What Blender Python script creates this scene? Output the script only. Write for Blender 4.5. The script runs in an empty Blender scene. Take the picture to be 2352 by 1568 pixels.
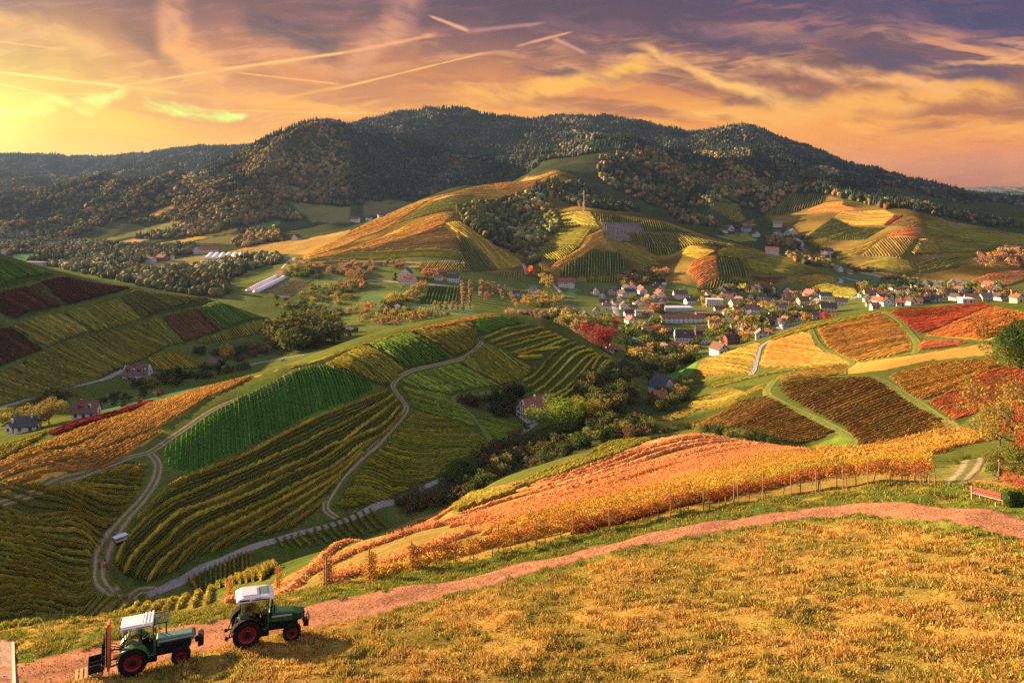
import bpy, bmesh, math, random
import numpy as np
from mathutils import Vector, Matrix
rng = np.random.default_rng(7)
random.seed(7)
R = math.radians
scene = bpy.context.scene
COL = scene.collection

# ------------------------------------------------------------------ camera
# All tracing is done in the picture's own 2352 x 1568 units and turned into world metres.
FX, CX, HZ = 1680.0, 1176.0, 425.0
cam_d = bpy.data.cameras.new('camera')
cam = bpy.data.objects.new('camera', cam_d)
COL.objects.link(cam)
cam.location = (0, 0, 0)
cam.rotation_euler = (R(90), 0, 0)
cam_d.sensor_width = 36.0
cam_d.lens = 36.0 * FX / 2352.0
cam_d.shift_y = -(784.0 - HZ) / 2352.0
cam_d.clip_start = 0.5
cam_d.clip_end = 60000
scene.camera = cam

# ------------------------------------------------------------------ light
SUN_AZ, SUN_EL = -63.0, 12.3          # degrees from the view direction (negative: left), above the horizon
EXPOSURE = 2.15
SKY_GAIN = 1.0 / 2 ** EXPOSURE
scene.view_settings.view_transform = 'Standard'
scene.view_settings.look = 'None'
scene.view_settings.exposure = EXPOSURE
scene.view_settings.gamma = 1.0
sun_d = bpy.data.lights.new('sun', 'SUN')
sun_d.energy = 5.0
sun_d.color = (1.0, 0.66, 0.36)
sun_d.angle = R(0.5)
sun = bpy.data.objects.new('sun', sun_d)
COL.objects.link(sun)
SDIR = Vector((math.sin(R(SUN_AZ)) * math.cos(R(SUN_EL)), math.cos(R(SUN_AZ)) * math.cos(R(SUN_EL)), math.sin(R(SUN_EL))))
sun.rotation_euler = SDIR.to_track_quat('Z', 'Y').to_euler()
sun.location = (-200, 100, 150)

def lin(c):
    """sRGB 0..255 -> linear"""
    return tuple(((v / 255) / 12.92 if v / 255 <= 0.04045 else ((v / 255 + 0.055) / 1.055) ** 2.4) for v in c)

# ------------------------------------------------------------------ sky (world)
world = bpy.data.worlds.new('World')
scene.world = world
world.use_nodes = True
class NT:
    def __init__(s, nt):
        s.nt = nt; nt.nodes.clear()
    def n(s, t, **k):
        nd = s.nt.nodes.new(t)
        for a, b in k.items(): setattr(nd, a, b)
        return nd
    def link(s, a, b): s.nt.links.new(a, b)
    def inp(s, sock, v):
        if isinstance(v, bpy.types.NodeSocket): s.link(v, sock)
        else: sock.default_value = v
    def math(s, op, a, b=0.0, c=None, clamp=False):
        nd = s.n('ShaderNodeMath', operation=op); nd.use_clamp = clamp
        s.inp(nd.inputs[0], a); s.inp(nd.inputs[1], b)
        if c is not None: s.inp(nd.inputs[2], c)
        return nd.outputs[0]
    def smooth(s, v, lo, hi):
        nd = s.n('ShaderNodeMapRange', interpolation_type='SMOOTHSTEP')
        s.inp(nd.inputs[0], v); s.inp(nd.inputs[1], lo); s.inp(nd.inputs[2], hi)
        return nd.outputs[0]
    def mix(s, f, a, b, t='MIX'):
        nd = s.n('ShaderNodeMix', data_type='RGBA', blend_type=t)
        s.inp(nd.inputs[0], f)
        for q, v in ((6, a), (7, b)):
            s.inp(nd.inputs[q], v if isinstance(v, bpy.types.NodeSocket) else (*v[:3], 1))
        return nd.outputs[2]
    def xyz(s, x, y, z=0.0):
        nd = s.n('ShaderNodeCombineXYZ')
        for i, v in enumerate((x, y, z)): s.inp(nd.inputs[i], v)
        return nd.outputs[0]
    def noise(s, vec, scale, detail=5, rough=0.55, dist=0.0):
        nd = s.n('ShaderNodeTexNoise')
        s.inp(nd.inputs['Vector'], vec); nd.inputs['Scale'].default_value = scale
        nd.inputs['Detail'].default_value = detail; nd.inputs['Roughness'].default_value = rough
        nd.inputs['Distortion'].default_value = dist
        return nd.outputs[0], nd.outputs[1]
    def ramp(s, f, stops, interp='LINEAR'):
        nd = s.n('ShaderNodeValToRGB'); nd.color_ramp.interpolation = interp
        els = nd.color_ramp.elements
        while len(els) < len(stops): els.new(0.5)
        for e, (p, c) in zip(els, stops):
            e.position = p; e.color = (*c[:3], 1)
        s.inp(nd.inputs[0], f)
        return nd.outputs[0]

def build_sky():
    w = NT(world.node_tree)
    tc = w.n('ShaderNodeTexCoord')
    sep = w.n('ShaderNodeSeparateXYZ'); w.link(tc.outputs['Generated'], sep.inputs[0])
    x, y, z = sep.outputs
    yy = w.math('MAXIMUM', y, 0.12)
    u = w.math('DIVIDE', x, yy)      # bearing, tangent units
    v = w.math('DIVIDE', z, yy)      # height, tangent units
    p = w.xyz(u, v, 0.0)
    # domain warp for soft cloud edges
    nf, nc = w.noise(p, 7.0, 4, 0.55)
    wsub = w.n('ShaderNodeVectorMath', operation='SUBTRACT'); w.link(nc, wsub.inputs[0]); wsub.inputs[1].default_value = (.5, .5, .5)
    wsc = w.n('ShaderNodeVectorMath', operation='SCALE'); w.link(wsub.outputs[0], wsc.inputs[0]); wsc.inputs['Scale'].default_value = 0.07
    wadd = w.n('ShaderNodeVectorMath', operation='ADD'); w.link(p, wadd.inputs[0]); w.link(wsc.outputs[0], wadd.inputs[1])
    sw = w.n('ShaderNodeSeparateXYZ'); w.link(wadd.outputs[0], sw.inputs[0])
    uw, vw = sw.outputs[0], sw.outputs[1]
    vt = w.math('MULTIPLY', vw, 1 / 0.30, clamp=True)
    L = w.ramp(vt, [(0.0, lin((235, 190, 70))), (0.17, lin((250, 208, 62))), (0.36, lin((255, 196, 84))), (0.55, lin((238, 168, 92))), (0.72, lin((190, 128, 92))), (0.9, lin((140, 92, 88))), (1.0, lin((118, 82, 92)))])
    C = w.ramp(vt, [(0.0, lin((240, 160, 60))), (0.25, lin((255, 192, 52))), (0.42, lin((236, 166, 88))), (0.6, lin((178, 126, 106))), (0.75, lin((134, 96, 108))), (1.0, lin((104, 78, 108)))])
    Rr = w.ramp(vt, [(0.0, lin((214, 142, 70))), (0.16, lin((240, 164, 66))), (0.34, lin((250, 190, 84))), (0.5, lin((172, 122, 112))), (0.68, lin((134, 104, 128))), (1.0, lin((98, 92, 142)))])
    a1 = w.smooth(uw, -0.62, 0.05)
    a2 = w.smooth(uw, 0.0, 0.62)
    base = w.mix(a2, w.mix(a1, L, C), Rr)
    # broken high cloud: stretched noise, stronger to the right
    def soft(a, b): return w.math('MULTIPLY_ADD', w.math('SUBTRACT', a, b), 0.38, b)
    uc, vc = soft(uw, u), soft(vw, v)
    st = w.xyz(w.math('MULTIPLY', uc, 2.2), w.math('MULTIPLY', w.math('ADD', vc, w.math('MULTIPLY', uc, 0.10)), 13.0), 3.3)
    n1, _ = w.noise(st, 1.0, 7, 0.58, 0.6)
    st2 = w.xyz(w.math('ADD', w.math('MULTIPLY', uc, 5.0), w.math('MULTIPLY', vc, 6.0)), w.math('MULTIPLY', vc, 30.0), 8.1)
    n2, _ = w.noise(st2, 1.0, 6, 0.6, 0.9)
    dark = w.smooth(n1, 0.46, 0.58)
    lightm = w.smooth(n2, 0.48, 0.61)
    rightw = w.smooth(u, -0.15, 0.25)
    band = w.math('MULTIPLY', w.smooth(v, 0.03, 0.10), w.math('SUBTRACT', 1.0, w.smooth(v, 0.19, 0.25)))
    hi = w.ramp(vt, [(0.0, lin((250, 178, 84))), (0.3, lin((255, 204, 104))), (0.55, lin((250, 196, 136))), (0.75, lin((205, 150, 140))), (1.0, lin((165, 125, 140)))])
    base = w.mix(w.math('MULTIPLY', w.math('MULTIPLY', lightm, w.math('MULTIPLY_ADD', rightw, 0.7, 0.3)), w.math('MULTIPLY_ADD', band, 0.85, 0.15)), base, hi)
    base = w.mix(w.math('MULTIPLY', w.math('MULTIPLY', dark, w.math('MULTIPLY_ADD', rightw, 0.65, 0.35)), w.math('MULTIPLY_ADD', band, 0.75, 0.25)), base,
                 w.ramp(vt, [(0.0, lin((205, 140, 80))), (0.35, lin((196, 134, 92))), (0.6, lin((140, 102, 108))), (1.0, lin((82, 70, 108)))]))
    n3, _ = w.noise(w.xyz(w.math('ADD', w.math('MULTIPLY', uc, 7.0), w.math('MULTIPLY', vc, 9.0)), w.math('MULTIPLY', w.math('ADD', vc, w.math('MULTIPLY', uc, -.12)), 62.0), 5.5), 1.0, 7, 0.66, 0.5)
    n4, _ = w.noise(w.xyz(w.math('MULTIPLY', uc, 3.0), w.math('MULTIPLY', vc, 12.0), 2.2), 1.0, 3, 0.5)
    feath = w.math('MULTIPLY', w.smooth(n3, 0.47, 0.62), w.smooth(n4, 0.42, 0.6))
    base = w.mix(w.math('MULTIPLY', w.math('MULTIPLY', feath, w.smooth(v, 0.03, 0.09)), 0.62), base, hi)
    nfine, _ = w.noise(w.xyz(w.math('MULTIPLY', uc, 16.0), w.math('MULTIPLY', w.math('ADD', vc, w.math('MULTIPLY', uc, .25)), 42.0), 1.7), 1.0, 6, 0.62)
    def P2(pt): return ((pt[0] - CX) / FX, (HZ - pt[1]) / FX)
    def stroke(a, b, wa, wb, col, amt, soft=True, fade=0.15):
        """a soft streak of cloud between two bearings; widths in the same units"""
        nonlocal base
        (ax, ay), (bx, by) = P2(a), P2(b)
        dx, dy = bx - ax, by - ay; l2 = dx * dx + dy * dy; l = math.sqrt(l2)
        U, V = (uw, vw) if soft else (u, v)
        px = w.math('SUBTRACT', U, ax); py = w.math('SUBTRACT', V, ay)
        t = w.math('ADD', w.math('MULTIPLY', px, dx / l2), w.math('MULTIPLY', py, dy / l2))
        d = w.math('ABSOLUTE', w.math('SUBTRACT', w.math('MULTIPLY', px, -dy / l), w.math('MULTIPLY', py, -dx / l)))
        wd = w.math('MULTIPLY_ADD', t, (wb - wa) / FX, wa / FX)
        if not soft: wd = w.math('MULTIPLY', wd, w.math('MULTIPLY_ADD', nfine, 1.5, 0.05))
        prof = w.math('SUBTRACT', 1.0, w.smooth(w.math('DIVIDE', d, w.math('MAXIMUM', wd, 0.0003)), 0.15 if soft else 0.05, 1.0))
        ends = w.math('MULTIPLY', w.smooth(t, -0.02, fade), w.math('SUBTRACT', 1.0, w.smooth(t, 1 - fade, 1.02)))
        m = w.math('MULTIPLY', prof, ends)
        m = w.math('MULTIPLY', m, w.smooth(nfine, -.15, .6)) if not soft else m
        if soft: m = w.math('MULTIPLY', m, w.smooth(nfine, 0.22, 0.62))
        m = w.math('MULTIPLY', m, amt)
        fr = w.smooth(y, 0.1, 0.3)
        base = w.mix(w.math('MULTIPLY', m, fr), base, lin(col))
    for a, b, wa, wb, col, amt in [((560, 40), (800, 120), 60, 50, (112, 78, 96), .8), ((250, 40), (440, 130), 45, 50, (150, 98, 84), .7), ((1180, 165), (1460, 188), 26, 20, (140, 100, 104), .85), ((1480, 60), (1850, 120), 34, 40, (112, 92, 124), .8),
        ((1640, 232), (1930, 222), 16, 24, (164, 116, 96), .85), ((1900, 130), (2380, 190), 46, 40, (118, 96, 128), .75), ((1290, 100), (1480, 120), 22, 30, (124, 92, 112), .7), ((700, 225), (1060, 215), 14, 14, (206, 142, 96), .6), ((1360, 262), (1700, 272), 10, 12, (206, 140, 80), .7), ((1960, 250), (2380, 285), 14, 16, (206, 138, 84), .6), ((2000, 20), (2400, 60), 70, 60, (96, 88, 132), .7)]:
        stroke(a, b, wa, wb, col, amt)
    # broad clouds
    stroke((-120, -10), (250, 125), 45, 30, (245, 190, 125), .75)
    stroke((390, -40), (415, 110), 70, 55, (232, 176, 128), .98)
    stroke((400, 60), (520, 240), 70, 45, (248, 190, 112), .98)
    stroke((945, -40), (895, 90), 60, 55, (212, 160, 142), .98)
    stroke((915, 60), (785, 175), 60, 28, (232, 176, 132), .98)
    stroke((1330, 190), (1040, 236), 22, 40, (255, 205, 100), .7)
    stroke((1500, 155), (1180, 232), 34, 26, (255, 206, 96), .98)
    stroke((1420, 105), (1900, 265), 16, 26, (255, 208, 128), .98)
    stroke((1640, 265), (2380, 215), 36, 44, (252, 196, 104), .98)
    stroke((1700, 150), (1960, 190), 24, 22, (250, 200, 145), .98)
    stroke((1920, 165), (2230, 220), 26, 30, (250, 198, 130), .98)
    stroke((1600, 60), (1900, 100), 30, 24, (190, 145, 145), .5)
    stroke((1480, 75), (1230, 40), 26, 18, (165, 122, 135), .5)
    stroke((880, 215), (1500, 200), 14, 14, (255, 198, 98), .5)
    stroke((600, 235), (1200, 262), 12, 10, (255, 205, 90), .5)
    stroke((1180, 305), (2000, 290), 18, 26, (255, 184, 78), .45)
    # sun glow and blown-out cloud edges at the left
    gx, gy = P2((-40, 268))
    gd = w.math('SQRT', w.math('ADD', w.math('POWER', w.math('MULTIPLY', w.math('SUBTRACT', uw, gx), 0.55), 2.0), w.math('POWER', w.math('SUBTRACT', vw, gy), 2.0)))
    base = w.mix(w.math('MULTIPLY', w.math('SUBTRACT', 1.0, w.smooth(gd, 0.0, 0.20)), 0.6), base, lin((246, 238, 92)))
    base = w.mix(w.math('MULTIPLY', w.math('SUBTRACT', 1.0, w.smooth(gd, 0.0, 0.07)), 0.8), base, lin((232, 255, 140)))
    GR = (236, 250, 150)
    stroke((330, 232), (560, 256), 30, 8, GR, 1.0, True, .1)
    stroke((250, 205), (190, 262), 34, 26, GR, .85)
    stroke((60, 240), (310, 205), 14, 26, GR, .7)
    stroke((140, 250), (-40, 262), 10, 22, GR, .8)
    # condensation trails
    for a, b, wa, wb, col, amt in [
        ((-30, 163), (310, 202), 5, 5, (255, 236, 150), .95), ((300, 200), (410, 216), 4, 6, (255, 225, 130), .5),
        ((-20, 188), (150, 228), 4, 4, (255, 240, 150), .8), ((-20, 94), (165, 116), 3, 4, (252, 200, 130), .8),
        ((160, 216), (500, 162), 3, 5, (255, 214, 120), .7), ((480, 164), (830, 116), 6, 6, (255, 208, 122), 1),
        ((790, 122), (1010, 78), 7, 10, (246, 190, 140), .9), ((525, 165), (800, 196), 3, 4, (255, 200, 118), .85),
        ((740, 212), (1130, 118), 5, 3, (255, 206, 122), .9), ((560, 245), (800, 195), 8, 6, (255, 205, 100), .5),
        ((980, 34), (1085, 75), 5, 7, (240, 190, 150), .95), ((1065, 74), (1260, 52), 10, 5, (205, 158, 150), .8),
        ((1180, 108), (1320, 72), 6, 4, (236, 184, 145), .95), ((1265, 85), (1350, 125), 7, 7, (222, 172, 148), .9),
        ((1280, 140), (1420, 190), 8, 9, (225, 172, 135), .7), ((-20, 214), (240, 217), 3, 3, (255, 235, 140), .6),
        ((330, 250), (900, 262), 3, 3, (255, 216, 110), .5), ((1030, 190), (1190, 196), 4, 3, (245, 185, 110), .6)]:
        stroke(a, b, wa * 1.2, wb * 1.2, col, min(1, amt * 1.1), False, .16)
    # physical sky adds the overall daylight tint; unseen upper and rear sky is brightened to fill the shade
    nish = w.n('ShaderNodeTexSky', sky_type='NISHITA'); nish.sun_disc = False
    nish.sun_elevation = R(SUN_EL); nish.sun_rotation = R(SUN_AZ); nish.dust_density = 3.0
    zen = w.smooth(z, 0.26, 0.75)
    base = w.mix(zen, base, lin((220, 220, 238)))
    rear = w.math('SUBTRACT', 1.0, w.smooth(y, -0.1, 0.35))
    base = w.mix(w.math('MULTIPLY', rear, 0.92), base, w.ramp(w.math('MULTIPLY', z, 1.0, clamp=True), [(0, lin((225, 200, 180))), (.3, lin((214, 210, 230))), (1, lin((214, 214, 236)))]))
    base = w.mix(w.math('SUBTRACT', 1.0, w.smooth(z, -0.12, -0.01)), base, lin((70, 62, 60)))
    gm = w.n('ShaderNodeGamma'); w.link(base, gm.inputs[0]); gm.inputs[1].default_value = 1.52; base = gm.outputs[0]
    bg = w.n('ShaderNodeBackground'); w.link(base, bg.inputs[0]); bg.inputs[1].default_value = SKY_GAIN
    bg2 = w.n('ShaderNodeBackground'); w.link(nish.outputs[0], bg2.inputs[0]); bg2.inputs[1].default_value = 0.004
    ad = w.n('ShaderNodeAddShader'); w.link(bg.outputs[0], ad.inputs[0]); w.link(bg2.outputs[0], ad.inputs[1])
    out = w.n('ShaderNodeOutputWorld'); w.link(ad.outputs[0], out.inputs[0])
build_sky()
world.cycles.sampling_method = "NONE"      # the sky has no small bright spots; saves time
scene.cycles.max_bounces = 4
scene.cycles.diffuse_bounces = 2
scene.cycles.use_denoising = False

# ------------------------------------------------------------------ terrain as a height field
# Known points of the land: bearing, picture height and distance in metres.
CP = """
0 1568 31|600 1568 30|1176 1568 29|1800 1568 26|2352 1568 23|1176 1979 20|0 2088 20|2352 1719 20|-500 1640 32|2850 1500 20
-500 2150 20|2850 1640 19
0 1530 36|250 1530 34.5|450 1484 36|700 1430 39|1000 1360 44|1300 1285 48|1600 1215 51|1900 1178 51|2100 1172 47|2352 1215 39|2700 1330 30
-300 1520 40|0 1462 42|0 1492 64|0 1456 114|-300 1550 64|-300 1505 112|150 1436 43|150 1464 64|150 1430 108|300 1419 44|300 1446 65|300 1414 102|520 1394 46|520 1424 60|480 1390 88|800 1335 50|1100 1290 52|1400 1220 55|1700 1160 57|2000 1115 56|2140 1110 53|2352 1100 50|2700 1150 46
300 1390 150|520 1355 125|640 1300 95|900 1225 105|1150 1165 115|1150 1100 180|1400 1110 110|1400 1050 165|1400 1020 210|1400 930 360
1600 1080 110|1600 1000 165|1600 1012 230|1600 975 300|1600 955 330|1850 1065 110|1850 1035 150|1850 1032 190|1850 1020 225
2100 1060 85|2100 1025 150|2100 1010 200|2300 1040 85|2300 1000 140|2700 1000 90|2700 900 160
-300 1470 140|-300 1180 160
1500 965 320|1700 1005 235|1960 1018 215|1760 880 300|2000 870 270|2200 990 190|2352 900 220|2700 760 260|2700 660 420
1590 880 400|1790 850 370|1940 850 340|2100 810 330|2352 800 290
1590 835 450|1740 780 440|1850 745 440|2050 706 440|2200 697 440|2352 690 440|1900 800 390|2150 740 400
1740 802 520|2050 748 560|2352 730 560|1590 830 520|1740 770 620|2050 690 750|2352 680 750|2700 690 750
1480 850 520|1500 800 600|1500 740 720|1500 700 850|1700 760 660|1700 700 850|1900 700 800|1900 672 950|2100 665 950|2352 665 900|1480 900 430|1540 870 480
1200 645 980|1400 655 1000|1600 668 980|1800 668 1000|1960 655 1050|2100 645 1080|2352 640 1050|2700 640 1050
900 700 800|1100 700 800|700 680 900|1100 765 560|1100 722 740|900 760 620|790 762 620|1300 720 740|1400 800 560
0 1140 178|150 1095 200|330 1047 230|500 945 270|660 850 310|800 800 360|940 757 405|1130 727 440|1260 748 440|1340 790 430|1420 850 415
-300 1180 175
0 1020 250|160 962 285|330 925 315|500 880 345|640 855 360|-300 1060 240
0 990 290|0 945 340|200 950 330|200 905 380|330 900 370|330 862 430|500 850 440|640 825 470|640 800 510|760 790 540|700 755 610|-300 980 330
359 1360 185|270 1365 180|420 1335 190|640 1232 214|760 1190 228|900 1147 250|1000 1105 265|1150 1030 295|1222 972 330
700 980 275|560 1060 245|420 1250 197|850 1060 258|930 940 310|1100 780 405|1050 900 340|1200 860 390|1230 920 350|1300 850 400
0 1250 165|0 1350 155|0 1440 150|180 1250 176|180 1380 165|250 1300 176
-300 500 480|0 597 500|150 635 530|300 662 560|480 690 590|640 742 590|0 750 430|300 760 490|500 750 540|0 935 355|150 898 385|270 872 410|480 830 460|-300 750 420|-300 930 350
0 640 650|300 695 720|480 715 720|640 750 700|-300 560 620|0 590 1300|300 655 950|480 680 900|640 700 850|-300 590 1300
0 560 1700|100 600 1250|300 600 1250|500 600 1250|600 655 950|650 620 1100|60 540 1900|200 560 1700|330 590 1350|-300 560 1700
230 555 1600|400 480 2000|420 530 1750|560 520 1750|700 540 1500|600 560 1450
0 470 2500|100 450 2700|270 415 2700|370 442 2600|270 445 3200|100 452 3300|0 404 4000|300 399 4000|150 415 4600|450 415 3400|0 364 5500|150 369 5500|220 374 5500|300 366 5500|370 354 5500|480 345 5500|570 346 5500|700 350 5600
-300 370 5500|-300 420 3800|-300 470 2600
0 405 8000|600 405 8000|0 440 11000|600 440 11000|-400 420 9000
735 292 2500|581 349 2450|649 327 2480|444 409 2250|376 432 2150|560 450 2000|480 490 1850|700 450 2100|640 380 2250|825 297 2800|800 480 1900
735 330 3100|581 370 3100|444 425 2900
900 282 3400|992 262 3600|1065 264 3600|1175 289 3600|1246 283 3600|1376 280 3500|1476 300 3400|1576 320 3300|1676 308 3100|1751 318 3000|1826 346 2900|1901 378 2800|2026 408 2700|2147 438 2600|2232 463 2500|2352 468 2500|2700 490 2500
992 330 5000|1300 340 5000|1700 360 4500|2026 440 3800|2352 485 3600|2700 490 3600|1200 420 9000|1800 432 9000|2352 437 9500|2200 440 9500|2700 437 9500|2280 433 9000|1200 440 12000|2352 450 12000
900 400 2500|1000 430 2300|850 440 2200|700 470 2000|1000 350 2950|1150 370 2700|1200 330 3000|1100 420 2300
1400 328 2300|1290 390 1950|1500 347 2200|1700 370 2200|1550 400 1900|1650 450 1650|1800 420 2000|1850 440 1800|1900 405 2300|2100 460 1900|2250 482 1900|1480 360 2600|1700 360 2600
1290 398 1800|1170 418 1700|1050 437 1680|950 465 1560|860 505 1420|780 560 1230|690 600 1080|1050 457 1930|950 484 1830|860 522 1700|1170 434 1950
1050 490 1350|1180 580 1100|1100 560 1120|1040 560 1100|850 600 1050|1200 600 1060|1341 487 1400|1380 540 1200|1290 610 1050|1250 480 1450|1200 500 1350
1460 490 1450|1600 545 1280|1700 570 1200|1780 600 1130|1900 632 1060|1640 600 1080|1550 590 1100|1600 630 1020|1800 635 1020
1700 545 1500|1800 560 1450|1880 592 1250|1950 627 1130|1680 520 1650|1600 490 1650|1500 440 1800|1680 490 1700
1850 455 1750|1760 490 1650|1900 485 1550|2080 492 1450|2120 505 1400|2000 560 1250|2060 600 1150|2200 540 1350|2352 560 1300|2200 600 1150|2352 610 1130|1930 600 1180|1850 560 1380|2700 580 1300
"""
cp = np.array([[float(a) for a in t.split()] for line in CP.strip().splitlines() for t in line.split('|') if t.strip()])
def feat(px, Y): return np.stack([px / 100.0, 10.0 * np.log(Y)], -1)
def tps_k(d2): return 0.5 * d2 * np.log(d2 + 1e-9)
F0 = feat(cp[:, 0], cp[:, 2])
_d2 = ((F0[:, None] - F0[None]) ** 2).sum(-1)
_n = len(F0)
A = np.zeros((_n + 3, _n + 3)); A[:_n, :_n] = tps_k(_d2) + np.eye(_n) * 0.02
A[:_n, _n:] = np.c_[np.ones(_n), F0]; A[_n:, :_n] = A[:_n, _n:].T
# interpolate how far the land lies below a reference level curve (keeps picture heights exact)
ref = HZ + FX * 22.0 / cp[:, 2] * 0 
WTS = np.linalg.solve(A, np.r_[np.log(np.maximum(cp[:, 1], 150) - 150.0), 0, 0, 0])
NPX, NY = 640, 860
GPX = np.linspace(-800, 3150, NPX)
GLY = np.linspace(math.log(19.0), math.log(12000.0), NY)
def tps_eval(px, lY):
    f = np.stack([px / 100.0, 10.0 * lY], -1)
    out = np.empty(len(f))
    for i in range(0, len(f), 40000):
        q = f[i:i + 40000]
        d2 = (q * q).sum(1)[:, None] + (F0 * F0).sum(1)[None] - 2 * q @ F0.T
        out[i:i + 40000] = tps_k(np.maximum(d2, 0)) @ WTS[:_n] + WTS[_n] + q @ WTS[_n + 1:]
    return out
_cpx, _cly = np.linspace(-800, 3150, 200), np.linspace(GLY[0], GLY[-1], 330)
_pp, _ll = np.meshgrid(_cpx, _cly, indexing='ij')
_co = (np.exp(np.clip(tps_eval(_pp.ravel(), _ll.ravel()), 2.0, 8.0)) + 150.0).reshape(_pp.shape)
def bil(G, gx0, gx1, gy0, gy1, x, y):
    fx = np.clip((x - gx0) / (gx1 - gx0) * (G.shape[0] - 1), 0, G.shape[0] - 1.001)
    fy = np.clip((y - gy0) / (gy1 - gy0) * (G.shape[1] - 1), 0, G.shape[1] - 1.001)
    i, j = fx.astype(int), fy.astype(int); a, b = fx - i, fy - j
    return G[i, j] * (1 - a) * (1 - b) + G[i + 1, j] * a * (1 - b) + G[i, j + 1] * (1 - a) * b + G[i + 1, j + 1] * a * b
PX, LY = np.meshgrid(GPX, GLY, indexing='ij')
YY = np.exp(LY)
XX = (PX - CX) / FX * YY
PY = bil(_co, -800, 3150, GLY[0], GLY[-1], PX, LY)
_wr = np.random.default_rng(11)
def waves(X, Y, wl, n=9, seed=0):
    r = np.random.default_rng(seed); s = 0
    for _ in range(n):
        a = r.uniform(0, 2 * math.pi); k = 2 * math.pi / (wl * r.uniform(0.6, 1.6)); s = s + np.sin(k * (X * math.cos(a) + Y * math.sin(a)) + r.uniform(0, 6.28))
    return s / math.sqrt(n)
def sstep(x, a, b):
    t = np.clip((x - a) / (b - a), 0, 1); return t * t * (3 - 2 * t)
ZZ = -(PY - HZ) / FX * YY
mt = sstep(YY, 1500, 2300)
gul = np.abs(waves(XX, YY, 420, 9, 3))
ZZ += mt * (-32 * gul + 24 + 4 * waves(XX, YY, 130, 9, 4))
ZZ += 0.10 * waves(XX, YY, 5, 9, 5) * (1 - sstep(YY, 60, 120)) + 0.12 * waves(XX, YY, 34, 9, 6) * sstep(YY, 60, 150)
def ridge(pts, amp, sig):
    global ZZ
    P = [((p - CX) / FX * y, y) for p, y in pts]; d = np.full(XX.shape, 1e9)
    for (ax, ay), (bx, by) in zip(P[:-1], P[1:]):
        tt = np.clip(((XX - ax) * (bx - ax) + (YY - ay) * (by - ay)) / ((bx - ax) ** 2 + (by - ay) ** 2), 0, 1)
        d = np.minimum(d, np.hypot(XX - ax - tt * (bx - ax), YY - ay - tt * (by - ay)))
    ZZ = ZZ + amp * np.exp(-(d / sig) ** 2)
for pts, amp, sig in [([(1050, 1600), (1040, 1350), (1045, 1130)], 9, 55), ([(1341, 1400), (1385, 1230), (1300, 1060)], 9, 48), ([(1460, 1450), (1640, 1110), (1645, 1030)], 9, 45), ([(1180, 1400), (1200, 1060)], -9, 60), ([(1540, 1250), (1500, 1040)], -8, 50),
                      ([(2080, 1450), (2120, 1380), (2060, 1130)], 10, 55), ([(1980, 1450), (1960, 1200)], -8, 60), ([(860, 1300), (1000, 1150)], -6, 50), ([(1760, 1350), (1850, 1130)], 5, 40),
                      ([(735, 2500), (640, 2250), (560, 1900)], 22, 120), ([(900, 3300), (820, 2600)], -20, 130), ([(1400, 2300), (1250, 2100)], 14, 110), ([(1560, 2600), (1620, 2000)], -16, 110), ([(1700, 3000), (1720, 2250)], 18, 120), ([(1150, 3500), (1080, 2600)], -18, 140), ([(1900, 2700), (1850, 2000)], -14, 110)]: ridge(pts, amp, sig)
PY = HZ - FX * ZZ / YY
def ground_z(X, Y):
    X, Y = np.asarray(X, float), np.maximum(np.asarray(Y, float), 19.001)
    return bil(ZZ, GPX[0], GPX[-1], GLY[0], GLY[-1], X / Y * FX + CX, np.log(Y))
def gz(x, y): return float(ground_z(np.array([x]), np.array([y]))[0])
def unproj(px, py, y0=19.0, y1=12000.0):
    """the visible ground point at a picture position (optionally between two distances)"""
    ly = np.linspace(math.log(max(y0, 19.01)), math.log(y1), 3000)
    Y = np.exp(ly); X = (px - CX) / FX * Y
    p = HZ - FX * ground_z(X, Y) / Y
    k = np.nonzero((p[:-1] > py) & (p[1:] <= py))[0]
    if len(k):
        i = k[0]; t = (p[i] - py) / max(p[i] - p[i + 1], 1e-9); yv = Y[i] + (Y[i + 1] - Y[i]) * t
    else: yv = Y[np.argmin(np.abs(p - py))]
    return (px - CX) / FX * yv, yv
def W(px, py, y0=19.0, y1=12000.0):
    x, y = unproj(px, py, y0, y1); return Vector((x, y, gz(x, y)))
CROPS = {'A': (0, 2000, 1400 / 2352), 'B': (0, 1400, 1400 / 2352), 'C': (1200, 1200, 1400 / 2352), 'D': (2600, 1200, 1496 / 2352),
         'E': (0, 900, 1400 / 2352), 'F': (1400, 600, 1400 / 2352), 'G': (2700, 600, 1396 / 2352), 'V': (1900, 1000, 800 / 2352),
         'U': (2500, 1050, 800 / 2352), 'T': (3200, 900, 896 / 2352), 'N': (1100, 1000, 800 / 2352), 'M': (0, 500, 1400 / 2352),
         'R': (3500, 1500, 596 / 1335), 'P': (0, 0, 1 / 0.574219)}
def cv(c, pts):
    ox, oy, s = CROPS[c]; k = 0.574219
    return [((ox + x * s) * k, (oy + y * s) * k) for x, y in pts]

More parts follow.
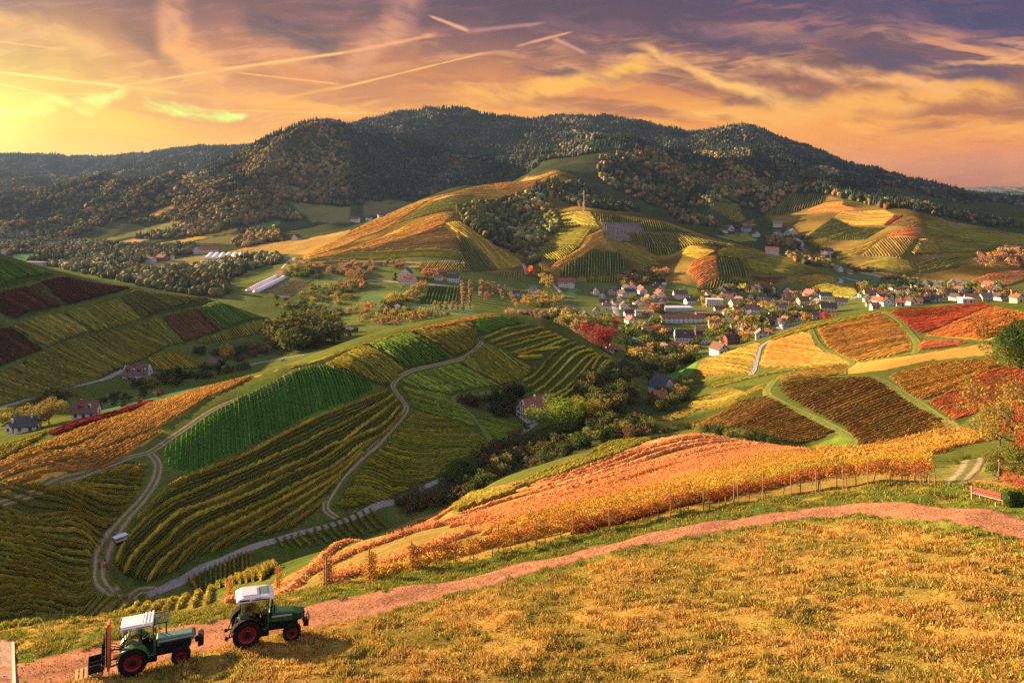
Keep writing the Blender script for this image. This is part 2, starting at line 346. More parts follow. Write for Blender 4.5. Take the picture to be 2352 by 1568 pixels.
# ------------------------------------------------------------------ materials
MATS = {}
def mat_plain(name, col, rough=0.8, var=0.18, scale=6.0, bump=0.0, metal=0.0, spec=0.3, alpha=None):
    if name in MATS: return MATS[name]
    m = bpy.data.materials.new(name); m.use_nodes = True
    t = NT(m.node_tree)
    tc = t.n('ShaderNodeTexCoord')
    f, _ = t.noise(tc.outputs['Object'], scale, 5, 0.6)
    c = t.mix(f, tuple(v * (1 - var) for v in col), tuple(min(1, v * (1 + var)) for v in col))
    b = t.n('ShaderNodeBsdfPrincipled'); t.link(c, b.inputs['Base Color'])
    b.inputs['Roughness'].default_value = rough; b.inputs['Metallic'].default_value = metal
    b.inputs['Specular IOR Level'].default_value = spec
    if bump:
        bp = t.n('ShaderNodeBump'); bp.inputs['Strength'].default_value = bump; t.link(f, bp.inputs['Height']); t.link(bp.outputs[0], b.inputs['Normal'])
    o = t.n('ShaderNodeOutputMaterial'); t.link(b.outputs[0], o.inputs[0])
    MATS[name] = m; return m
def mat_attr(name, rough=0.9, transl=0.0, noise=0.0, nscale=1.0, useobj=False, bump=0.0):
    """colour comes from the mesh's own colour attribute, broken up by noise"""
    if name in MATS: return MATS[name]
    m = bpy.data.materials.new(name); m.use_nodes = True
    t = NT(m.node_tree)
    at = t.n('ShaderNodeAttribute', attribute_name='Col'); c = at.outputs['Color']
    if useobj:
        oi = t.n('ShaderNodeObjectInfo'); c = t.mix(1.0, c, oi.outputs['Color'], 'MULTIPLY')
    if noise:
        g = t.n('ShaderNodeNewGeometry')
        f, _ = t.noise(g.outputs['Position'], nscale, 6, 0.65)
        c = t.mix(1.0, c, t.ramp(f, [(0.25, (1 - noise,) * 3), (0.75, (1 + noise * .8,) * 3)]), 'MULTIPLY')
    b = t.n('ShaderNodeBsdfDiffuse'); t.link(c, b.inputs[0]); out = b.outputs[0]
    if bump:
        g = t.n('ShaderNodeNewGeometry'); f2, _ = t.noise(g.outputs['Position'], nscale * 3, 5, 0.65)
        bp = t.n('ShaderNodeBump'); bp.inputs['Strength'].default_value = bump; bp.inputs['Distance'].default_value = 0.3
        t.link(f2, bp.inputs['Height']); t.link(bp.outputs[0], b.inputs['Normal'])
    if transl:
        tr = t.n('ShaderNodeBsdfTranslucent'); t.link(c, tr.inputs[0])
        mx = t.n('ShaderNodeMixShader'); mx.inputs[0].default_value = transl
        t.link(out, mx.inputs[1]); t.link(tr.outputs[0], mx.inputs[2]); out = mx.outputs[0]
    o = t.n('ShaderNodeOutputMaterial'); t.link(out, o.inputs[0])
    MATS[name] = m; return m
LEAF = mat_attr('vine_and_tree_leaves', transl=0.3, useobj=True)
BARK = mat_plain('bark', (.09, .06, .04), .95, .4, 12, .4)

# ------------------------------------------------------------------ mesh helpers
def np_mesh(name, V, F, mat=None, C=None, smooth=False):
    me = bpy.data.meshes.new(name)
    V = np.asarray(V, np.float32); F = np.asarray(F, np.int32); n = F.shape[1]
    me.vertices.add(len(V)); me.vertices.foreach_set('co', V.ravel())
    me.loops.add(F.size); me.loops.foreach_set('vertex_index', F.ravel())
    me.polygons.add(len(F)); me.polygons.foreach_set('loop_start', np.arange(0, F.size, n, dtype=np.int32))
    if smooth: me.polygons.foreach_set('use_smooth', np.ones(len(F), bool))
    me.update(calc_edges=True)
    if C is not None:
        a = me.attributes.new('Col', 'FLOAT_COLOR', 'POINT')
        a.data.foreach_set('color', np.c_[np.asarray(C, np.float32)[:, :3], np.ones(len(V), np.float32)].ravel())
    if mat: me.materials.append(mat)
    return me
def obj(name, me, parent=None, loc=None):
    o = bpy.data.objects.new(name, me); COL.objects.link(o)
    if parent: o.parent = parent
    if loc is not None: o.location = loc
    return o
def tag(o, label=None, cat=None, group=None, kind=None):
    if label: o['label'] = label
    if cat: o['category'] = cat
    if group: o['group'] = group
    if kind: o['kind'] = kind
    return o
def empty(name, loc, rz=0.0):
    o = bpy.data.objects.new(name, None); COL.objects.link(o); o.location = loc; o.rotation_euler = (0, 0, rz); o.empty_display_size = .3
    return o
class MB:
    """collects shapes, links them as one mesh object"""
    def __init__(s): s.v = []; s.f = []
    def add(s, v, f):
        k = len(s.v); s.v += [tuple(p) for p in v]; s.f += [tuple(i + k for i in q) for q in f]; return s
    def box(s, x0, x1, y0, y1, z0, z1, M=None):
        v = [(x, y, z) for z in (z0, z1) for x, y in ((x0, y0), (x1, y0), (x1, y1), (x0, y1))]
        if M is not None: v = [M @ Vector(p) for p in v]
        return s.add(v, [(3, 2, 1, 0), (4, 5, 6, 7), (0, 1, 5, 4), (1, 2, 6, 5), (2, 3, 7, 6), (3, 0, 4, 7)])
    def prism(s, prof, y0, y1):
        """profile in x,z swept along y"""
        n = len(prof); v = [(x, y0, z) for x, z in prof] + [(x, y1, z) for x, z in prof]
        return s.add(v, [tuple(range(n))[::-1][::-1], tuple(range(2 * n - 1, n - 1, -1))] + [(i + n, (i + 1) % n + n, (i + 1) % n, i) for i in range(n)])
    def tube(s, pts, r, n=6, cap=True):
        pts = [Vector(p) for p in pts]; rs = r if isinstance(r, (list, tuple)) else [r] * len(pts)
        k = len(s.v); up = Vector((0.13, 0.21, 0.97)).normalized()
        for i, p in enumerate(pts):
            d = (pts[min(i + 1, len(pts) - 1)] - pts[max(i - 1, 0)]).normalized()
            a = d.cross(up); a = a.normalized() if a.length > 1e-3 else Vector((1, 0, 0)); b = d.cross(a)
            for j in range(n):
                t = 2 * math.pi * j / n; s.v.append(tuple(p + a * (math.cos(t) * rs[i]) + b * (math.sin(t) * rs[i])))
        for i in range(len(pts) - 1):
            for j in range(n):
                a0 = k + i * n + j; a1 = k + i * n + (j + 1) % n; s.f.append((a0, a1, a1 + n, a0 + n))
        if cap:
            s.f.append(tuple(k + j for j in range(n))[::-1]); e = k + (len(pts) - 1) * n; s.f.append(tuple(e + j for j in range(n)))
        return s
    def lathe(s, prof, axis='y', c=(0, 0, 0), n=24):
        """profile (radius, along) turned round an axis through c"""
        k = len(s.v)
        for r_, h in prof:
            for j in range(n):
                t = 2 * math.pi * j / n; a, b = r_ * math.cos(t), r_ * math.sin(t)
                p = {'y': (a, h, b), 'x': (h, a, b), 'z': (a, b, h)}[axis]; s.v.append((p[0] + c[0], p[1] + c[1], p[2] + c[2]))
        for i in range(len(prof) - 1):
            for j in range(n):
                a0 = k + i * n + j; a1 = k + i * n + (j + 1) % n; s.f.append((a0, a1, a1 + n, a0 + n))
        return s
    def mesh(s, name, mat, bevel=0.0, smooth=False):
        me = bpy.data.meshes.new(name); me.from_pydata(s.v, [], s.f)
        if bevel:
            bm = bmesh.new(); bm.from_mesh(me); bmesh.ops.bevel(bm, geom=bm.edges[:], offset=bevel, segments=1, affect='EDGES', clamp_overlap=True); bm.to_mesh(me); bm.free()
        bm = bmesh.new(); bm.from_mesh(me); bmesh.ops.recalc_face_normals(bm, faces=bm.faces[:]); bm.to_mesh(me); bm.free()
        if smooth:
            for p in me.polygons: p.use_smooth = True
        me.materials.append(mat); return me
    def build(s, name, mat, parent=None, bevel=0.0, smooth=False, loc=None):
        return obj(name, s.mesh(name, mat, bevel, smooth), parent, loc)
def leaf_quads(C, S, col, rg, up=0.35):
    """small leaf-sized faces at points C, sizes S, colours col"""
    n = len(C)
    a = rg.normal(size=(n, 3)); a /= np.linalg.norm(a, axis=1)[:, None]
    nrm = rg.normal(size=(n, 3)); nrm[:, 2] += up; b = np.cross(a, nrm); b /= np.linalg.norm(b, axis=1)[:, None] + 1e-9
    S = np.asarray(S)[:, None]; a = a * S * .5; b = b * S * .5 * rg.uniform(.55, .9, (n, 1))
    V = np.stack([C - a, C - b, C + a, C + b], 1).reshape(-1, 3)
    F = np.arange(4 * n).reshape(n, 4)
    return V, F, np.repeat(col, 4, axis=0)
def merge(parts):
    V = []; F = []; C = []; k = 0
    for v, f, c in parts:
        V.append(v); F.append(f + k); C.append(c); k += len(v)
    return np.concatenate(V), np.concatenate(F), np.concatenate(C)
def vary(base, n, rg, amt=0.3, hue=0.12):
    c = np.tile(np.array(base[:3], float), (n, 1)) if np.ndim(base) == 1 else np.array(base, float)
    c *= np.exp(rg.normal(0, amt, (n, 1))); c *= np.exp(rg.normal(0, hue, (n, 3)))
    return np.clip(c, 0.002, 0.95)
def pal(pl, n, rg):
    """colours drawn from a list of (weight, colour)"""
    w = np.array([p[0] for p in pl], float); i = rg.choice(len(pl), n, p=w / w.sum()); return np.array([p[1] for p in pl])[i]
def inpoly(px, py, poly):
    x = np.asarray(px); y = np.asarray(py); r = np.zeros(x.shape, bool); n = len(poly)
    for i in range(n):
        (x0, y0), (x1, y1) = poly[i], poly[(i + 1) % n]
        if y0 == y1: continue
        c = ((y0 > y) != (y1 > y)) & (x < (x1 - x0) * (y - y0) / (y1 - y0) + x0); r ^= c
    return r
def catmull(pts, per=6):
    p = [np.array(q, float) for q in pts]; p = [2 * p[0] - p[1]] + p + [2 * p[-1] - p[-2]]; out = []
    for i in range(1, len(p) - 2):
        for t in np.linspace(0, 1, per, endpoint=False):
            out.append(.5 * ((2 * p[i]) + (-p[i - 1] + p[i + 1]) * t + (2 * p[i - 1] - 5 * p[i] + 4 * p[i + 1] - p[i + 2]) * t * t + (-p[i - 1] + 3 * p[i] - 3 * p[i + 1] + p[i + 2]) * t ** 3))
    out.append(p[-2]); return np.array(out)
def resample(P, step):
    d = np.r_[0, np.cumsum(np.linalg.norm(np.diff(P, axis=0), axis=1))]
    n = max(2, int(d[-1] / step) + 1); s = np.linspace(0, d[-1], n)
    return np.stack([np.interp(s, d, P[:, k]) for k in range(P.shape[1])], 1)

# ------------------------------------------------------------------ colours of plants and soil (surface colours, linear)
GREEN = [(3, (.10, .19, .025)), (2, (.15, .20, .03)), (1, (.07, .14, .02))]
LIME = [(3, (.095, .215, .035)), (2, (.15, .25, .04)), (1, (.07, .16, .028))]
LIME2 = [(3, (.22, .31, .04)), (2, (.31, .34, .045)), (1, (.15, .25, .035))]
OLIVE = [(3, (.29, .26, .035)), (2, (.20, .22, .035)), (1, (.36, .25, .045))]
YELLOW = [(3, (.46, .32, .05)), (2, (.34, .29, .04)), (1, (.52, .26, .05))]
GOLD = [(3, (.58, .33, .06)), (2, (.50, .24, .05)), (1, (.42, .32, .05))]
ORANGE = [(3, (.62, .24, .06)), (2, (.58, .30, .06)), (1, (.55, .15, .05))]
SALMON = [(3, (.70, .32, .12)), (2, (.66, .25, .09)), (1, (.66, .37, .12))]
RED = [(3, (.44, .11, .04)), (2, (.50, .18, .055)), (1, (.40, .05, .03))]
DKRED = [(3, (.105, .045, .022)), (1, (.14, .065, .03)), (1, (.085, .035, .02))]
BROWN = [(3, (.17, .09, .04)), (2, (.22, .13, .04)), (1, (.14, .11, .03))]
RUST = [(3, (.34, .18, .05)), (2, (.30, .22, .05)), (1, (.40, .12, .045)), (1, (.24, .2, .04))]
GREYB = [(3, (.24, .19, .15)), (1, (.20, .17, .14))]
S_GRASS = (.07, .105, .02); S_DARK = (.045, .06, .015); S_DRY = (.30, .22, .06); S_GOLD = (.42, .26, .06); S_LIME = (.10, .20, .03); S_SOIL = (.15, .10, .06)
S_SALMON = (.45, .2, .08); S_OLIVE = (.14, .13, .03)

# ------------------------------------------------------------------ vineyards
# (what it is, crop, outline, two points along a row, metres between rows, leaf colours, soil, height, width, distance limits)
FIELDS = [
 # castle hill side, far from rows drawn one by one
 # green hill in the middle
 ('bright green upright vine row on the steep bank below the ridge track', 'P', [(376,1033),(383,1074),(437,1088),(513,1050),(686,965),(805,925),(868,888),(730,839),(715,842),(650,862),(547,910),(444,982)], (650,870,665,965), 2.3, LIME, (.06,.16,.02), 1.7, .7, (180, 420)),
 ('olive vine row on the brownish plot above the bright green bank', 'C', [(140,440),(430,300),(450,315),(715,472),(600,575),(560,585)], (300,340,640,540), 2.2, OLIVE, S_DARK, 1.6, .8, (250, 450)),
 ('vine row of the neatly striped plot high on the green hill', 'C', [(455,300),(735,222),(1010,390),(990,408),(722,465)], (600,262,850,440), 2.9, GREEN, S_DARK, 1.7, .9, (280, 480)),
 ('brown tinged vine row on the rounded top of the green hill', 'C', [(750,212),(1150,115),(1185,270),(1175,330),(1040,385)], (800,220,1060,370), 2.1, [(2,(.24,.2,.03)),(2,(.17,.17,.03)),(1,(.2,.12,.03))], S_DARK, 1.6, .9, (300, 520)),
 ('dark green vine row under the crest of the green hill', 'C', [(1160,115),(1300,103),(1490,160),(1240,235),(1195,250)], (1170,130,1400,200), 2.2, GREEN, S_DARK, 1.6, .9, (330, 520)),
 ('yellow green vine row on the plot right of the winding farm track', 'C', [(1232,290),(1575,440),(1555,490),(1370,575),(1070,420)], (1120,430,1340,570), 2.2, [(3,(.30,.27,.04)),(2,(.2,.22,.03))], S_DARK, 1.6, .9, (280, 480)),
 ('bright green vine row on the plot in the bend of the farm track', 'C', [(705,515),(1050,425),(1345,578),(990,635),(660,562)], (820,500,1080,630), 2.4, LIME2, S_GRASS, 1.6, .8, (260, 460)),
 ('smooth green vine row on the strip below the track bend', 'C', [(662,575),(985,642),(1025,695),(1145,770),(1280,955),(1240,915),(1060,805),(745,728),(722,650)], (700,600,1000,690), 2.1, LIME2, S_GRASS, 1.5, .9, (240, 440)),
 ('olive green vine row on the broad lower plot above the paved lane', 'C', [(745,740),(1050,815),(1240,925),(1305,990),(1160,1090),(750,1262),(500,1372),(275,1420),(245,1370),(385,1170),(562,980)], (400,1180,800,1250), 2.2, [(3,(.28,.30,.035)),(2,(.34,.29,.04)),(1,(.19,.25,.035))], S_DARK, 1.6, .9, (200, 400)),
 ('green vine row on the small triangle beside the timbered farmhouse', 'C', [(1160,765),(1495,850),(1505,880),(1390,965),(1315,955)], (1160,770,1480,870), 2.2, LIME2, S_GRASS, 1.5, .8, (240, 420)),
 ('olive vine row on the band between the brook trees and the salmon field', 'C', [(1120,1385),(1480,1245),(1900,1075),(2352,925),(2352,955),(1900,1112),(1500,1262)], (1200,1360,2200,990), 2.4, OLIVE, S_DARK, 1.6, 1.1, (110, 420)),
 # sunlit back of the green hill
 ('dark red vine row on the narrow strip under the gold bands', 'P', [(109,995),(239,954),(342,922),(358,922),(301,944),(171,984),(120,1001)], (130,992,340,930), 2.2, [(3,(.22,.03,.025)),(1,(.3,.05,.03))], S_DARK, 1.6, 1.0, (220, 420)),
 ('olive vine row at the foot of the gold bands above the dark roofs', 'P', [(-150,1070),(0,1026),(85,999),(164,973),(109,993),(34,1040),(0,1057),(-150,1110)], (0,1040,150,980), 2.2, OLIVE, S_DARK, 1.6, 1.0, (200, 400)),
 ('pale gold vine row on the first sunlit band behind the ridge track', 'P', [(-150,1115),(0,1064),(44,1042),(154,997),(297,950),(301,956),(222,999),(120,1034),(0,1080),(-150,1130)], (20,1056,290,960), 2.1, GOLD, S_GOLD, 1.6, 1.1, (180, 400)),
 ('orange gold vine row on the broad sunlit band behind the ridge track', 'P', [(-150,1140),(0,1096),(137,1038),(239,997),(342,929),(513,881),(648,847),(581,867),(478,914),(410,957),(342,992),(205,1036),(103,1075),(0,1110),(-150,1150)], (30,1090,480,900), 2.1, [(3,(.54,.31,.065)),(2,(.50,.25,.055)),(1,(.44,.31,.06))], S_GOLD, 1.6, 1.1, (170, 420)),
 ('orange vine row on the last sunlit band beside the ridge track', 'P', [(-150,1165),(0,1113),(103,1080),(205,1041),(342,998),(375,990),(298,1042),(150,1086),(0,1134),(-150,1180)], (10,1124,330,1020), 2.1, [(3,(.54,.30,.065)),(1,(.52,.19,.06)),(1,(.34,.27,.05))], S_GOLD, 1.6, 1.0, (160, 330)),
 ('yellow green vine row on the sunlit strip along the crest', 'P', [(655,848),(830,792),(980,752),(1000,750),(900,778),(835,797),(750,826),(690,845)], (700,835,960,762), 2.1, [(3,(.42,.33,.04)),(1,(.3,.3,.04))], (.2,.2,.04), 1.5, 1.0, (280, 480)),
 ('glowing orange vine row on the top of the green hill', 'P', [(900,775),(980,752),(1080,730),(1130,724),(1175,733),(1090,737),(1000,754)], (960,758,1120,728), 2.1, ORANGE, S_GOLD, 1.5, 1.0, (320, 500)),
 # left hill in the shade
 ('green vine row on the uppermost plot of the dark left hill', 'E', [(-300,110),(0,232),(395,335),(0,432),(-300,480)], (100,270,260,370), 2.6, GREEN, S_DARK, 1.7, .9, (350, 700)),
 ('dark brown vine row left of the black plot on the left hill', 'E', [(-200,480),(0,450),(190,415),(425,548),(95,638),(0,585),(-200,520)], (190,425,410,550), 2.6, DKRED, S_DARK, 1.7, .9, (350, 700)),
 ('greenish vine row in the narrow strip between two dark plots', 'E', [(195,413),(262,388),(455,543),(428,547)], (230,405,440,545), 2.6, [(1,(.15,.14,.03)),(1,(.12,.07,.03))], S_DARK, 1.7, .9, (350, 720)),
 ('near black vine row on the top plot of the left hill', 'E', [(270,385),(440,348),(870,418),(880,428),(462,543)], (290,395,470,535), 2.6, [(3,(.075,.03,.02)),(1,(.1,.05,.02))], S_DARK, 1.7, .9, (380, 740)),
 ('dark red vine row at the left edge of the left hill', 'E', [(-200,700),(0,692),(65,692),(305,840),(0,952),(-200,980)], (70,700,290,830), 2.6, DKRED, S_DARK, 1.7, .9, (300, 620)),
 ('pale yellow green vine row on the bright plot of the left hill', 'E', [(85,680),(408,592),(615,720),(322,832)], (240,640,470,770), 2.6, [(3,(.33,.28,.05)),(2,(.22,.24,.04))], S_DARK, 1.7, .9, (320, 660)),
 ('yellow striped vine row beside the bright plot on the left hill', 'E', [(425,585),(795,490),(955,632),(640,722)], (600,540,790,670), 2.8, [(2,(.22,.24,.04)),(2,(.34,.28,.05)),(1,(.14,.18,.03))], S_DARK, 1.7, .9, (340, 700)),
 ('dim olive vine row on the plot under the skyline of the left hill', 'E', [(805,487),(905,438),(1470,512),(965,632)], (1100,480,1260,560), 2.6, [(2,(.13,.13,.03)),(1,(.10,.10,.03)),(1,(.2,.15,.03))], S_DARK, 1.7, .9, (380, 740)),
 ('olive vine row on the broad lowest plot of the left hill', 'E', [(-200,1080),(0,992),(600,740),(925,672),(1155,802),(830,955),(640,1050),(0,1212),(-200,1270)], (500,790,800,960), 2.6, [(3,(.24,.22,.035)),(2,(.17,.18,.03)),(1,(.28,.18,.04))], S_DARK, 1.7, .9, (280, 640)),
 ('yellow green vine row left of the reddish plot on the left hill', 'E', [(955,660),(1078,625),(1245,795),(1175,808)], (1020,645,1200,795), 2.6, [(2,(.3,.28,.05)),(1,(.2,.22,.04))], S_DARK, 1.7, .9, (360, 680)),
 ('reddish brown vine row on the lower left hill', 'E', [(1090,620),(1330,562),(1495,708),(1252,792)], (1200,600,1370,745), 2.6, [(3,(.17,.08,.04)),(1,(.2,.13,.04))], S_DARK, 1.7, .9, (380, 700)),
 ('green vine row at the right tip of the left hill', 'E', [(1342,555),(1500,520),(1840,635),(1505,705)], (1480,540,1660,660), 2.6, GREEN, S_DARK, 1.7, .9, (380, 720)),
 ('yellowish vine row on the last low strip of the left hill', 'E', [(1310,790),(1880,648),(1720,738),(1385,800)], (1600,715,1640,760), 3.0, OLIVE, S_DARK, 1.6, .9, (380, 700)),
 ('gold olive vine row on the small plot behind the big farmhouse', 'E', [(985,895),(1200,845),(1370,962),(1050,985)], (1130,870,1260,960), 2.6, [(2,(.36,.26,.04)),(1,(.24,.22,.04))], S_DARK, 1.6, .9, (330, 600)),
 # right hill in the sun
 ('olive vine row on the spur left of the concrete road', 'D', [(320,388),(720,258),(690,285),(655,395),(638,460),(260,500)], (320,400,640,440), 2.3, [(3,(.34,.22,.045)),(1,(.24,.2,.04))], S_OLIVE, 1.6, .9, (330, 560)),
 ('yellow vine row on the far edge of the right hill', 'D', [(745,245),(1000,150),(1450,75),(1460,82),(1040,172),(1010,188),(770,258)], (760,250,1000,165), 2.2, [(3,(.45,.34,.05)),(1,(.3,.28,.04))], S_OLIVE, 1.5, .9, (330, 560)),
 ('golden orange vine row right of the concrete road', 'D', [(745,268),(1000,195),(1045,292),(1270,392),(1000,415),(700,415),(690,395)], (700,290,1200,345), 2.5, [(3,(.52,.25,.06)),(1,(.42,.26,.05))], S_GOLD, 1.7, .9, (280, 540)),
 ('orange green vine row on the rounded middle plot of the right hill', 'D', [(1045,182),(1465,85),(1500,115),(1600,180),(1650,280),(1630,335),(1295,385),(1105,288)], (1100,290,1600,200), 2.6, [(3,(.56,.30,.06)),(2,(.40,.29,.05)),(1,(.6,.2,.06))], S_OLIVE, 1.7, .9, (280, 540)),
 ('red vine row on the crimson plot of the right hill', 'D', [(1505,82),(1560,62),(2100,22),(2155,40),(1735,212),(1700,210)], (1560,130,2050,60), 2.5, RED, (.12,.05,.03), 1.7, .9, (280, 560)),
 ('orange vine row on the plot right of the crimson one', 'D', [(2165,42),(2352,85),(2500,110),(2480,170),(2225,172),(2140,255),(1740,218)], (1750,215,2200,80), 2.5, [(3,(.58,.26,.06)),(1,(.5,.18,.05))], S_GOLD, 1.7, .9, (250, 560)),
 ('dark red vine row on the small plot under the orange one', 'D', [(1695,240),(2005,262),(1935,290),(1685,318)], (1700,300,1960,262), 2.4, [(2,(.28,.07,.04)),(1,(.3,.18,.05))], S_DARK, 1.6, .9, (250, 480)),
 ('olive vine row along the shaded foot of the right hill', 'D', [(270,515),(640,478),(820,430),(1190,405),(1200,415),(880,445),(640,492),(420,555)], (300,530,800,450), 2.3, OLIVE, S_DARK, 1.5, .9, (280, 520)),
 ('gold vine row on the low ridge in front of the concrete road', 'D', [(790,492),(980,430),(1240,405),(1195,470),(850,505)], (800,490,1200,420), 2.2, [(3,(.42,.25,.05)),(1,(.32,.24,.05))], S_OLIVE, 1.5, 1.0, (240, 480)),
 ('olive green vine row on the lower left slope of the right hill', 'D', [(60,740),(300,612),(520,545),(720,530),(738,590),(520,640),(300,690),(120,760)], (100,740,700,560), 2.3, [(3,(.25,.22,.04)),(2,(.32,.23,.045))], S_DARK, 1.5, .9, (230, 460)),
 ('dark brown vine row left of the double grass track', 'D', [(130,765),(540,648),(735,605),(900,690),(1170,825),(950,912),(800,880),(500,800)], (500,780,860,650), 2.6, RUST, S_DARK, 1.7, .8, (180, 400)),
 ('dark rusty vine row on the big striped plot of the right hill', 'D', [(800,530),(1080,492),(1385,488),(1495,540),(1835,745),(1870,800),(1840,870),(1500,898),(1320,905),(1220,800),(880,625)], (1000,720,1350,575), 2.9, RUST, S_DARK, 1.7, .8, (150, 400)),
 ('gold vine row on the upper right plot of the right hill', 'D', [(1500,482),(1750,402),(2125,372),(2210,405),(1815,600),(1735,640),(1610,590)], (1650,560,2100,430), 2.4, GOLD, S_OLIVE, 1.7, .9, (150, 400)),
 ('red orange vine row on the plot above the right hand trees', 'D', [(2215,408),(2352,440),(2500,470),(2500,640),(2080,688),(1950,785),(1870,730),(1745,645),(1820,605)], (1950,705,2300,605), 2.4, [(3,(.48,.12,.05)),(2,(.52,.2,.06)),(1,(.35,.2,.05))], S_DARK, 1.7, .9, (120, 380)),
 ('gold vine row on the shoulder between the right hill and the stepped path', 'P', [(1868,1034),(2000,1022),(2080,1006),(2180,985),(2280,990),(2290,1008),(2200,1028),(2140,1046),(1900,1060)], (1880,1046,2200,1008), 2.4, GOLD, S_GOLD, 1.5, 1.5, (70, 240)),
 # hill with the mast and its flanks
 ('orange vine row on the sunlit shoulder left of the mast hill', 'F', [(-310,712),(0,552),(200,455),(480,345),(700,292),(820,256),(1000,212),(1280,176),(1400,142),(1450,152),(1280,198),(1230,250),(950,345),(900,338),(820,296),(520,345),(360,455),(230,535),(90,585),(0,630),(-280,725)], (300,420,900,260), 4.6, GOLD, S_GOLD, 1.8, 2.0, (900, 2100)),
 ('dull olive vine row in the hollow of the left shoulder', 'F', [(375,460),(530,362),(800,302),(885,350),(700,408),(480,450),(300,500),(215,548)], (400,440,840,345), 4.6, OLIVE, S_OLIVE, 1.8, 1.6, (900, 2000)),
 ('orange vine row on the sunlit edge above the brown terraces', 'F', [(-260,728),(0,662),(150,608),(400,502),(700,422),(640,498),(400,585),(150,650),(0,680),(-240,735)], (100,630,600,470), 4.6, GOLD, S_GOLD, 1.8, 2.0, (900, 1600)),
 ('brown terrace vine row on the left flank of the mast hill', 'F', [(150,662),(420,572),(638,512),(695,560),(725,680),(0,684)], (150,665,690,610), 4.8, [(2,(.28,.15,.05)),(2,(.22,.18,.04))], S_OLIVE, 1.8, 1.4, (900, 1500)),
 ('green terrace vine row at the left foot of the mast hill', 'F', [(-300,742),(0,692),(728,690),(738,742),(0,738),(-300,760)], (0,715,735,716), 4.6, OLIVE, (.1,.12,.03), 1.8, 1.4, (900, 1300)),
 ('olive vine row beside the wooded hollow', 'F', [(645,492),(735,482),(965,640),(1145,740),(1155,778),(1012,806),(885,678),(695,540)], (760,520,1000,760), 4.6, YELLOW, S_OLIVE, 1.8, 2.0, (900, 1500)),
 ('dark upright vine row on the lower left flank of the mast hill', 'F', [(705,562),(830,665),(848,670),(918,738),(995,808),(770,822),(745,750),(725,600)], (800,700,870,800), 4.8, [(1,(.2,.2,.04)),(1,(.16,.12,.04))], S_DARK, 1.8, 1.3, (900, 1400)),
 ('pale upright vine row above the orchard houses', 'F', [(472,757),(738,757),(752,822),(445,818)], (560,820,610,760), 4.2, [(2,(.42,.3,.06)),(1,(.3,.27,.05))], S_OLIVE, 1.8, 1.3, (850, 1200)),
 ('pale vine row on the small plot by the lane under the wooded hollow', 'F', [(988,816),(1158,806),(1178,835),(1148,878),(1012,880)], (1060,875,1075,815), 4.2, [(1,(.36,.27,.06)),(1,(.25,.22,.05))], S_OLIVE, 1.8, 1.3, (850, 1200)),
 ('dim olive vine row right of the wooded hollow', 'F', [(1315,638),(1412,528),(1615,532),(1535,648)], (1380,600,1560,600), 4.6, OLIVE, S_OLIVE, 1.8, 1.8, (900, 1600)),
 ('orange vine row on the sunlit spur below the mast', 'F', [(1692,535),(1715,618),(1480,748),(1345,815),(1348,790),(1550,660),(1600,580)], (1380,800,1690,600), 4.6, GOLD, S_GOLD, 1.8, 2.0, (900, 1500)),
 ('dark olive vine row in the gully below the wooded hollow', 'F', [(1245,652),(1535,655),(1500,690),(1345,780)], (1260,660,1380,760), 4.6, OLIVE, S_DARK, 1.8, 1.8, (900, 1400)),
 ('olive vine row just left of the mast', 'F', [(1412,424),(1615,418),(1672,515),(1435,515)], (1440,440,1640,500), 4.6, OLIVE, S_OLIVE, 1.8, 1.6, (1000, 1700)),
 ('grey bare vine row on the leafless plot below the mast', 'F', [(1685,492),(1928,487),(1965,545),(1868,550),(1878,612),(1735,598)], (1760,595,1780,495), 4.8, GREYB, (.22,.18,.15), 1.6, 1.2, (1000, 1700)),
 ('dark upright vine row right of the mast', 'F', [(1635,425),(1975,472),(1925,488),(1685,485)], (1760,485,1750,440), 5.2, OLIVE, S_DARK, 1.8, 1.2, (1000, 1800)),
 ('striped vine row above the long terrace right of the mast', 'F', [(1945,490),(2010,473),(2295,560),(1975,548)], (2080,552,2060,492), 5.2, OLIVE, S_DARK, 1.8, 1.2, (1000, 1700)),
 ('steep striped vine row of the long terrace right of the mast', 'F', [(1875,556),(1990,556),(2352,584),(2620,640),(2560,660),(2350,636),(1890,612)], (2100,620,2065,562), 5.2, [(2,(.3,.24,.05)),(1,(.2,.18,.04))], S_DARK, 1.9, 1.2, (950, 1600)),
 ('olive vine row under the leafless plot', 'F', [(1745,632),(1880,622),(2000,702),(2095,770),(1960,796),(1885,720)], (1780,650,2000,770), 4.6, OLIVE, S_OLIVE, 1.8, 1.8, (900, 1400)),
 ('steep striped vine row above the red roofed hall', 'F', [(1500,742),(1640,684),(1800,682),(1872,748),(1880,756),(1885,828),(1580,856),(1405,856),(1425,790)], (1600,850,1605,690), 5.0, [(2,(.3,.27,.05)),(2,(.2,.22,.04))], S_DARK, 1.9, 1.2, (850, 1300)),
 ('striped vine row on the short plot behind the first village roofs', 'F', [(1592,868),(1858,838),(1860,888),(1605,890)], (1700,888,1705,855), 4.6, [(2,(.42,.3,.06)),(1,(.3,.27,.05))], S_DARK, 1.9, 1.2, (850, 1200)),
 ('dark striped vine row below the long terrace', 'F', [(1955,622),(2275,642),(2195,688),(2090,715),(2005,688)], (2080,700,2060,635), 5.0, OLIVE, S_DARK, 1.8, 1.2, (900, 1400)),
 ('olive vine row at the right end below the long terrace', 'F', [(2280,645),(2450,680),(2352,740),(2230,700)], (2260,690,2400,690), 4.6, YELLOW, S_OLIVE, 1.8, 1.8, (900, 1400)),
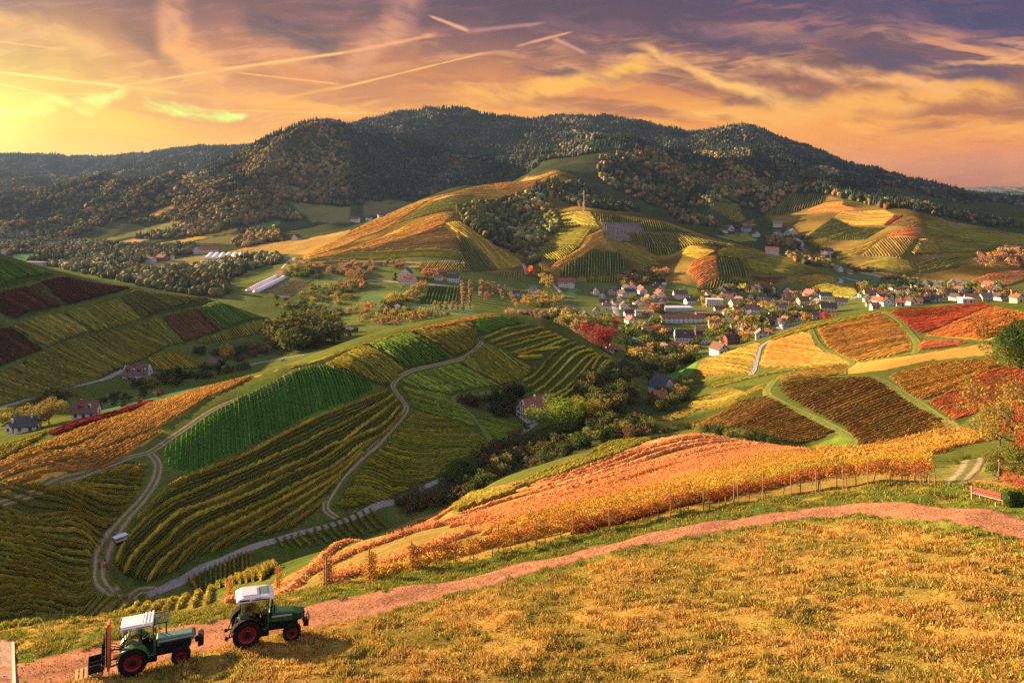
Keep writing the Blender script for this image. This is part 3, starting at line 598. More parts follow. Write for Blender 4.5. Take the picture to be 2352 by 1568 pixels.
 ('orange vine row on the sunlit round spur behind the village', 'G', [(85,818),(120,752),(285,712),(285,850),(160,925),(150,880)], (100,840,280,760), 4.4, ORANGE, S_SALMON, 1.8, 2.0, (850, 1300)),
 ('steep striped vine row right of the sunlit round spur', 'G', [(295,727),(455,742),(496,866),(294,848)], (370,850,340,732), 5.0, [(2,(.3,.26,.05)),(1,(.22,.18,.04))], S_DARK, 1.9, 1.2, (850, 1300)),
 ('fanned vine row directly behind the village roofs', 'G', [(170,940),(288,858),(500,886),(515,938),(300,948)], (290,940,310,865), 4.8, [(2,(.34,.26,.05)),(1,(.24,.2,.04))], S_DARK, 1.9, 1.2, (850, 1250)),
 ('slanting vine row on the plot at the end of the fanned rows', 'G', [(525,890),(678,902),(715,952),(562,952)], (580,895,640,950), 4.6, OLIVE, S_DARK, 1.8, 1.2, (850, 1250)),
 ('green olive vine row on the broad slope above the fanned rows', 'G', [(475,742),(690,732),(900,812),(785,858),(515,828)], (500,780,800,840), 4.6, OLIVE, S_OLIVE, 1.8, 1.8, (850, 1300)),
 ('dim vine row on the slope below the green olive one', 'G', [(500,842),(780,862),(690,895),(520,880)], (520,860,760,868), 4.6, BROWN, S_OLIVE, 1.8, 1.6, (850, 1250)),
 ('gold olive vine row beside the curling white lane', 'G', [(802,878),(950,842),(1095,870),(1078,898),(900,922)], (820,880,1070,890), 4.4, YELLOW, S_OLIVE, 1.8, 1.8, (850, 1250)),
 ('dark olive vine row on the capped knoll right of the long terrace', 'G', [(285,692),(400,652),(635,718),(455,738),(300,718)], (300,700,600,720), 4.6, OLIVE, S_DARK, 1.8, 1.6, (900, 1400)),
 ('green vine row at the far end of the mast hill', 'G', [(1000,965),(905,928),(1108,902),(1215,880),(1228,970),(1190,1000)], (920,930,1200,970), 4.4, OLIVE, (.1,.13,.03), 1.8, 1.8, (850, 1200)),
 # far right hill
 ('striped vine row on the high plot under the forest edge', 'G', [(608,438),(712,362),(772,297),(998,302),(1014,320),(988,360),(762,438)], (800,430,850,300), 6.5, [(2,(.28,.22,.05)),(1,(.2,.17,.05))], S_DARK, 1.9, 1.4, (1200, 2400)),
 ('orange vine row on the glowing plot under the forest edge', 'G', [(895,408),(1000,362),(1130,345),(1120,372),(1235,400),(1110,418)], (920,400,1200,390), 5.5, ORANGE, S_SALMON, 1.9, 2.4, (1200, 2200)),
 ('yellow vine row on the long sunlit back of the far right hill', 'G', [(1125,420),(1400,402),(1480,435),(1400,508),(1200,508),(1150,490),(1075,450)], (1100,440,1400,460), 5.5, [(2,(.38,.23,.05)),(1,(.28,.22,.045))], (.2,.14,.035), 1.9, 2.4, (1100, 2000)),
 ('dark red vine row on the slanting plot of the far right hill', 'G', [(1405,508),(1482,442),(1545,442),(1430,512)], (1420,508,1520,444), 5.0, [(1,(.25,.06,.05))], S_DARK, 1.9, 2.0, (1100, 2000)),
 ('yellow vine row beside the dark red plot of the far right hill', 'G', [(1440,514),(1555,440),(1640,460),(1672,490),(1620,516),(1560,520)], (1460,510,1600,460), 5.5, [(2,(.38,.23,.05)),(1,(.28,.22,.045))], (.2,.14,.035), 1.9, 2.4, (1100, 2000)),
 ('orange vine row on the brow of the far right hill', 'G', [(1435,580),(1560,522),(1655,517),(1640,588),(1425,592)], (1450,580,1640,540), 5.0, ORANGE, S_SALMON, 1.9, 2.2, (1100, 1800)),
 ('olive vine row on the long right slope of the far right hill', 'G', [(1690,480),(1900,510),(2352,575),(2500,600),(2500,660),(2352,645),(1900,585),(1685,580)], (1700,520,2300,600), 5.5, OLIVE, S_OLIVE, 1.9, 2.4, (1100, 1800)),
 ('brown vine row on the plot left of the dark gully', 'G', [(1395,602),(1630,602),(1520,735),(1245,715)], (1400,610,1500,730), 5.0, [(2,(.3,.18,.05)),(1,(.24,.2,.04))], S_OLIVE, 1.9, 1.8, (1000, 1600)),
 ('stippled vine row right of the dark gully', 'G', [(1645,602),(1740,602),(1798,698),(1585,708)], (1650,610,1780,690), 5.5, YELLOW, S_DARK, 1.9, 1.4, (1000, 1600)),
 ('olive vine row on the middle right slope of the far right hill', 'G', [(1752,602),(1900,595),(2250,650),(1850,698),(1805,690)], (1780,620,2150,650), 5.0, OLIVE, S_OLIVE, 1.9, 2.0, (1000, 1700)),
 ('pale yellow vine row on the strip left of the brown plot', 'G', [(1115,690),(1385,602),(1238,712),(1180,712)], (1130,695,1370,608), 5.0, YELLOW, S_OLIVE, 1.9, 2.0, (1000, 1600)),
 ('olive vine row on the low plot of the far right hill', 'G', [(1235,788),(1300,752),(1600,762),(1635,822),(1255,828)], (1250,790,1600,800), 4.8, OLIVE, S_OLIVE, 1.9, 2.0, (950, 1400)),
 ('green vine row along the lowest slope of the far right hill', 'G', [(1645,828),(1625,772),(2000,695),(2115,685),(1850,788)], (1650,800,2050,700), 4.8, OLIVE, S_OLIVE, 1.9, 2.0, (950, 1500)),
 ('orange brown vine row at the right edge behind the village', 'G', [(1990,885),(2120,835),(2352,812),(2500,815),(2500,870),(2352,872),(2200,925)], (2000,880,2350,840), 4.4, [(2,(.5,.2,.07)),(1,(.4,.24,.06))], S_SALMON, 1.8, 1.8, (900, 1300)),
 ('dark green vine row in the dip of the far right hill', 'G', [(870,600),(1060,455),(1190,515),(1420,525),(1290,600),(1060,608)], (900,590,1200,520), 5.0, [(1,(.15,.15,.03)),(1,(.1,.12,.03))], S_DARK, 1.9, 1.8, (1100, 1900)),
 ('pale olive vine row on the sunlit tongue above the lane', 'G', [(935,618),(1110,562),(1165,552),(1060,612)], (950,615,1140,560), 4.8, OLIVE, S_OLIVE, 1.9, 1.8, (1050, 1800)),
 ('small striped vine row on the dark knob above the lane', 'G', [(1065,608),(1165,567),(1295,600)], (1160,605,1170,570), 5.0, OLIVE, S_DARK, 1.9, 1.2, (1050, 1700)),
 ('olive vine row on the first small plot below the forest', 'G', [(220,392),(300,357),(428,362),(438,400),(300,408)], (330,405,350,362), 6.0, OLIVE, S_OLIVE, 1.9, 1.8, (1200, 2400)),
 ('yellow vine row on the second small plot below the forest', 'G', [(300,412),(430,404),(478,468),(380,478)], (320,420,470,460), 5.5, YELLOW, S_OLIVE, 1.9, 2.2, (1200, 2200)),
 ('yellow vine row on the third small plot below the forest', 'G', [(440,492),(525,472),(545,510),(460,520)], (450,495,540,500), 5.0, YELLOW, S_OLIVE, 1.9, 2.0, (1200, 2200)),
 # valley floor
 ('dark vine row on the square plot among the orchard trees', 'N', [(1830,418),(2172,440),(2130,632),(1655,640)], (1900,640,1960,425), 5.0, GREEN, S_DARK, 1.8, 1.2, (600, 1000)),
 ('young striped row on the plot beside the plastic tunnels', 'N', [(0,400),(60,365),(470,345),(240,500),(170,552),(0,540),(-120,480)], (0,520,420,350), 4.0, [(1,(.26,.2,.08)),(1,(.14,.17,.05))], (.2,.15,.07), .7, .8, (700, 1200)),
]

# ------------------------------------------------------------------ vine rows
ROWS = []          # dict(P=Nx3 polyline, h, w, pal, label, group, near)
PAINT = []         # (outline in picture units, (y0, y1), colour, noise)
def drape(XY, step):
    XY = resample(np.asarray(XY, float), step); return np.c_[XY, ground_z(XY[:, 0], XY[:, 1])]
def row_score(P, h):
    px = P[:, 0] / P[:, 1] * FX + CX; py = HZ - P[:, 2] / P[:, 1] * FX
    ok = (px > 0) & (px < 2352) & (py > 0) & (py < 1568)
    return float((np.hypot(np.diff(px), np.diff(py)) * (h * FX / P[:-1, 1]) * ok[:-1]).sum())
def add_row(XY, h, w, pl, label, group):
    ym = float(np.mean(np.asarray(XY)[:, 1]))
    P = drape(XY, max(.45, min(3.0, ym / 260)))
    if len(P) < 3: return
    ROWS.append(dict(P=P, h=h, w=w, pal=pl, label=label, group=group, y=ym, score=row_score(P, h)))
def poly_field(label, crop, poly, dirp, spacing, pl, soil, h, w, yr):
    if yr[1] < 800: spacing *= .62 if spacing < 3.5 else .8; h *= .72; w *= .68
    else: spacing *= .78; h *= .9; w *= .8
    if crop == 'D': h *= .72; w *= .76; spacing *= 1.1
    Pp = cv(crop, poly); dp = cv(crop, [dirp[:2], dirp[2:]])
    XY = np.array([unproj(x, y, *yr) for x, y in Pp])
    a, b = (np.array(unproj(x, y, *yr)) for x, y in dp)
    d = (b - a) / np.linalg.norm(b - a); nrm = np.array([-d[1], d[0]])
    u, v = XY @ d, XY @ nrm
    PAINT.append((Pp, (XY[:, 1].min() * .95, XY[:, 1].max() * 1.05), soil))
    fr = np.random.default_rng(abs(hash(label)) % 1000 if False else len(label) * 7)
    t = v.min() + spacing * .5
    while t < v.max():
        xs = []
        for i in range(len(u)):
            j = (i + 1) % len(u)
            if (v[i] > t) != (v[j] > t): xs.append(u[i] + (t - v[i]) / (v[j] - v[i]) * (u[j] - u[i]))
        xs.sort()
        for k in range(0, len(xs) - 1, 2):
            l = xs[k + 1] - xs[k]
            if l > 6:
                uu = np.array([xs[k] + fr.uniform(0, .8), xs[k + 1] - fr.uniform(0, .8)])
                # an occasional missing vine splits a row
                n = max(2, int(l / 4)); s = np.linspace(uu[0], uu[1], n)
                wob = t + .12 * np.sin(s * .13 + t)
                add_row(s[:, None] * d + wob[:, None] * nrm, h * fr.uniform(.92, 1.08), w * fr.uniform(.85, 1.15), pl, label, 'vine rows')
        t += spacing * fr.uniform(.97, 1.03)
for f in FIELDS: poly_field(*f)

def key_rows(keys, ns, pl, label, h, w, yr=(19, 12000), ordinals=None, cut=None, smooth=5, skip=()):
    """rows led through hand-traced rows; ns rows from each to the next"""
    K = [np.array([unproj(x, y, *yr) for x, y in k]) for k in keys]
    m = 24; K = [np.stack([np.interp(np.linspace(0, 1, m), np.linspace(0, 1, len(c)), c[:, q]) for q in (0, 1)], 1) for c in (catmull(k, smooth) if len(k) > 2 else k for k in K)]
    out = []
    for i in range(len(K) - 1):
        for j in range(ns[i]): t = j / ns[i]; out.append((K[i] * (1 - t) + K[i + 1] * t, i, j))
    out.append((K[-1], len(K) - 1, 0))
    for q, (c, i, j) in enumerate(out):
        if j in skip: continue
        if cut and j: c = c[int(m * cut(i, j)):]
        add_row(c, h * rng.uniform(.94, 1.06), w, pl(i, j) if callable(pl) else pl, ordinals(q) if ordinals else label, 'vine rows')
H3 = [[(230,1084),(285,1076),(336,1073)], [(191,1104),(258,1107),(325,1115)], [(103,1132),(200,1139),(301,1152)], [(-150,1140),(0,1169),(125,1187),(246,1212)], [(-150,1190),(0,1217),(110,1235),(216,1262)],
 [(-150,1240),(0,1263),(105,1286),(206,1313)], [(-150,1318),(0,1331),(105,1343),(212,1354)], [(-150,1388),(0,1385),(130,1383),(222,1371)], [(-100,1424),(0,1420),(40,1417),(75,1408)]]
key_rows(H3, [4, 4, 5, 4, 4, 5, 4, 3], [(3, (.30, .26, .035)), (2, (.20, .22, .03)), (1, (.36, .24, .045))], 'green vine row on the shaded slope inside the gravel hairpin', 1.35, .62, (100, 240))
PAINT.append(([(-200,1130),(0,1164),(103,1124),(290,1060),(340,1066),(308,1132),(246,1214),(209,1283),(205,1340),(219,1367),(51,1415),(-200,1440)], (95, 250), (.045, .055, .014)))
ORD = ['lowest', 'second', 'third', 'fourth', 'fifth', 'sixth', 'seventh', 'eighth', 'ninth', 'tenth', 'eleventh', 'twelfth']
# terraces above the hairpin, each row drawn as it lies
T1 = [[(314,1196),(376,1132),(513,1067),(686,982),(800,935),(890,898)],
 [(265,1293),(290,1241),(342,1190),(444,1132),(581,1071),(718,1009),(804,968),(905,908)],
 [(284,1317),(308,1276),(359,1224),(478,1159),(615,1094),(752,1030),(806,1004),(915,918)],
 [(311,1327),(340,1280),(400,1228),(520,1160),(650,1098),(770,1040),(870,985),(918,935)],
 [(338,1339),(375,1290),(440,1240),(550,1180),(680,1115),(790,1058),(880,1000),(921,950)],
 [(383,1319),(430,1270),(520,1215),(620,1165),(720,1110),(800,1065),(860,1015)],
 [(485,1271),(560,1220),(640,1175),(720,1130),(785,1088),(835,1040)],
 [(605,1228),(680,1180),(740,1135),(785,1095)],
 [(667,1211),(700,1186),(737,1159)]]
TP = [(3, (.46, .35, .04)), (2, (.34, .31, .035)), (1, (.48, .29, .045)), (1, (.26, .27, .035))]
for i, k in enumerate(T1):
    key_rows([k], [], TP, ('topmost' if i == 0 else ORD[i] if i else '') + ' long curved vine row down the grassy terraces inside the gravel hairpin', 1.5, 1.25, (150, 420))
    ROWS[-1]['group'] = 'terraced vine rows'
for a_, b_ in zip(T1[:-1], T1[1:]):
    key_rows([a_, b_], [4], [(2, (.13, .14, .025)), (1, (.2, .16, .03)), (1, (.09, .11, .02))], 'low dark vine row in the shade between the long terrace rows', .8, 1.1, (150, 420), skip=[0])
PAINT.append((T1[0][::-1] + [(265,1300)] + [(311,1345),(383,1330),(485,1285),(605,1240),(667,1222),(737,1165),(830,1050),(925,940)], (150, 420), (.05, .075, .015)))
# terraces on the right shoulder of the green hill
T2 = [[(1111,779),(1161,758),(1216,748)], [(1126,787),(1179,769.5),(1249,754)], [(1140,795),(1193,781),(1267,764)], [(1153,801),(1212,785),(1282,770)],
 [(1173,810.5),(1235,795),(1292,775)], [(1183,814),(1247,803),(1306,781)], [(1190,817.5),(1228,808),(1290,799)], [(1189,820),(1247,818)], [(1197,824),(1245,823)]]
for i, k in enumerate(T2):
    key_rows([k], [], TP, ('topmost' if i == 0 else ORD[i]) + ' straight vine row down the upper right terraces of the green hill', 1.4, 1.2, (300, 520)); ROWS[-1]['group'] = 'terraced vine rows'
T3 = [[(1500,550),(1600,490),(1690,380),(1860,290)], [(1530,590),(1650,510),(1760,390),(1920,320)], [(1580,620),(1690,540),(1810,410),(1970,345)], [(1640,640),(1740,570),(1860,450),(2010,370)],
 [(1690,650),(1800,590),(1910,470),(2060,390)], [(1750,655),(1850,590),(1960,480),(2100,405)], [(1860,610),(1920,560),(1990,500),(2110,430)], [(1900,608),(1960,555),(2020,510),(2130,440)], [(1940,605),(2000,560),(2050,520),(2120,480)]]
for i, k in enumerate(T3):
    key_rows([cv('C', k)], [], TP, ('first' if i == 0 else ORD[i]) + ' bent vine row from the left on the lower right terraces of the green hill', 1.4, 1.2, (260, 520)); ROWS[-1]['group'] = 'terraced vine rows'
PAINT.append((cv('C', [(1230,255),(1500,160),(1620,185),(1860,280),(2130,430),(2140,480),(1940,620),(1740,670),(1500,570),(1590,440),(1235,280)]), (260, 520), (.055, .08, .015)))
# rows falling away from the roadside bank towards the hairpin
N1 = [cv('A', k) for k in [[(-160,960),(-20,850)], [(0,895),(150,798)], [(200,852),(430,730)], [(420,818),(630,672)], [(600,803),(790,648)], [(760,792),(985,648)], [(930,777),(1125,636)], [(1110,762),(1250,628)], [(1200,738),(1320,610)], [(1300,728),(1385,598)], [(1390,718),(1450,586)]]]
key_rows(N1, [2, 3, 2, 2, 3, 2, 2, 1, 1, 1], lambda i, j: [(3, (.36, .28, .05)), (1, (.25, .24, .04))] if i > 4 else [(2, (.30, .26, .04)), (1, (.22, .22, .035))], 'short vine row dropping from the roadside bank behind the tractors', 1.05, .55, (72, 200))
PAINT.append((cv('A', [(-300,1060),(0,905),(600,815),(1000,780),(1400,722),(1460,590),(1250,625),(985,650),(600,690),(0,830),(-300,900)]), (50, 210), (.16, .13, .03)))
N2 = [cv('A', k) for k in [[(1265,530),(1330,605)], [(1380,475),(1480,592)], [(1480,432),(1620,565)], [(1570,385),(1760,545)], [(1680,355),(1850,480)]]]
key_rows(N2, [3, 3, 3, 4], [(2, (.2, .2, .03)), (1, (.36, .2, .05))], 'short dark vine row below the paved lane near the hairpin', 1.25, .6, (70, 230))
N3 = [cv('A', k) for k in [[(1852,262),(1905,322)], [(2000,228),(2085,312)], [(2155,178),(2265,282)], [(2335,112),(2445,240)], [(2480,60),(2600,190)]]]
key_rows(N3, [3, 3, 4, 3], [(3, (.2, .2, .03)), (1, (.3, .22, .04))], 'short green vine row below the paved lane halfway to the farmhouse', 1.25, .6, (80, 260))
PAINT.append((cv('A', [(1230,560),(1380,470),(1560,390),(1850,262),(2330,110),(2600,60),(2600,200),(2260,300),(1900,480),(1500,600),(1330,620)]), (60, 280), (.06, .09, .018)))
# long rows beside the road
N4 = [[(960,1306),(1250,1250),(1500,1193),(1750,1146),(1950,1118),(2140,1113)],
 [(848,1328),(1150,1245),(1450,1165),(1700,1108),(1900,1060),(2140,1052)],
 [(745,1345),(1050,1235),(1300,1165),(1500,1122),(1700,1058),(1860,1036)],
 [(632,1362),(900,1240),(1150,1170),(1350,1105),(1550,1050),(1740,1022)],
 [(525,1392),(760,1270),(960,1190),(1150,1125),(1350,1052),(1600,1001)]]
NEARP = [(3, (.46, .17, .05)), (3, (.42, .08, .035)), (1, (.26, .2, .04)), (1, (.5, .3, .06)), (2, (.14, .06, .025))]
def n4p(i, j):
    if i == 0 and j <= 1: return NEARP
    return [YELLOW, GOLD, SALMON, SALMON, SALMON][i]
_r0 = len(ROWS)
for i in range(4):
    lab = ['gold vine row just behind the front row by the red road', 'yellow gold vine row in the sunlit field beyond the red road', 'salmon orange vine row in the glowing field above the valley', 'red orange vine row at the far edge of the glowing field'][i]
    key_rows(N4[i:i + 2], [[5, 9, 10, 7][i]], (lambda ii, j, i=i: n4p(i, j)), lab, [.9, .8, .8, .8][i], [.8, 1.1, 1.2, 1.2][i], (40, 260), cut=lambda a, j, i=i: [.2, .24, .26, .3][i] + .05 * (j % 3), skip=[[], [1], [5], []][i])
    ROWS.pop() if i < 3 else None
ROWS[_r0]['label'] = 'front vine row along the red road with bare trunks and red brown leaves'
ROWS[_r0].update(h=1.7, w=.85, trunks=True)
PAINT.append((N4[0] + [(2140,1052),(1860,1036)] + N4[4][::-1], (40, 260), (.23, .17, .045)))
N5 = [cv('C', k) for k in [[(1050,1440),(1500,1275),(1900,1125),(2350,962)], [(1000,1405),(1350,1310),(1720,1160),(2120,1005)]]]
key_rows(N5, [5], [(2, (.3, .26, .04)), (1, (.2, .2, .03))], 'olive vine row on the low strip above the shrubs of the lane', 1.2, 1.0, (100, 330))
PAINT.append((N5[0] + N5[1][::-1], (100, 330), (.09, .1, .02)))

def row_geo(r, rg):
    P, h, w, y = r['P'], r['h'], r['w'], r['y']
    n = len(P); T = np.gradient(P[:, :2], axis=0); T /= np.linalg.norm(T, axis=1)[:, None] + 1e-9
    Nn = np.c_[-T[:, 1], T[:, 0], np.zeros(n)]
    base = pal(r['pal'], 1, rg)[0]
    mix = pal(r['pal'], n, rg)
    # slow changes of colour along the row
    s = np.arange(n); slow = np.exp(.22 * np.sin(s * .07 + rg.uniform(0, 6)) + .15 * np.sin(s * .21 + rg.uniform(0, 6)))
    colr = (.45 * base + .55 * mix) * slow[:, None] * rg.uniform(.82, 1.2)
    hh = h * (1 + .10 * rg.normal(size=n)) ; ww = w * (1 + .12 * rg.normal(size=n))
    lift = .30 if r.get('trunks') else .12
    prof = [(-.42, lift), (-.5, .55), (-.26, .96), (.26, .98), (.5, .55), (.42, lift)]
    if y < 420: hh = hh * np.where(rg.uniform(size=n) < .05, .35, 1) * rg.uniform(.8, 1.12, n)
    core = .12 if r.get('trunks') else .42 if y < 120 else .75 if y < 330 else 1.0
    if y < 330: ww = ww * core; hh = hh * (core + .12); colr = colr * .8
    if y > 600: prof = [(-.5, lift), (-.36, .95), (.36, .95), (.5, lift)]
    k = len(prof); V = np.empty((n, k, 3)); C = np.empty((n, k, 3))
    for j, (a, b) in enumerate(prof):
        V[:, j] = P + Nn * (a * ww + .07 * w * rg.normal(size=n))[:, None]; V[:, j, 2] += b * hh + .05 * h * rg.normal(size=n)
        C[:, j] = colr * np.exp(rg.normal(0, .20, (n, 1)))
    for e, q in ((0, 1), (n - 1, n - 2)):
        V[e] = P[e] + (V[e] - P[e]) * (.3, .3, .45)
    i0 = np.arange(n - 1)[:, None] * k + np.arange(k - 1)[None]
    F = np.stack([i0, i0 + k, i0 + k + 1, i0 + 1], -1).reshape(-1, 4)
    ends = []
    for e in (0, n - 1):
        b0 = e * k; ends += [(b0, b0 + 1, b0 + k - 2, b0 + k - 1)] + ([(b0 + 1, b0 + 2, b0 + 3, b0 + 4)] if k == 6 else [])
    F = np.r_[F, np.array(ends)]
    parts = [(V.reshape(-1, 3), F, C.reshape(-1, 3))] if not r.get('trunks') else []
    L = np.linalg.norm(np.diff(P, axis=0), axis=1).sum()
    dens, sz = (480 if r.get('trunks') else 200, .125) if y < 70 else (90, .17) if y < 115 else (40, .22) if y < 200 else (17, .29) if y < 330 else (7, .4) if y < 560 else (0, .6)
    m = int(L * dens)
    if m:
        t = rg.uniform(0, n - 1.001, m); t = t[(hh[t.astype(int)] > .5 * np.median(hh)) | (rg.uniform(size=m) < .3)]; m = len(t); i = t.astype(int); fr = (t - i)[:, None]
        c = P[i] * (1 - fr) + P[i + 1] * fr
        ang = rg.uniform(-.25, math.pi + .25, m); rad = rg.uniform(.55, 1.2, m) * (1 + .25 * np.sin(t * .9 + t * t * .01))
        c = c + Nn[i] * (np.cos(ang) * .52 * w * rad)[:, None]
        c[:, 2] += h * (lift + (1 - lift) * (.35 + .62 * np.sin(ang) * rad * rg.uniform(.5, 1, m)))
        lc = pal(r['pal'], m, rg) * .6 + colr[i] * .4
        parts.append(leaf_quads(c, sz * rg.uniform(.6, 1.3, m), vary(lc, m, rg, .28, .1), rg))
    return merge(parts)
for r in ROWS: r['label'] = r['label'].strip()
ROWS.sort(key=lambda r: -r['score'])
print('vine rows', len(ROWS))
_rg = np.random.default_rng(21)
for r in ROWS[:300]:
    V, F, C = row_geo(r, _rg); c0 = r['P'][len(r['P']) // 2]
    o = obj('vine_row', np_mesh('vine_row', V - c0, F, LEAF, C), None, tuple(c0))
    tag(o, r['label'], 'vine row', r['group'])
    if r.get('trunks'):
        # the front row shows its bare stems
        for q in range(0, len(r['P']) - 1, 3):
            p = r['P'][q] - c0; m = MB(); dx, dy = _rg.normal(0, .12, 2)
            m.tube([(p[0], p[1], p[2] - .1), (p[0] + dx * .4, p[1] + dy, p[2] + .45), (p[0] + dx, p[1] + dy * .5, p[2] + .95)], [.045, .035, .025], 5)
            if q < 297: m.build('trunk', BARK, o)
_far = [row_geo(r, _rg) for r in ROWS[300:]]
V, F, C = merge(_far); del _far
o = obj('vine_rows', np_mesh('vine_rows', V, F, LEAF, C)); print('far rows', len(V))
tag(o, 'countless striped vine rows covering the more distant slopes and plots', 'vineyard', None, 'stuff')

# ------------------------------------------------------------------ ground: one sheet to the horizon, coloured by what grows on it
FOREST = []   # (outline, (y0, y1), kind) filled here, trees planted later
PAINT2 = [
 ([(-900,1200),(3200,1000),(3200,2600),(-900,2600)], (10, 62), (.20, .20, .045)),
]
def ground_sheet():
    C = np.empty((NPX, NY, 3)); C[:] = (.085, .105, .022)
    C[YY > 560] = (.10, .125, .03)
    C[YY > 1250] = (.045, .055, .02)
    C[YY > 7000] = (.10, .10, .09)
    def paint(poly, yr, col):
        m = (YY > yr[0]) & (YY < yr[1]) & inpoly(PX, PY, poly); C[m] = col
    vh = cv('F', [(-330,720),(0,545),(480,335),(820,250),(1280,172),(1450,140),(1700,330),(2000,440),(2352,560),(2700,660),(3050,760),(3200,830),(2900,900),(2300,900),(1500,880),(900,830),(300,760),(-330,770)])
    paint(vh, (880, 1950), (.20, .14, .032))
    paint(cv('G', [(600,440),(720,350),(1000,290),(1150,340),(1560,400),(1900,490),(2352,570),(2600,600),(2600,860),(1850,880),(1230,830),(1100,690),(880,620)]), (950, 2100), (.19, .135, .032))
    b = .75 + .35 * np.tanh(1.5 * waves(XX, YY, 120, 9, 71)); k = (YY > 880) & (YY < 2100) & (C[..., 0] > .18); C[k] *= b[k][:, None]
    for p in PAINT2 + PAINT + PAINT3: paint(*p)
    # meadow on the castle hill: gold grass, greener along the road
    mead = (YY < 60) & (PY > 1100)
    r = np.random.default_rng(5)
    g = .5 + .5 * np.tanh(1.3 * waves(XX, YY, 6, 9, 31) + .6 * waves(XX, YY, 1.7, 9, 32))
    mc = np.array((.34, .21, .05))[None, None] * g[..., None] + np.array((.22, .17, .035))[None, None] * (1 - g[..., None])
    C[mead] = mc[mead]
    # greener verge between the road and the vines
    rd = np.array(catmull([unproj(x, y) for x, y in ROAD_P], 8))
    m = np.nonzero((YY < 70).ravel())[0]; P = np.stack([XX.ravel()[m], YY.ravel()[m]], 1)
    d = np.full(len(P), 1e9); side = np.zeros(len(P))
    for a, b in zip(rd[:-1], rd[1:]):
        ab = b - a; t = np.clip(((P - a) @ ab) / (ab @ ab + 1e-9), 0, 1); q = P - a - t[:, None] * ab; dd = np.hypot(q[:, 0], q[:, 1])
        sd = ab[0] * q[:, 1] - ab[1] * q[:, 0]; k = dd < d; d[k] = dd[k]; side[k] = sd[k]
    c = C.reshape(-1, 3)
    v = (side > 0) & (d < 6.5); n = waves(P[:, 0], P[:, 1], 2.2, 9, 41)
    c[m[v]] = np.where(n[v][:, None] > .7, (.24, .19, .04), (.085, .125, .022))
    v = (side <= 0) & (d < 3.2 + n); c[m[v]] = (.16, .18, .03)
    idx = np.arange(NPX * NY).reshape(NPX, NY)
    Fq = np.stack([idx[:-1, :-1], idx[1:, :-1], idx[1:, 1:], idx[:-1, 1:]], -1).reshape(-1, 4)
    mt = bpy.data.materials.new('grass_and_soil'); mt.use_nodes = True
    t = NT(mt.node_tree); at = t.n('ShaderNodeAttribute', attribute_name='Col'); g = t.n('ShaderNodeNewGeometry')
    cc = at.outputs['Color']
    for sc, am, dt in ((.02, .3, 4), (.35, .3, 5), (3.0, .35, 5)):
        f, _ = t.noise(g.outputs['Position'], sc, dt, .65); cc = t.mix(1.0, cc, t.ramp(f, [(.28, (1 - am,) * 3), (.72, (1 + am * .9,) * 3)]), 'MULTIPLY')
    f, _ = t.noise(g.outputs['Position'], .9, 5, .6); cc = t.mix(t.math('MULTIPLY', t.smooth(f, .5, .75), .35), cc, t.mix(1.0, cc, (1.5, 1.15, .8), 'MULTIPLY'))
    b = t.n('ShaderNodeBsdfDiffuse'); t.link(cc, b.inputs[0])
    f2, _ = t.noise(g.outputs['Position'], 5.0, 6, .7); bp = t.n('ShaderNodeBump'); bp.inputs['Strength'].default_value = .6; bp.inputs['Distance'].default_value = .15
    t.link(f2, bp.inputs['Height']); t.link(bp.outputs[0], b.inputs['Normal'])
    o = t.n('ShaderNodeOutputMaterial'); t.link(b.outputs[0], o.inputs[0])
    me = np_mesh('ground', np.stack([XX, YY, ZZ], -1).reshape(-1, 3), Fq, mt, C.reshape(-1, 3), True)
    return tag(obj('ground', me), kind='structure')
ROAD_P = [(-120,1600),(60,1548),(250,1510),(450,1468),(700,1420),(1000,1357),(1300,1283),(1600,1214),(1900,1178),(2100,1174),(2352,1216),(2600,1290)]
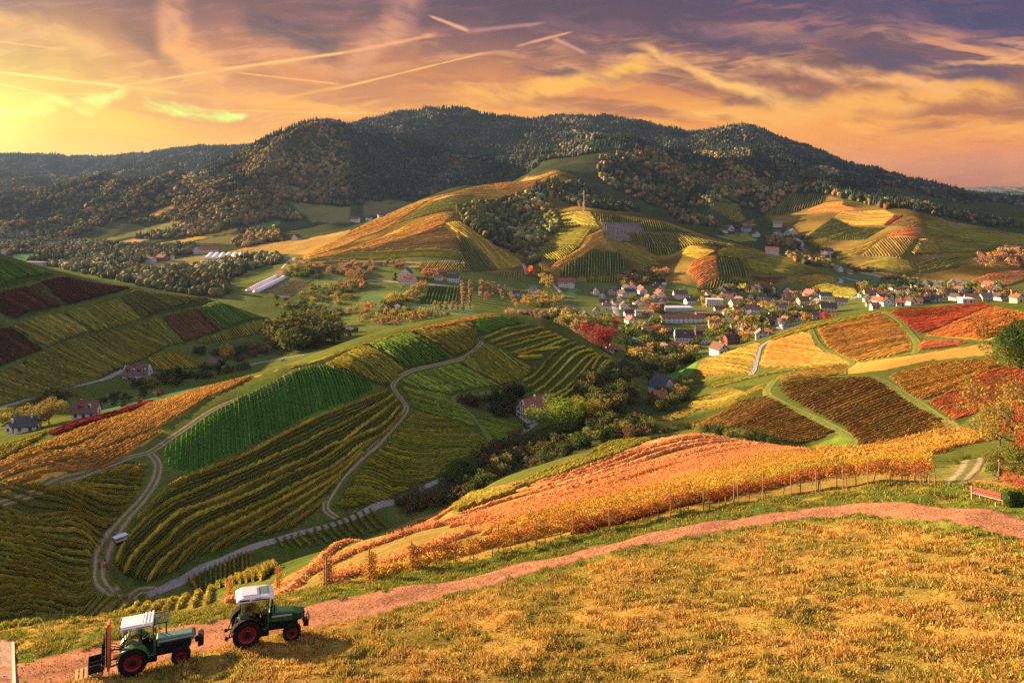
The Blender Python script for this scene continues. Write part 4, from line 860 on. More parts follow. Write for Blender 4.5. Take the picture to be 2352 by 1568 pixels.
PAINT3 = [
 ([(1180,1010),(1300,960),(1420,900),(1560,930),(1600,985),(1450,1012),(1300,1058),(1000,1165),(950,1160)], (190, 460), (.05, .06, .018)),
 # meadows and plain soil patches
 (cv('B', [(500,420),(700,330),(1000,300),(1350,240),(1100,330),(880,390),(680,410)]), (280, 520), (.07, .13, .05)),
 (cv('E', [(1250,830),(1480,900),(1760,900),(1850,850),(1850,780),(1500,790)]), (350, 620), (.06, .09, .025)),
 (cv('C', [(1060,690),(1300,640),(1480,690),(1480,790),(1200,740)]), (260, 420), (.06, .06, .02)),
 (cv('D', [(1200,845),(1250,885),(1240,920),(965,940)]), (150, 300), (.17, .24, .03)),
 (cv('D', [(1245,402),(1640,348),(1980,292),(2130,272),(2040,300),(1760,378),(1480,438),(1240,466)]), (160, 480), (.38, .23, .05)),
 (cv('D', [(90,430),(300,385),(250,500),(100,500)]), (330, 620), (.09, .19, .03)),
 (cv('D', [(2030,290),(2130,270),(2160,340),(1760,380)]), (160, 480), (.36, .22, .05)),
 (cv('N', [(880,640),(1060,520),(1200,470),(1380,480),(1700,500),(1400,560),(1330,640),(1160,650)]), (600, 1100), (.10, .17, .05)),
 (cv('N', [(400,420),(620,330),(860,330),(700,460),(420,480)]), (600, 1100), (.13, .18, .05)),
 (cv('N', [(380,130),(620,125),(560,155),(380,150)]), (700, 1300), (.26, .26, .04)),
 (cv('N', [(1540,180),(1680,160),(1640,240),(1480,220)]), (700, 1300), (.2, .24, .04)),
 (cv('N', [(1500,640),(2352,640),(2352,760),(1900,760),(1700,700)]), (560, 1000), (.12, .2, .07)),
 (cv('N', [(-10,230),(140,230),(160,260),(60,320),(-10,330)]), (700, 1400), (.16, .11, .06)),
 (cv('N', [(450,850),(540,850),(540,900),(450,900)]), (500, 900), (.10, .2, .09)),
 (cv('M', [(90,870),(240,860),(220,915),(110,920)]), (900, 2600), (.10, .2, .09)),
 (cv('M', [(1010,600),(1140,545),(1190,525),(1170,560),(1060,610)]), (1300, 2800), (.58, .30, .05)),
 (cv('M', [(620,790),(830,735),(1090,660),(1240,640),(1150,705),(830,760),(660,805)]), (1000, 2400), (.16, .16, .05)),
 (cv('M', [(720,800),(900,765),(1000,770),(820,805)]), (1000, 2400), (.42, .24, .06)),
 (cv('M', [(1040,800),(1300,755),(1600,695),(1580,720),(1280,780),(1060,810)]), (1000, 2400), (.46, .3, .05)),
 (cv('M', [(1280,790),(1600,715),(1700,735),(1560,800)]), (1000, 2400), (.14, .13, .04)),
 (cv('M', [(1520,855),(1800,790),(2000,775),(2352,705),(2352,760),(2060,870),(1720,870)]), (900, 2200), (.3, .2, .05)),
 (cv('M', [(880,940),(1400,870),(1660,890),(1420,940),(1200,950),(1080,985)]), (800, 1900), (.2, .17, .06)),
 (cv('M', [(1640,680),(1890,645),(1860,690),(1740,700)]), (1100, 2500), (.10, .16, .06)),
 (cv('M', [(1940,520),(2200,540),(2352,560),(2352,660),(2100,650)]), (1300, 2700), (.15, .15, .05)),
 (cv('M', [(1930,400),(2080,440),(2060,470),(1960,450)]), (1500, 3000), (.17, .13, .08)),
 (cv('F', [(80,345),(370,342),(440,370),(340,440),(100,440)]), (1300, 2600), (.13, .12, .05)),
 (cv('G', [(280,345),(370,315),(380,345)]), (1200, 2600), (.12, .17, .05)),
 (cv('G', [(280,580),(480,555),(560,610),(420,620)]), (1000, 1800), (.2, .2, .04)),
 (cv('G', [(1000,880),(1240,835),(1390,860),(1390,900),(1230,890)]), (900, 1500), (.08, .13, .06)),
 (cv('G', [(0,900),(140,930),(150,960),(0,960)]), (850, 1300), (.16, .2, .04)),
 (cv('U', [(530,330),(880,300),(860,370),(740,380)]), (800, 1200), (.2, .22, .04)),
 (cv('V', [(1090,450),(1230,440),(1180,530),(1090,520)]), (800, 1200), (.12, .2, .08)),
 (cv('T', [(960,680),(1240,760),(1200,790),(1050,780),(950,730)]), (650, 1300), (.09, .13, .06)),
 (cv('R', [(540,990),(760,900),(800,760),(950,760),(940,920),(1050,985),(900,1010)]), (36, 90), (.2, .11, .055)),
]
GROUND = ground_sheet()

# ------------------------------------------------------------------ roads and tracks
def ribbon(name, pts, width, mode, yr=(19, 12000), lift=None, step=None, per=6):
    XY = catmull([unproj(x, y, *yr) for x, y in pts], per)
    ym = XY[:, 1].mean(); XY = resample(XY, step or max(.4, ym / 220))
    T = np.gradient(XY, axis=0); T /= np.linalg.norm(T, axis=1)[:, None]; Nn = np.c_[-T[:, 1], T[:, 0]]
    lift = lift if lift is not None else .035 + ym * .00035
    k = 11 if mode != 'far' else 5; V = []; C = []; r = np.random.default_rng(len(pts) + int(ym))
    jl, jr = (1 + .07 * np.cumsum(r.normal(size=len(XY))) / np.sqrt(np.arange(len(XY)) + 4) for _ in (0, 1))
    for j in range(k):
        a = j / (k - 1) - .5; w = width * (jl if a < 0 else jr)
        p = XY + Nn * (a * w * (1 + .95 * sstep(-XY[:, 0], 2, 14) if mode == 'red' else 1))[:, None]; z = ground_z(p[:, 0], p[:, 1]) + lift - (0.06 + lift if j in (0, k - 1) else 0)
        V.append(np.c_[p, z]); e = abs(a) * 2
        if mode == 'red': col = np.array((.29, .14, .075)) if e < .2 else np.array((.33, .155, .085)) if e < .62 else np.array((.25, .12, .06)) if e < .92 else np.array((.26, .17, .06))
        elif mode == 'paved': col = np.array((.25, .235, .22)) if e < .85 else np.array((.14, .12, .08))
        elif mode == 'gravel': col = np.array((.30, .24, .15)) if .25 < e < .8 else np.array((.12, .13, .04)) if e <= .25 else np.array((.14, .13, .05))
        elif mode == 'grass': col = np.array((.17, .15, .06)) if .3 < e < .75 else np.array((.10, .15, .02))
        else: col = np.array((.30, .28, .28))
        C.append(np.tile(col, (len(XY), 1)) * np.exp(r.normal(0, .10, (len(XY), 1))))
    V = np.stack(V, 1); C = np.stack(C, 1); n = len(XY)
    i0 = np.arange(n - 1)[:, None] * k + np.arange(k - 1)[None]
    F = np.stack([i0, i0 + k, i0 + k + 1, i0 + 1], -1).reshape(-1, 4)
    m = mat_attr('road_surface', noise=.35, nscale=2.2, bump=.4)
    return tag(obj(name, np_mesh(name, V.reshape(-1, 3), F, m, C.reshape(-1, 3), True)), kind='structure')
ribbon('road', ROAD_P, 3.5, 'red', (20, 60), .04, .35, 8)
ribbon('track', [(-150,1205),(0,1158),(103,1122),(205,1084),(290,1053),(345,1038),(410,995),(513,930),(650,869),(735,832),(839,789),(900,772)], 3.2, 'gravel', (150, 460))
ribbon('track', [(345,1042),(358,1056),(363,1075),(355,1105),(328,1146),(290,1187),(253,1235),(236,1269),(227,1300),(228,1330),(242,1350),(270,1364),(308,1366),(365,1358)], 3.4, 'gravel', (150, 260), None, 1.0)
ribbon('lane', [(340,1363),(359,1360),(393,1343),(444,1315),(513,1285),(598,1250),(684,1225),(804,1191),(894,1154),(980,1116),(1082,1072),(1137,1038),(1174,1017),(1215,983),(1232,970)], 2.7, 'paved', (150, 380))
ribbon('track', [(775,1190),(752,1175),(748,1160),(754,1144),(785,1096),(843,1038),(901,980),(932,942),(925,921),(906,896),(903,882),(921,863),(962,846),(1031,831),(1065,822),(1099,795),(1106,784)], 2.8, 'gravel', (200, 460))
ribbon('grass_track', cv('C', [(1310,1000),(1250,890),(1180,800),(1080,720),(1030,685),(1060,650),(1200,630),(1400,608)]), 3.0, 'grass', (230, 460))
ribbon('grass_track', cv('D', [(860,470),(770,520),(738,560),(760,610),(900,680),(1100,770),(1230,840),(1280,880),(1262,925)]), 3.6, 'grass', (160, 420))
ribbon('grass_track', cv('D', [(1390,488),(1500,525),(1700,655),(1850,765),(1915,830),(1900,885),(1800,918)]), 4.2, 'grass', (130, 400))
ribbon('grass_track', cv('D', [(1470,72),(1560,120),(1640,210),(1680,270),(1670,330),(1640,345)]), 4.0, 'grass', (240, 520))
ribbon('grass_track', cv('D', [(1010,185),(1050,260),(1090,300),(1200,350),(1275,395),(1220,440),(1215,470)]), 3.4, 'grass', (240, 520))
ribbon('lane', cv('D', [(760,255),(715,280),(688,310),(668,390),(655,440),(635,472)]), 3.4, 'paved', (280, 540))
ribbon('lane', cv('E', [(-60,1245),(0,1228),(340,1122),(600,1060),(720,1028),(830,978)]), 3.4, 'paved', (320, 520))
ribbon('path', cv('R', [(690,990),(760,930),(830,860),(870,790),(880,750)]), 2.2, 'gravel', (36, 110), .03, .3)
ribbon('lane', cv('E', [(1560,965),(1800,915),(1900,895),(2050,870)]), 3.2, 'paved', (420, 640))
for c, p, wd in [('N', [(1100,355),(1300,365),(1460,380)], 4), ('N', [(1800,405),(2000,420),(2352,445)], 4), ('N', [(620,120),(1200,135),(1720,148),(2160,130)], 4),
                 ('N', [(0,540),(170,552)], 4), ('N', [(80,220),(130,160),(230,100),(100,100)], 5), ('V', [(565,160),(590,220),(610,290)], 5), ('V', [(830,330),(900,390),(990,470),(1010,500)], 5),
                 ('V', [(690,520),(780,545),(960,540),(1180,550)], 4), ('V', [(1620,620),(1650,700),(1680,790)], 7), ('G', [(800,590),(850,620),(870,670),(910,710)], 7), ('T', [(620,495),(760,520),(880,550)], 6),
                 ('T', [(400,555),(435,575),(420,605),(350,630)], 5), ('T', [(430,545),(550,575),(640,600)], 4), ('T', [(540,780),(620,740)], 6), ('U', [(1800,760),(1840,790),(1900,830)], 4)]:
    ribbon('lane', cv(c, p), wd, 'far', (560, 2200))

# ------------------------------------------------------------------ woods that read as one mass
VIS = PY <= np.minimum.accumulate(PY, axis=1) + 4.0
def grid_at(G, X, Y):
    i = np.clip(np.round((X / Y * FX + CX - GPX[0]) / (GPX[1] - GPX[0])).astype(int), 0, NPX - 1)
    j = np.clip(np.round((np.log(Y) - GLY[0]) / (GLY[1] - GLY[0])).astype(int), 0, NY - 1)
    return G[i, j]
_ph = (1 + 5 ** .5) / 2
ICO = np.array([(-1, _ph, 0), (1, _ph, 0), (-1, -_ph, 0), (1, -_ph, 0), (0, -1, _ph), (0, 1, _ph), (0, -1, -_ph), (0, 1, -_ph), (_ph, 0, -1), (_ph, 0, 1), (-_ph, 0, -1), (-_ph, 0, 1)]) / 1.9
ICF = np.array([(0, 11, 5), (0, 5, 1), (0, 1, 7), (0, 7, 10), (0, 10, 11), (1, 5, 9), (5, 11, 4), (11, 10, 2), (10, 7, 6), (7, 1, 8), (3, 9, 4), (3, 4, 2), (3, 2, 6), (3, 6, 8), (3, 8, 9), (4, 9, 5), (2, 4, 11), (6, 2, 10), (8, 6, 7), (9, 8, 1)])
def subdiv(V, F):
    V = list(map(tuple, V)); c = {}; out = []
    def mid(a, b):
        k = (min(a, b), max(a, b))
        if k not in c:
            m = (np.array(V[a]) + np.array(V[b])) / 2; V.append(tuple(m / np.linalg.norm(m))); c[k] = len(V) - 1
        return c[k]
    for a, b, d in F:
        x, y, z = mid(a, b), mid(b, d), mid(d, a); out += [(a, x, z), (b, y, x), (d, z, y), (x, y, z)]
    return np.array(V), np.array(out)
IC2V, IC2F = subdiv(ICO / np.linalg.norm(ICO[0]), ICF)
def tree_mass(X, Y, size, conif, colr, rg):
    """many crowns, each its own lump of faces"""
    Z = ground_z(X, Y); parts = []
    for kind in (0, 1):
        m = conif == kind; n = m.sum()
        if not n: continue
        x, y, z, s, c = X[m], Y[m], Z[m], size[m], colr[m]
        if kind == 0:
            B, Ff = IC2V, IC2F
            jit = 1 + .30 * rg.normal(size=(n, len(B), 1)).clip(-1.3, 1.3)
            V = B[None] * jit * np.stack([s * .5, s * .5, s * .52], 1)[:, None]; V[:, :, 2] += (s * .48)[:, None]
            sh = np.exp(rg.normal(0, .22, (n, len(B), 1)))
        else:
            a = np.arange(6) * math.pi / 3; B = []
            for r_, h_ in ((.30, .12), (.17, .42), (.24, .40), (.11, .72), (.15, .70)): B += [(r_ * math.cos(q), r_ * math.sin(q), h_) for q in a]
            B = np.array(B + [(0, 0, 1.12)]); Ff = []
            for lo, hi in ((0, 1), (2, 3)):
                for k in range(6): Ff += [(lo * 6 + k, lo * 6 + (k + 1) % 6, hi * 6 + (k + 1) % 6), (lo * 6 + k, hi * 6 + (k + 1) % 6, hi * 6 + k)]
            Ff += [(24 + k, 24 + (k + 1) % 6, 30) for k in range(6)]; Ff = np.array(Ff)
            V = B[None] * (1 + .16 * rg.normal(size=(n, len(B), 1))) * np.stack([s * .85, s * .85, s * 1.35], 1)[:, None]
            sh = np.exp(rg.normal(0, .2, (n, len(B), 1)))
        V = V + np.stack([x, y, z - .3], 1)[:, None]
        C = c[:, None] * sh
        F = Ff[None] + (np.arange(n) * len(B))[:, None, None]
        parts.append((V.reshape(-1, 3), F.reshape(-1, 3), C.reshape(-1, 3)))
    return merge(parts)
FOL = mat_attr('woodland_leaves', transl=.15)
AUT = [(5, (.12, .12, .035)), (4, (.17, .13, .045)), (3, (.09, .11, .03)), (2, (.24, .14, .05)), (1, (.32, .16, .05))]
CON = [(3, (.026, .045, .030)), (2, (.036, .055, .034))]
def pin(c, pts): return cv(c, pts)
WOODS = [ # label, outline or None, distances, spacing, size, share of conifers, palette
 ('wooded mountain ridge of dark firs and autumn broadleaf trees along the skyline', None, (2050, 6200), 10.5, 10.5, .62, [(5, (.056, .066, .052)), (3, (.085, .082, .055)), (2, (.12, .10, .06)), (.6, (.18, .13, .06))]),
 ('autumn wood of rounded crowns on the nearer left mountain flank', pin('M', [(1085,425),(1300,335),(1700,160),(2150,-20),(2352,-20),(2352,555),(1940,515),(1830,490),(2040,640),(1900,650),(1650,680),(1510,685),(1450,735),(1330,752),(1200,722),(1190,560)]), (1350, 2450), 9.5, 11.5, .18, [(4, (.13, .11, .045)), (3, (.10, .10, .036)), (2, (.20, .14, .055)), (1, (.26, .16, .06))]),
 ('hazy wood on the low hills at the far left', pin('M', [(-200,200),(1200,330),(1085,425),(1130,545),(980,580),(830,640),(740,660),(600,720),(430,770),(100,720),(-200,740)]), (1500, 4400), 11.5, 11, .25, AUT),
 ('heart shaped wood in the hollow of the mast hill', pin('F', [(715,392),(800,372),(1050,342),(1210,290),(1290,312),(1380,430),(1415,525),(1290,640),(1175,690),(1080,690),(970,640),(780,500)]), (1040, 1900), 8.5, 10.5, .12, [(4, (.09, .10, .03)), (3, (.12, .12, .035)), (2, (.18, .15, .05)), (1, (.26, .22, .06))]),
 ('dark wood on the saddle behind the mast', pin('F', [(1240,262),(1350,215),(1560,232),(1650,290),(1985,430),(1960,458),(1750,420),(1600,390),(1500,370),(1280,310)]), (1400, 2300), 9, 10.5, .35, [(3, (.07, .075, .03)), (1, (.12, .09, .035))]),
 ('mixed autumn wood on the slopes right of the mast hill', pin('G', [(-500,60),(0,-40),(600,100),(1000,300),(760,290),(700,360),(600,440),(440,380),(300,345),(210,390),(60,380),(60,420),(300,500),(100,560),(-30,430),(-330,300),(-480,230),(-520,150)]), (1500, 2450), 10, 11, .42, [(3, (.10, .11, .035)), (3, (.17, .13, .05)), (2, (.26, .17, .06)), (1, (.34, .18, .07))]),
 ('wood below the main ridge behind the far right vine hill', pin('G', [(600,100),(1000,120),(1500,330),(2100,480),(2352,520),(2700,540),(2700,590),(2352,565),(1900,490),(1650,440),(1400,395),(1140,330),(1000,300)]), (1480, 2500), 10.5, 11, .6, [(3, (.08, .10, .035)), (2, (.16, .13, .05)), (1, (.3, .17, .06))]),
 ('grey green riverside wood in the valley at the left', pin('E', [(-150,190),(330,250),(560,225),(850,180),(1280,140),(1312,195),(1160,212),(980,262),(890,300),(1000,315),(1200,292),(1370,282),(1640,215),(1890,205),(1870,262),(1690,312),(1545,372),(1550,485),(1450,490),(1150,450),(880,395),(480,310),(-100,180)]), (850, 1900), 8.5, 9, .12, [(4, (.12, .125, .05)), (2, (.15, .135, .06)), (1, (.2, .17, .06))]),
 ('scattered woodland in the hazy valley behind the left hill', pin('M', [(430,770),(650,800),(1040,815),(1310,805),(1300,850),(900,880),(560,900),(340,930),(200,880),(-100,870),(-100,740),(100,730)]), (1150, 2200), 9.5, 9, .12, [(4, (.12, .125, .05)), (2, (.16, .13, .06))]),
 ('clump of pale autumn trees beside the sunlit field on the left', pin('M', [(1540,780),(1620,722),(1840,700),(1900,755),(1880,822),(1600,832)]), (1000, 2200), 8.5, 10, .05, [(3, (.24, .18, .07)), (1, (.3, .22, .06))]),
 ('hedges and copses between the fields left of the mast hill', pin('M', [(820,665),(1180,600),(1240,640),(1500,690),(1450,735),(1000,770),(900,765),(1150,705),(1060,660)]), (1150, 2300), 9, 9, .1, AUT),
 ('copse at the mouth of the wooded hollow', pin('F', [(1150,690),(1230,690),(1265,760),(1190,775)]), (900, 1300), 7, 9, .0, [(2, (.17, .13, .05)), (1, (.12, .12, .04))]),
 ('brown copse beside the hamlet in the side valley', pin('G', [(600,590),(760,590),(840,640),(800,680),(740,660),(620,640)]), (1050, 1900), 7.5, 8, .05, [(2, (.2, .12, .05)), (1, (.14, .12, .04))]),
 ('thicket along the side valley lane', pin('G', [(740,690),(900,700),(1060,760),(1080,800),(900,780),(780,740)]), (950, 1600), 7.5, 7, .05, AUT),
]
NOWOOD = np.zeros(PX.shape, bool)
for P_, yr_, c_ in PAINT + PAINT3: NOWOOD |= (YY > yr_[0]) & (YY < yr_[1]) & inpoly(PX, PY, P_)
_rg = np.random.default_rng(77)
for lab, out, (y0, y1), sp, size, pc, pl in WOODS:
    if out is None: x0, x1 = -120, 2420
    else: x0, x1 = min(p[0] for p in out) - 5, max(p[0] for p in out) + 5
    if out is not None and y0 > 1200: x0, x1 = max(x0, -140), min(x1, 2440)
    # even spread over the ground
    A_ = (x1 - x0) / FX * (y1 * y1 - y0 * y0) / 2; N = int(A_ / (sp * sp))
    Yc = np.sqrt(_rg.uniform(y0 * y0, y1 * y1, N)); Xc = (_rg.uniform(x0, x1, N) - CX) / FX * Yc
    pxc = Xc / Yc * FX + CX; pyc = HZ - ground_z(Xc, Yc) / Yc * FX
    ok = grid_at(VIS, Xc, Yc) & ~grid_at(NOWOOD, Xc, Yc)
    if out is not None: ok &= inpoly(pxc, pyc, out)
    if out is None: ok &= (_rg.uniform(size=N) < np.clip(3000 / Yc, .35, 1)) & ((Yc > 2400) | (pxc > 800) | (pxc < 420))
    Xc, Yc = Xc[ok], Yc[ok]; n = len(Xc)
    clump = waves(Xc, Yc, 260, 9, 51) + .7 * waves(Xc, Yc, 90, 9, 52)
    con = (_rg.uniform(size=n) < np.clip(pc + .30 * clump, .02, .95)).astype(int) if pc > 0 else np.zeros(n, int)
    cl = np.where(con[:, None] == 1, pal(CON, n, _rg), pal(pl, n, _rg)) * np.exp(.25 * waves(Xc, Yc, 150, 9, 53) + .25 * waves(Xc, Yc, 420, 9, 55))[:, None]
    red = (waves(Xc, Yc, 200, 9, 54) > 1.1) & (con == 0); cl[red] = cl[red] * (1.35, 1.0, .85)
    V, F, C = tree_mass(Xc, Yc, size * _rg.uniform(.65, 1.3, n) * np.clip(Yc / 2800, 1, 1.5), con, vary(cl, n, _rg, .15, .06), _rg)
    print(lab, n)
    tag(obj('forest', np_mesh('forest', V, F, FOL, C)), lab, 'forest', None, 'stuff')

# ------------------------------------------------------------------ single trees
def crown_mesh(name, n, shape, rg, leaf=.11, blobs=14):
    """unit crown (1 high, base at 0): leaf-sized faces gathered in clumps on limbs"""
    if shape == 'round': ctr = [(rg.normal(0, .20), rg.normal(0, .20), rg.uniform(.30, .84)) for _ in range(blobs)]; rad = (.15, .25)
    elif shape == 'wide': ctr = [(rg.normal(0, .30), rg.normal(0, .30), rg.uniform(.30, .80)) for _ in range(blobs)]; rad = (.14, .24)
    elif shape == 'tall': ctr = [(rg.normal(0, .07), rg.normal(0, .07), rg.uniform(.12, .9)) for _ in range(blobs)]; rad = (.09, .15)
    elif shape == 'bush': ctr = [(rg.normal(0, .30), rg.normal(0, .30), rg.uniform(.15, .72)) for _ in range(blobs)]; rad = (.18, .30)
    elif shape == 'sparse': ctr = [(rg.normal(0, .24), rg.normal(0, .24), rg.uniform(.25, .95)) for _ in range(blobs)]; rad = (.07, .15)
    else:
        ctr = []
        for q in range(blobs):
            h_ = rg.uniform(.08, .96); a_ = rg.uniform(0, 6.28); r_ = (1 - h_) * .30 * rg.uniform(.35, 1); ctr.append((r_ * math.cos(a_), r_ * math.sin(a_), h_))
        rad = (.05, .11)
    ctr = np.array(ctr); R_ = rg.uniform(*rad, len(ctr)); tint = np.exp(rg.normal(0, .24, (len(ctr), 1))) * np.exp(rg.normal(0, .08, (len(ctr), 3)))
    k = rg.choice(len(ctr), n, p=R_ ** 2 / (R_ ** 2).sum()); d = rg.normal(size=(n, 3)); d /= np.linalg.norm(d, axis=1)[:, None]
    if shape == 'fir': d[:, 2] *= .45
    c = ctr[k] + d * (R_[k] * rg.uniform(.55, 1.08, n))[:, None]; c[:, 2] = np.maximum(c[:, 2], .02)
    V, F, C = leaf_quads(c, leaf * rg.uniform(.6, 1.35, n), vary(tint[k], n, rg, .2, .06), rg)
    me = np_mesh(name, V, F, LEAF, C); me['ctr'] = 1
    return me, ctr
def trunk_mesh(name, ctr, rg, limbs=5, r=.028, base=-.03):
    m = MB(); top = .62
    m.tube([(0, 0, base), (.01, -.008, .2), (rg.normal(0, .02), rg.normal(0, .02), .42), (rg.normal(0, .03), rg.normal(0, .03), top)], [r, r * .8, r * .6, r * .3], 6)
    for c in ctr[:limbs]:
        z = min(.5, max(.15, c[2] * .5)); m.tube([(0, 0, z), (c[0] * .5, c[1] * .5, z + (c[2] - z) * .6), tuple(c)], [r * .45, r * .3, r * .1], 5)
    return m.mesh(name, BARK)
VAR = {}
for shape in ('round', 'wide', 'tall', 'bush', 'fir', 'sparse'):
    for lod, (n, lf) in (('s', (230, .17)), ('m', (850, .10)), ('l', (5200, .045))):
        if lod == 'l' and shape == 'tall': continue
        for q in range(3 if lod != 'l' else 1):
            cm, ct = crown_mesh('crown', n, shape, _rg, lf * (.75 if shape in ('tall', 'fir') else 1), 26 if lod == 'l' else 70 if shape == 'fir' else 14)
            VAR.setdefault((shape, lod), []).append((cm, trunk_mesh('trunk', ct, _rg)))
TREES = 0
def tree(name, label, cat, x, y, h, shape, col, group=None, lod=None, wid=1.0, z=None):
    global TREES; TREES += 1
    lod = lod or ('l' if h * FX / y > 95 else 'm' if y < 520 else 's')
    if (shape, lod) not in VAR: lod = 'm'
    cm, tm = VAR[(shape, lod)][TREES % len(VAR[(shape, lod)])]
    e = empty(name, (x, y, gz(x, y) if z is None else z), _rg.uniform(0, 6.28)); e.scale = (h * wid, h * wid, h)
    c = obj('crown', cm, e); c.color = (*[min(1, v * _rg.uniform(.85, 1.18)) for v in col], 1)
    obj('trunk', tm, e)
    return tag(e, label, cat, group)
CLEAR = [(1518, 1628, 706, 768), (1540, 1628, 770, 800)]
def scatter(name, label, cat, crop, poly, n, hs, shapes, cols, group, yr=(19, 12000), wid=1.0, rows=None):
    """trees planted over an outlined patch; cols is [(colour word, colour)]"""
    Pp = cv(crop, poly); xs = [p[0] for p in Pp]; ys = [p[1] for p in Pp]; k = 0; tries = 0
    while k < n and tries < n * 30:
        tries += 1
        px, py = _rg.uniform(min(xs), max(xs)), _rg.uniform(min(ys), max(ys))
        if not inpoly(np.array([px]), np.array([py]), Pp)[0]: continue
        if crop == 'U' and py > 560 and any(a < px < b_ and c < py < d_ for a, b_, c, d_ in CLEAR): continue
        x, y = unproj(px, py, *yr)
        if not grid_at(VIS, np.array([x]), np.array([y]))[0]: continue
        w_, c_ = cols[_rg.integers(len(cols))]
        tree(name, label.replace('*', w_), cat, x, y, _rg.uniform(*hs) * (1.35 if y > 450 else 1.1), shapes[_rg.integers(len(shapes))], c_, group, wid=wid); k += 1
OR_ = ('orange', (.50, .29, .11)); YE_ = ('yellow', (.50, .39, .09)); GR_ = ('green', (.16, .20, .04)); OL_ = ('olive', (.27, .24, .06)); BR_ = ('brownish', (.33, .22, .10)); PK_ = ('pinkish', (.46, .28, .17)); RD_ = ('red', (.50, .10, .05)); DK_ = ('dark green', (.07, .095, .028)); GG_ = ('grey green', (.15, .16, .07))
scatter('bush', '* bush in the thicket left of the orchards', 'bush', 'N', [(170,140),(300,120),(620,165),(600,250),(400,260),(130,230)], 42, (3.5, 6), ['bush', 'round'], [PK_, BR_, OL_], 'bushes left of the orchards', (600, 1300))
scatter('bush', '* bush along the lower edge of the left thicket', 'bush', 'N', [(110,260),(300,250),(600,290),(580,340),(120,335)], 34, (4, 6.5), ['bush', 'round'], [OL_, DK_, GR_], 'bushes left of the orchards', (600, 1300))
scatter('orchard_tree', '* fruit tree in the upper orchard below the mast hill', 'tree', 'N', [(620,200),(1100,190),(1180,240),(1150,310),(900,300),(620,285)], 46, (3.5, 6), ['round'], [PK_, BR_, OR_], 'orchard trees', (600, 1300))
scatter('orchard_tree', '* fruit tree on the slope under the green terraces', 'tree', 'N', [(700,130),(1500,150),(1560,200),(1300,250),(1150,190),(760,170)], 22, (4, 6.5), ['round'], [OL_, BR_, PK_], 'orchard trees', (600, 1300))
scatter('orchard_tree', '* tree in the slanting belt between the meadows', 'tree', 'N', [(640,450),(860,310),(1000,280),(1100,330),(1080,470),(900,480),(700,500)], 34, (4.5, 7.5), ['round', 'wide'], [OR_, BR_, OL_], 'orchard trees', (600, 1200))
scatter('bush', '* shrub in the overgrown orchard beside the striped plot', 'bush', 'N', [(220,540),(300,450),(560,420),(960,480),(900,600),(760,650),(600,640),(480,600),(250,600)], 66, (3, 5), ['bush', 'round'], [YE_, OL_, GR_], 'overgrown orchard shrubs', (560, 1200))
scatter('bush', '* scrub bush in the wet meadow behind the dark wood', 'bush', 'N', [(0,570),(280,600),(560,700),(900,780),(850,830),(450,830),(300,770),(0,680)], 52, (3.5, 6), ['bush', 'round'], [GG_, DK_, OL_], 'scrub in the wet meadow', (560, 1200))
scatter('orchard_tree', '* tree on the bank left of the square vineyard', 'tree', 'N', [(1210,690),(1340,560),(1560,520),(1760,420),(1720,500),(1640,620),(1400,680)], 34, (4.5, 8), ['round', 'wide'], [OR_, YE_, OL_], 'orchard trees', (560, 1100))
scatter('orchard_tree', '* little fruit tree in the orchard behind the green hill', 'tree', 'N', [(980,800),(1080,740),(1500,730),(1830,720),(2060,780),(1700,840),(1500,880),(1250,900),(1000,870)], 84, (3.2, 5.2), ['round', 'tall'], [OL_, YE_, OR_], 'orchard trees', (520, 1000))
for i, (x0, y0, x1, y1, n) in enumerate([(60,560,70,400,7), (130,600,140,430,8), (200,560,210,440,6), (270,470,330,600,7), (360,470,480,680,9), (2170,610,2220,440,0)]):
    for k in range(n):
        t = k / max(1, n - 1); p = cv('V', [(x0 + (x1 - x0) * t + _rg.normal(0, 3), y0 + (y1 - y0) * t)])[0]; x, y = unproj(*p, 560, 1200)
        w_, c_ = [OR_, PK_, BR_][_rg.integers(3)]; tree('orchard_tree', w_ + ' tree in the planted lines right of the square vineyard', 'tree', x, y, _rg.uniform(6, 8.5), 'round', c_, 'trees in planted lines', wid=.7)
for i, xx in enumerate((1880, 1945, 2008, 2080, 2145, 2215, 2285)):
    x, y = unproj(*cv('N', [(xx, 700 + 8 * (i % 3))])[0], 560, 1000); tree('poplar', 'slender orange poplar in the short row on the meadow behind the green hill', 'tree', x, y, 9.5, 'tall', OR_[1], 'poplar row', wid=1.15)
for xx, y0, y1 in ((2210, 620, 440), (2300, 600, 430)):
    for k in range(6):
        x, y = unproj(*cv('N', [(xx - k * 2, y0 + (y1 - y0) * k / 5)])[0], 560, 1100); tree('poplar', 'orange poplar in the double row beside the square vineyard', 'tree', x, y, 9, 'tall', OR_[1], 'poplar row', wid=1.3)
scatter('orchard_tree', '* tree in the gardens left of the village lane', 'tree', 'V', [(560,560),(980,560),(1000,640),(860,700),(600,690)], 32, (4.5, 7.5), ['round', 'wide'], [YE_, OR_, OL_], 'garden trees', (520, 1100))
scatter('bush', '* hedge bush along the field behind the green hill', 'bush', 'V', [(360,745),(880,745),(890,840),(640,850),(380,800)], 40, (3.5, 5.5), ['bush', 'round'], [PK_, BR_, GG_], 'hedge behind the green hill', (480, 1000))
scatter('tree', '* tree on the slope between the green hill and the barn', 'tree', 'V', [(890,790),(1080,770),(1250,860),(1240,1000),(1140,980),(900,880)], 20, (6, 9.5), ['round', 'wide'], [OL_, DK_, YE_, PK_], 'trees below the barn', (470, 900))
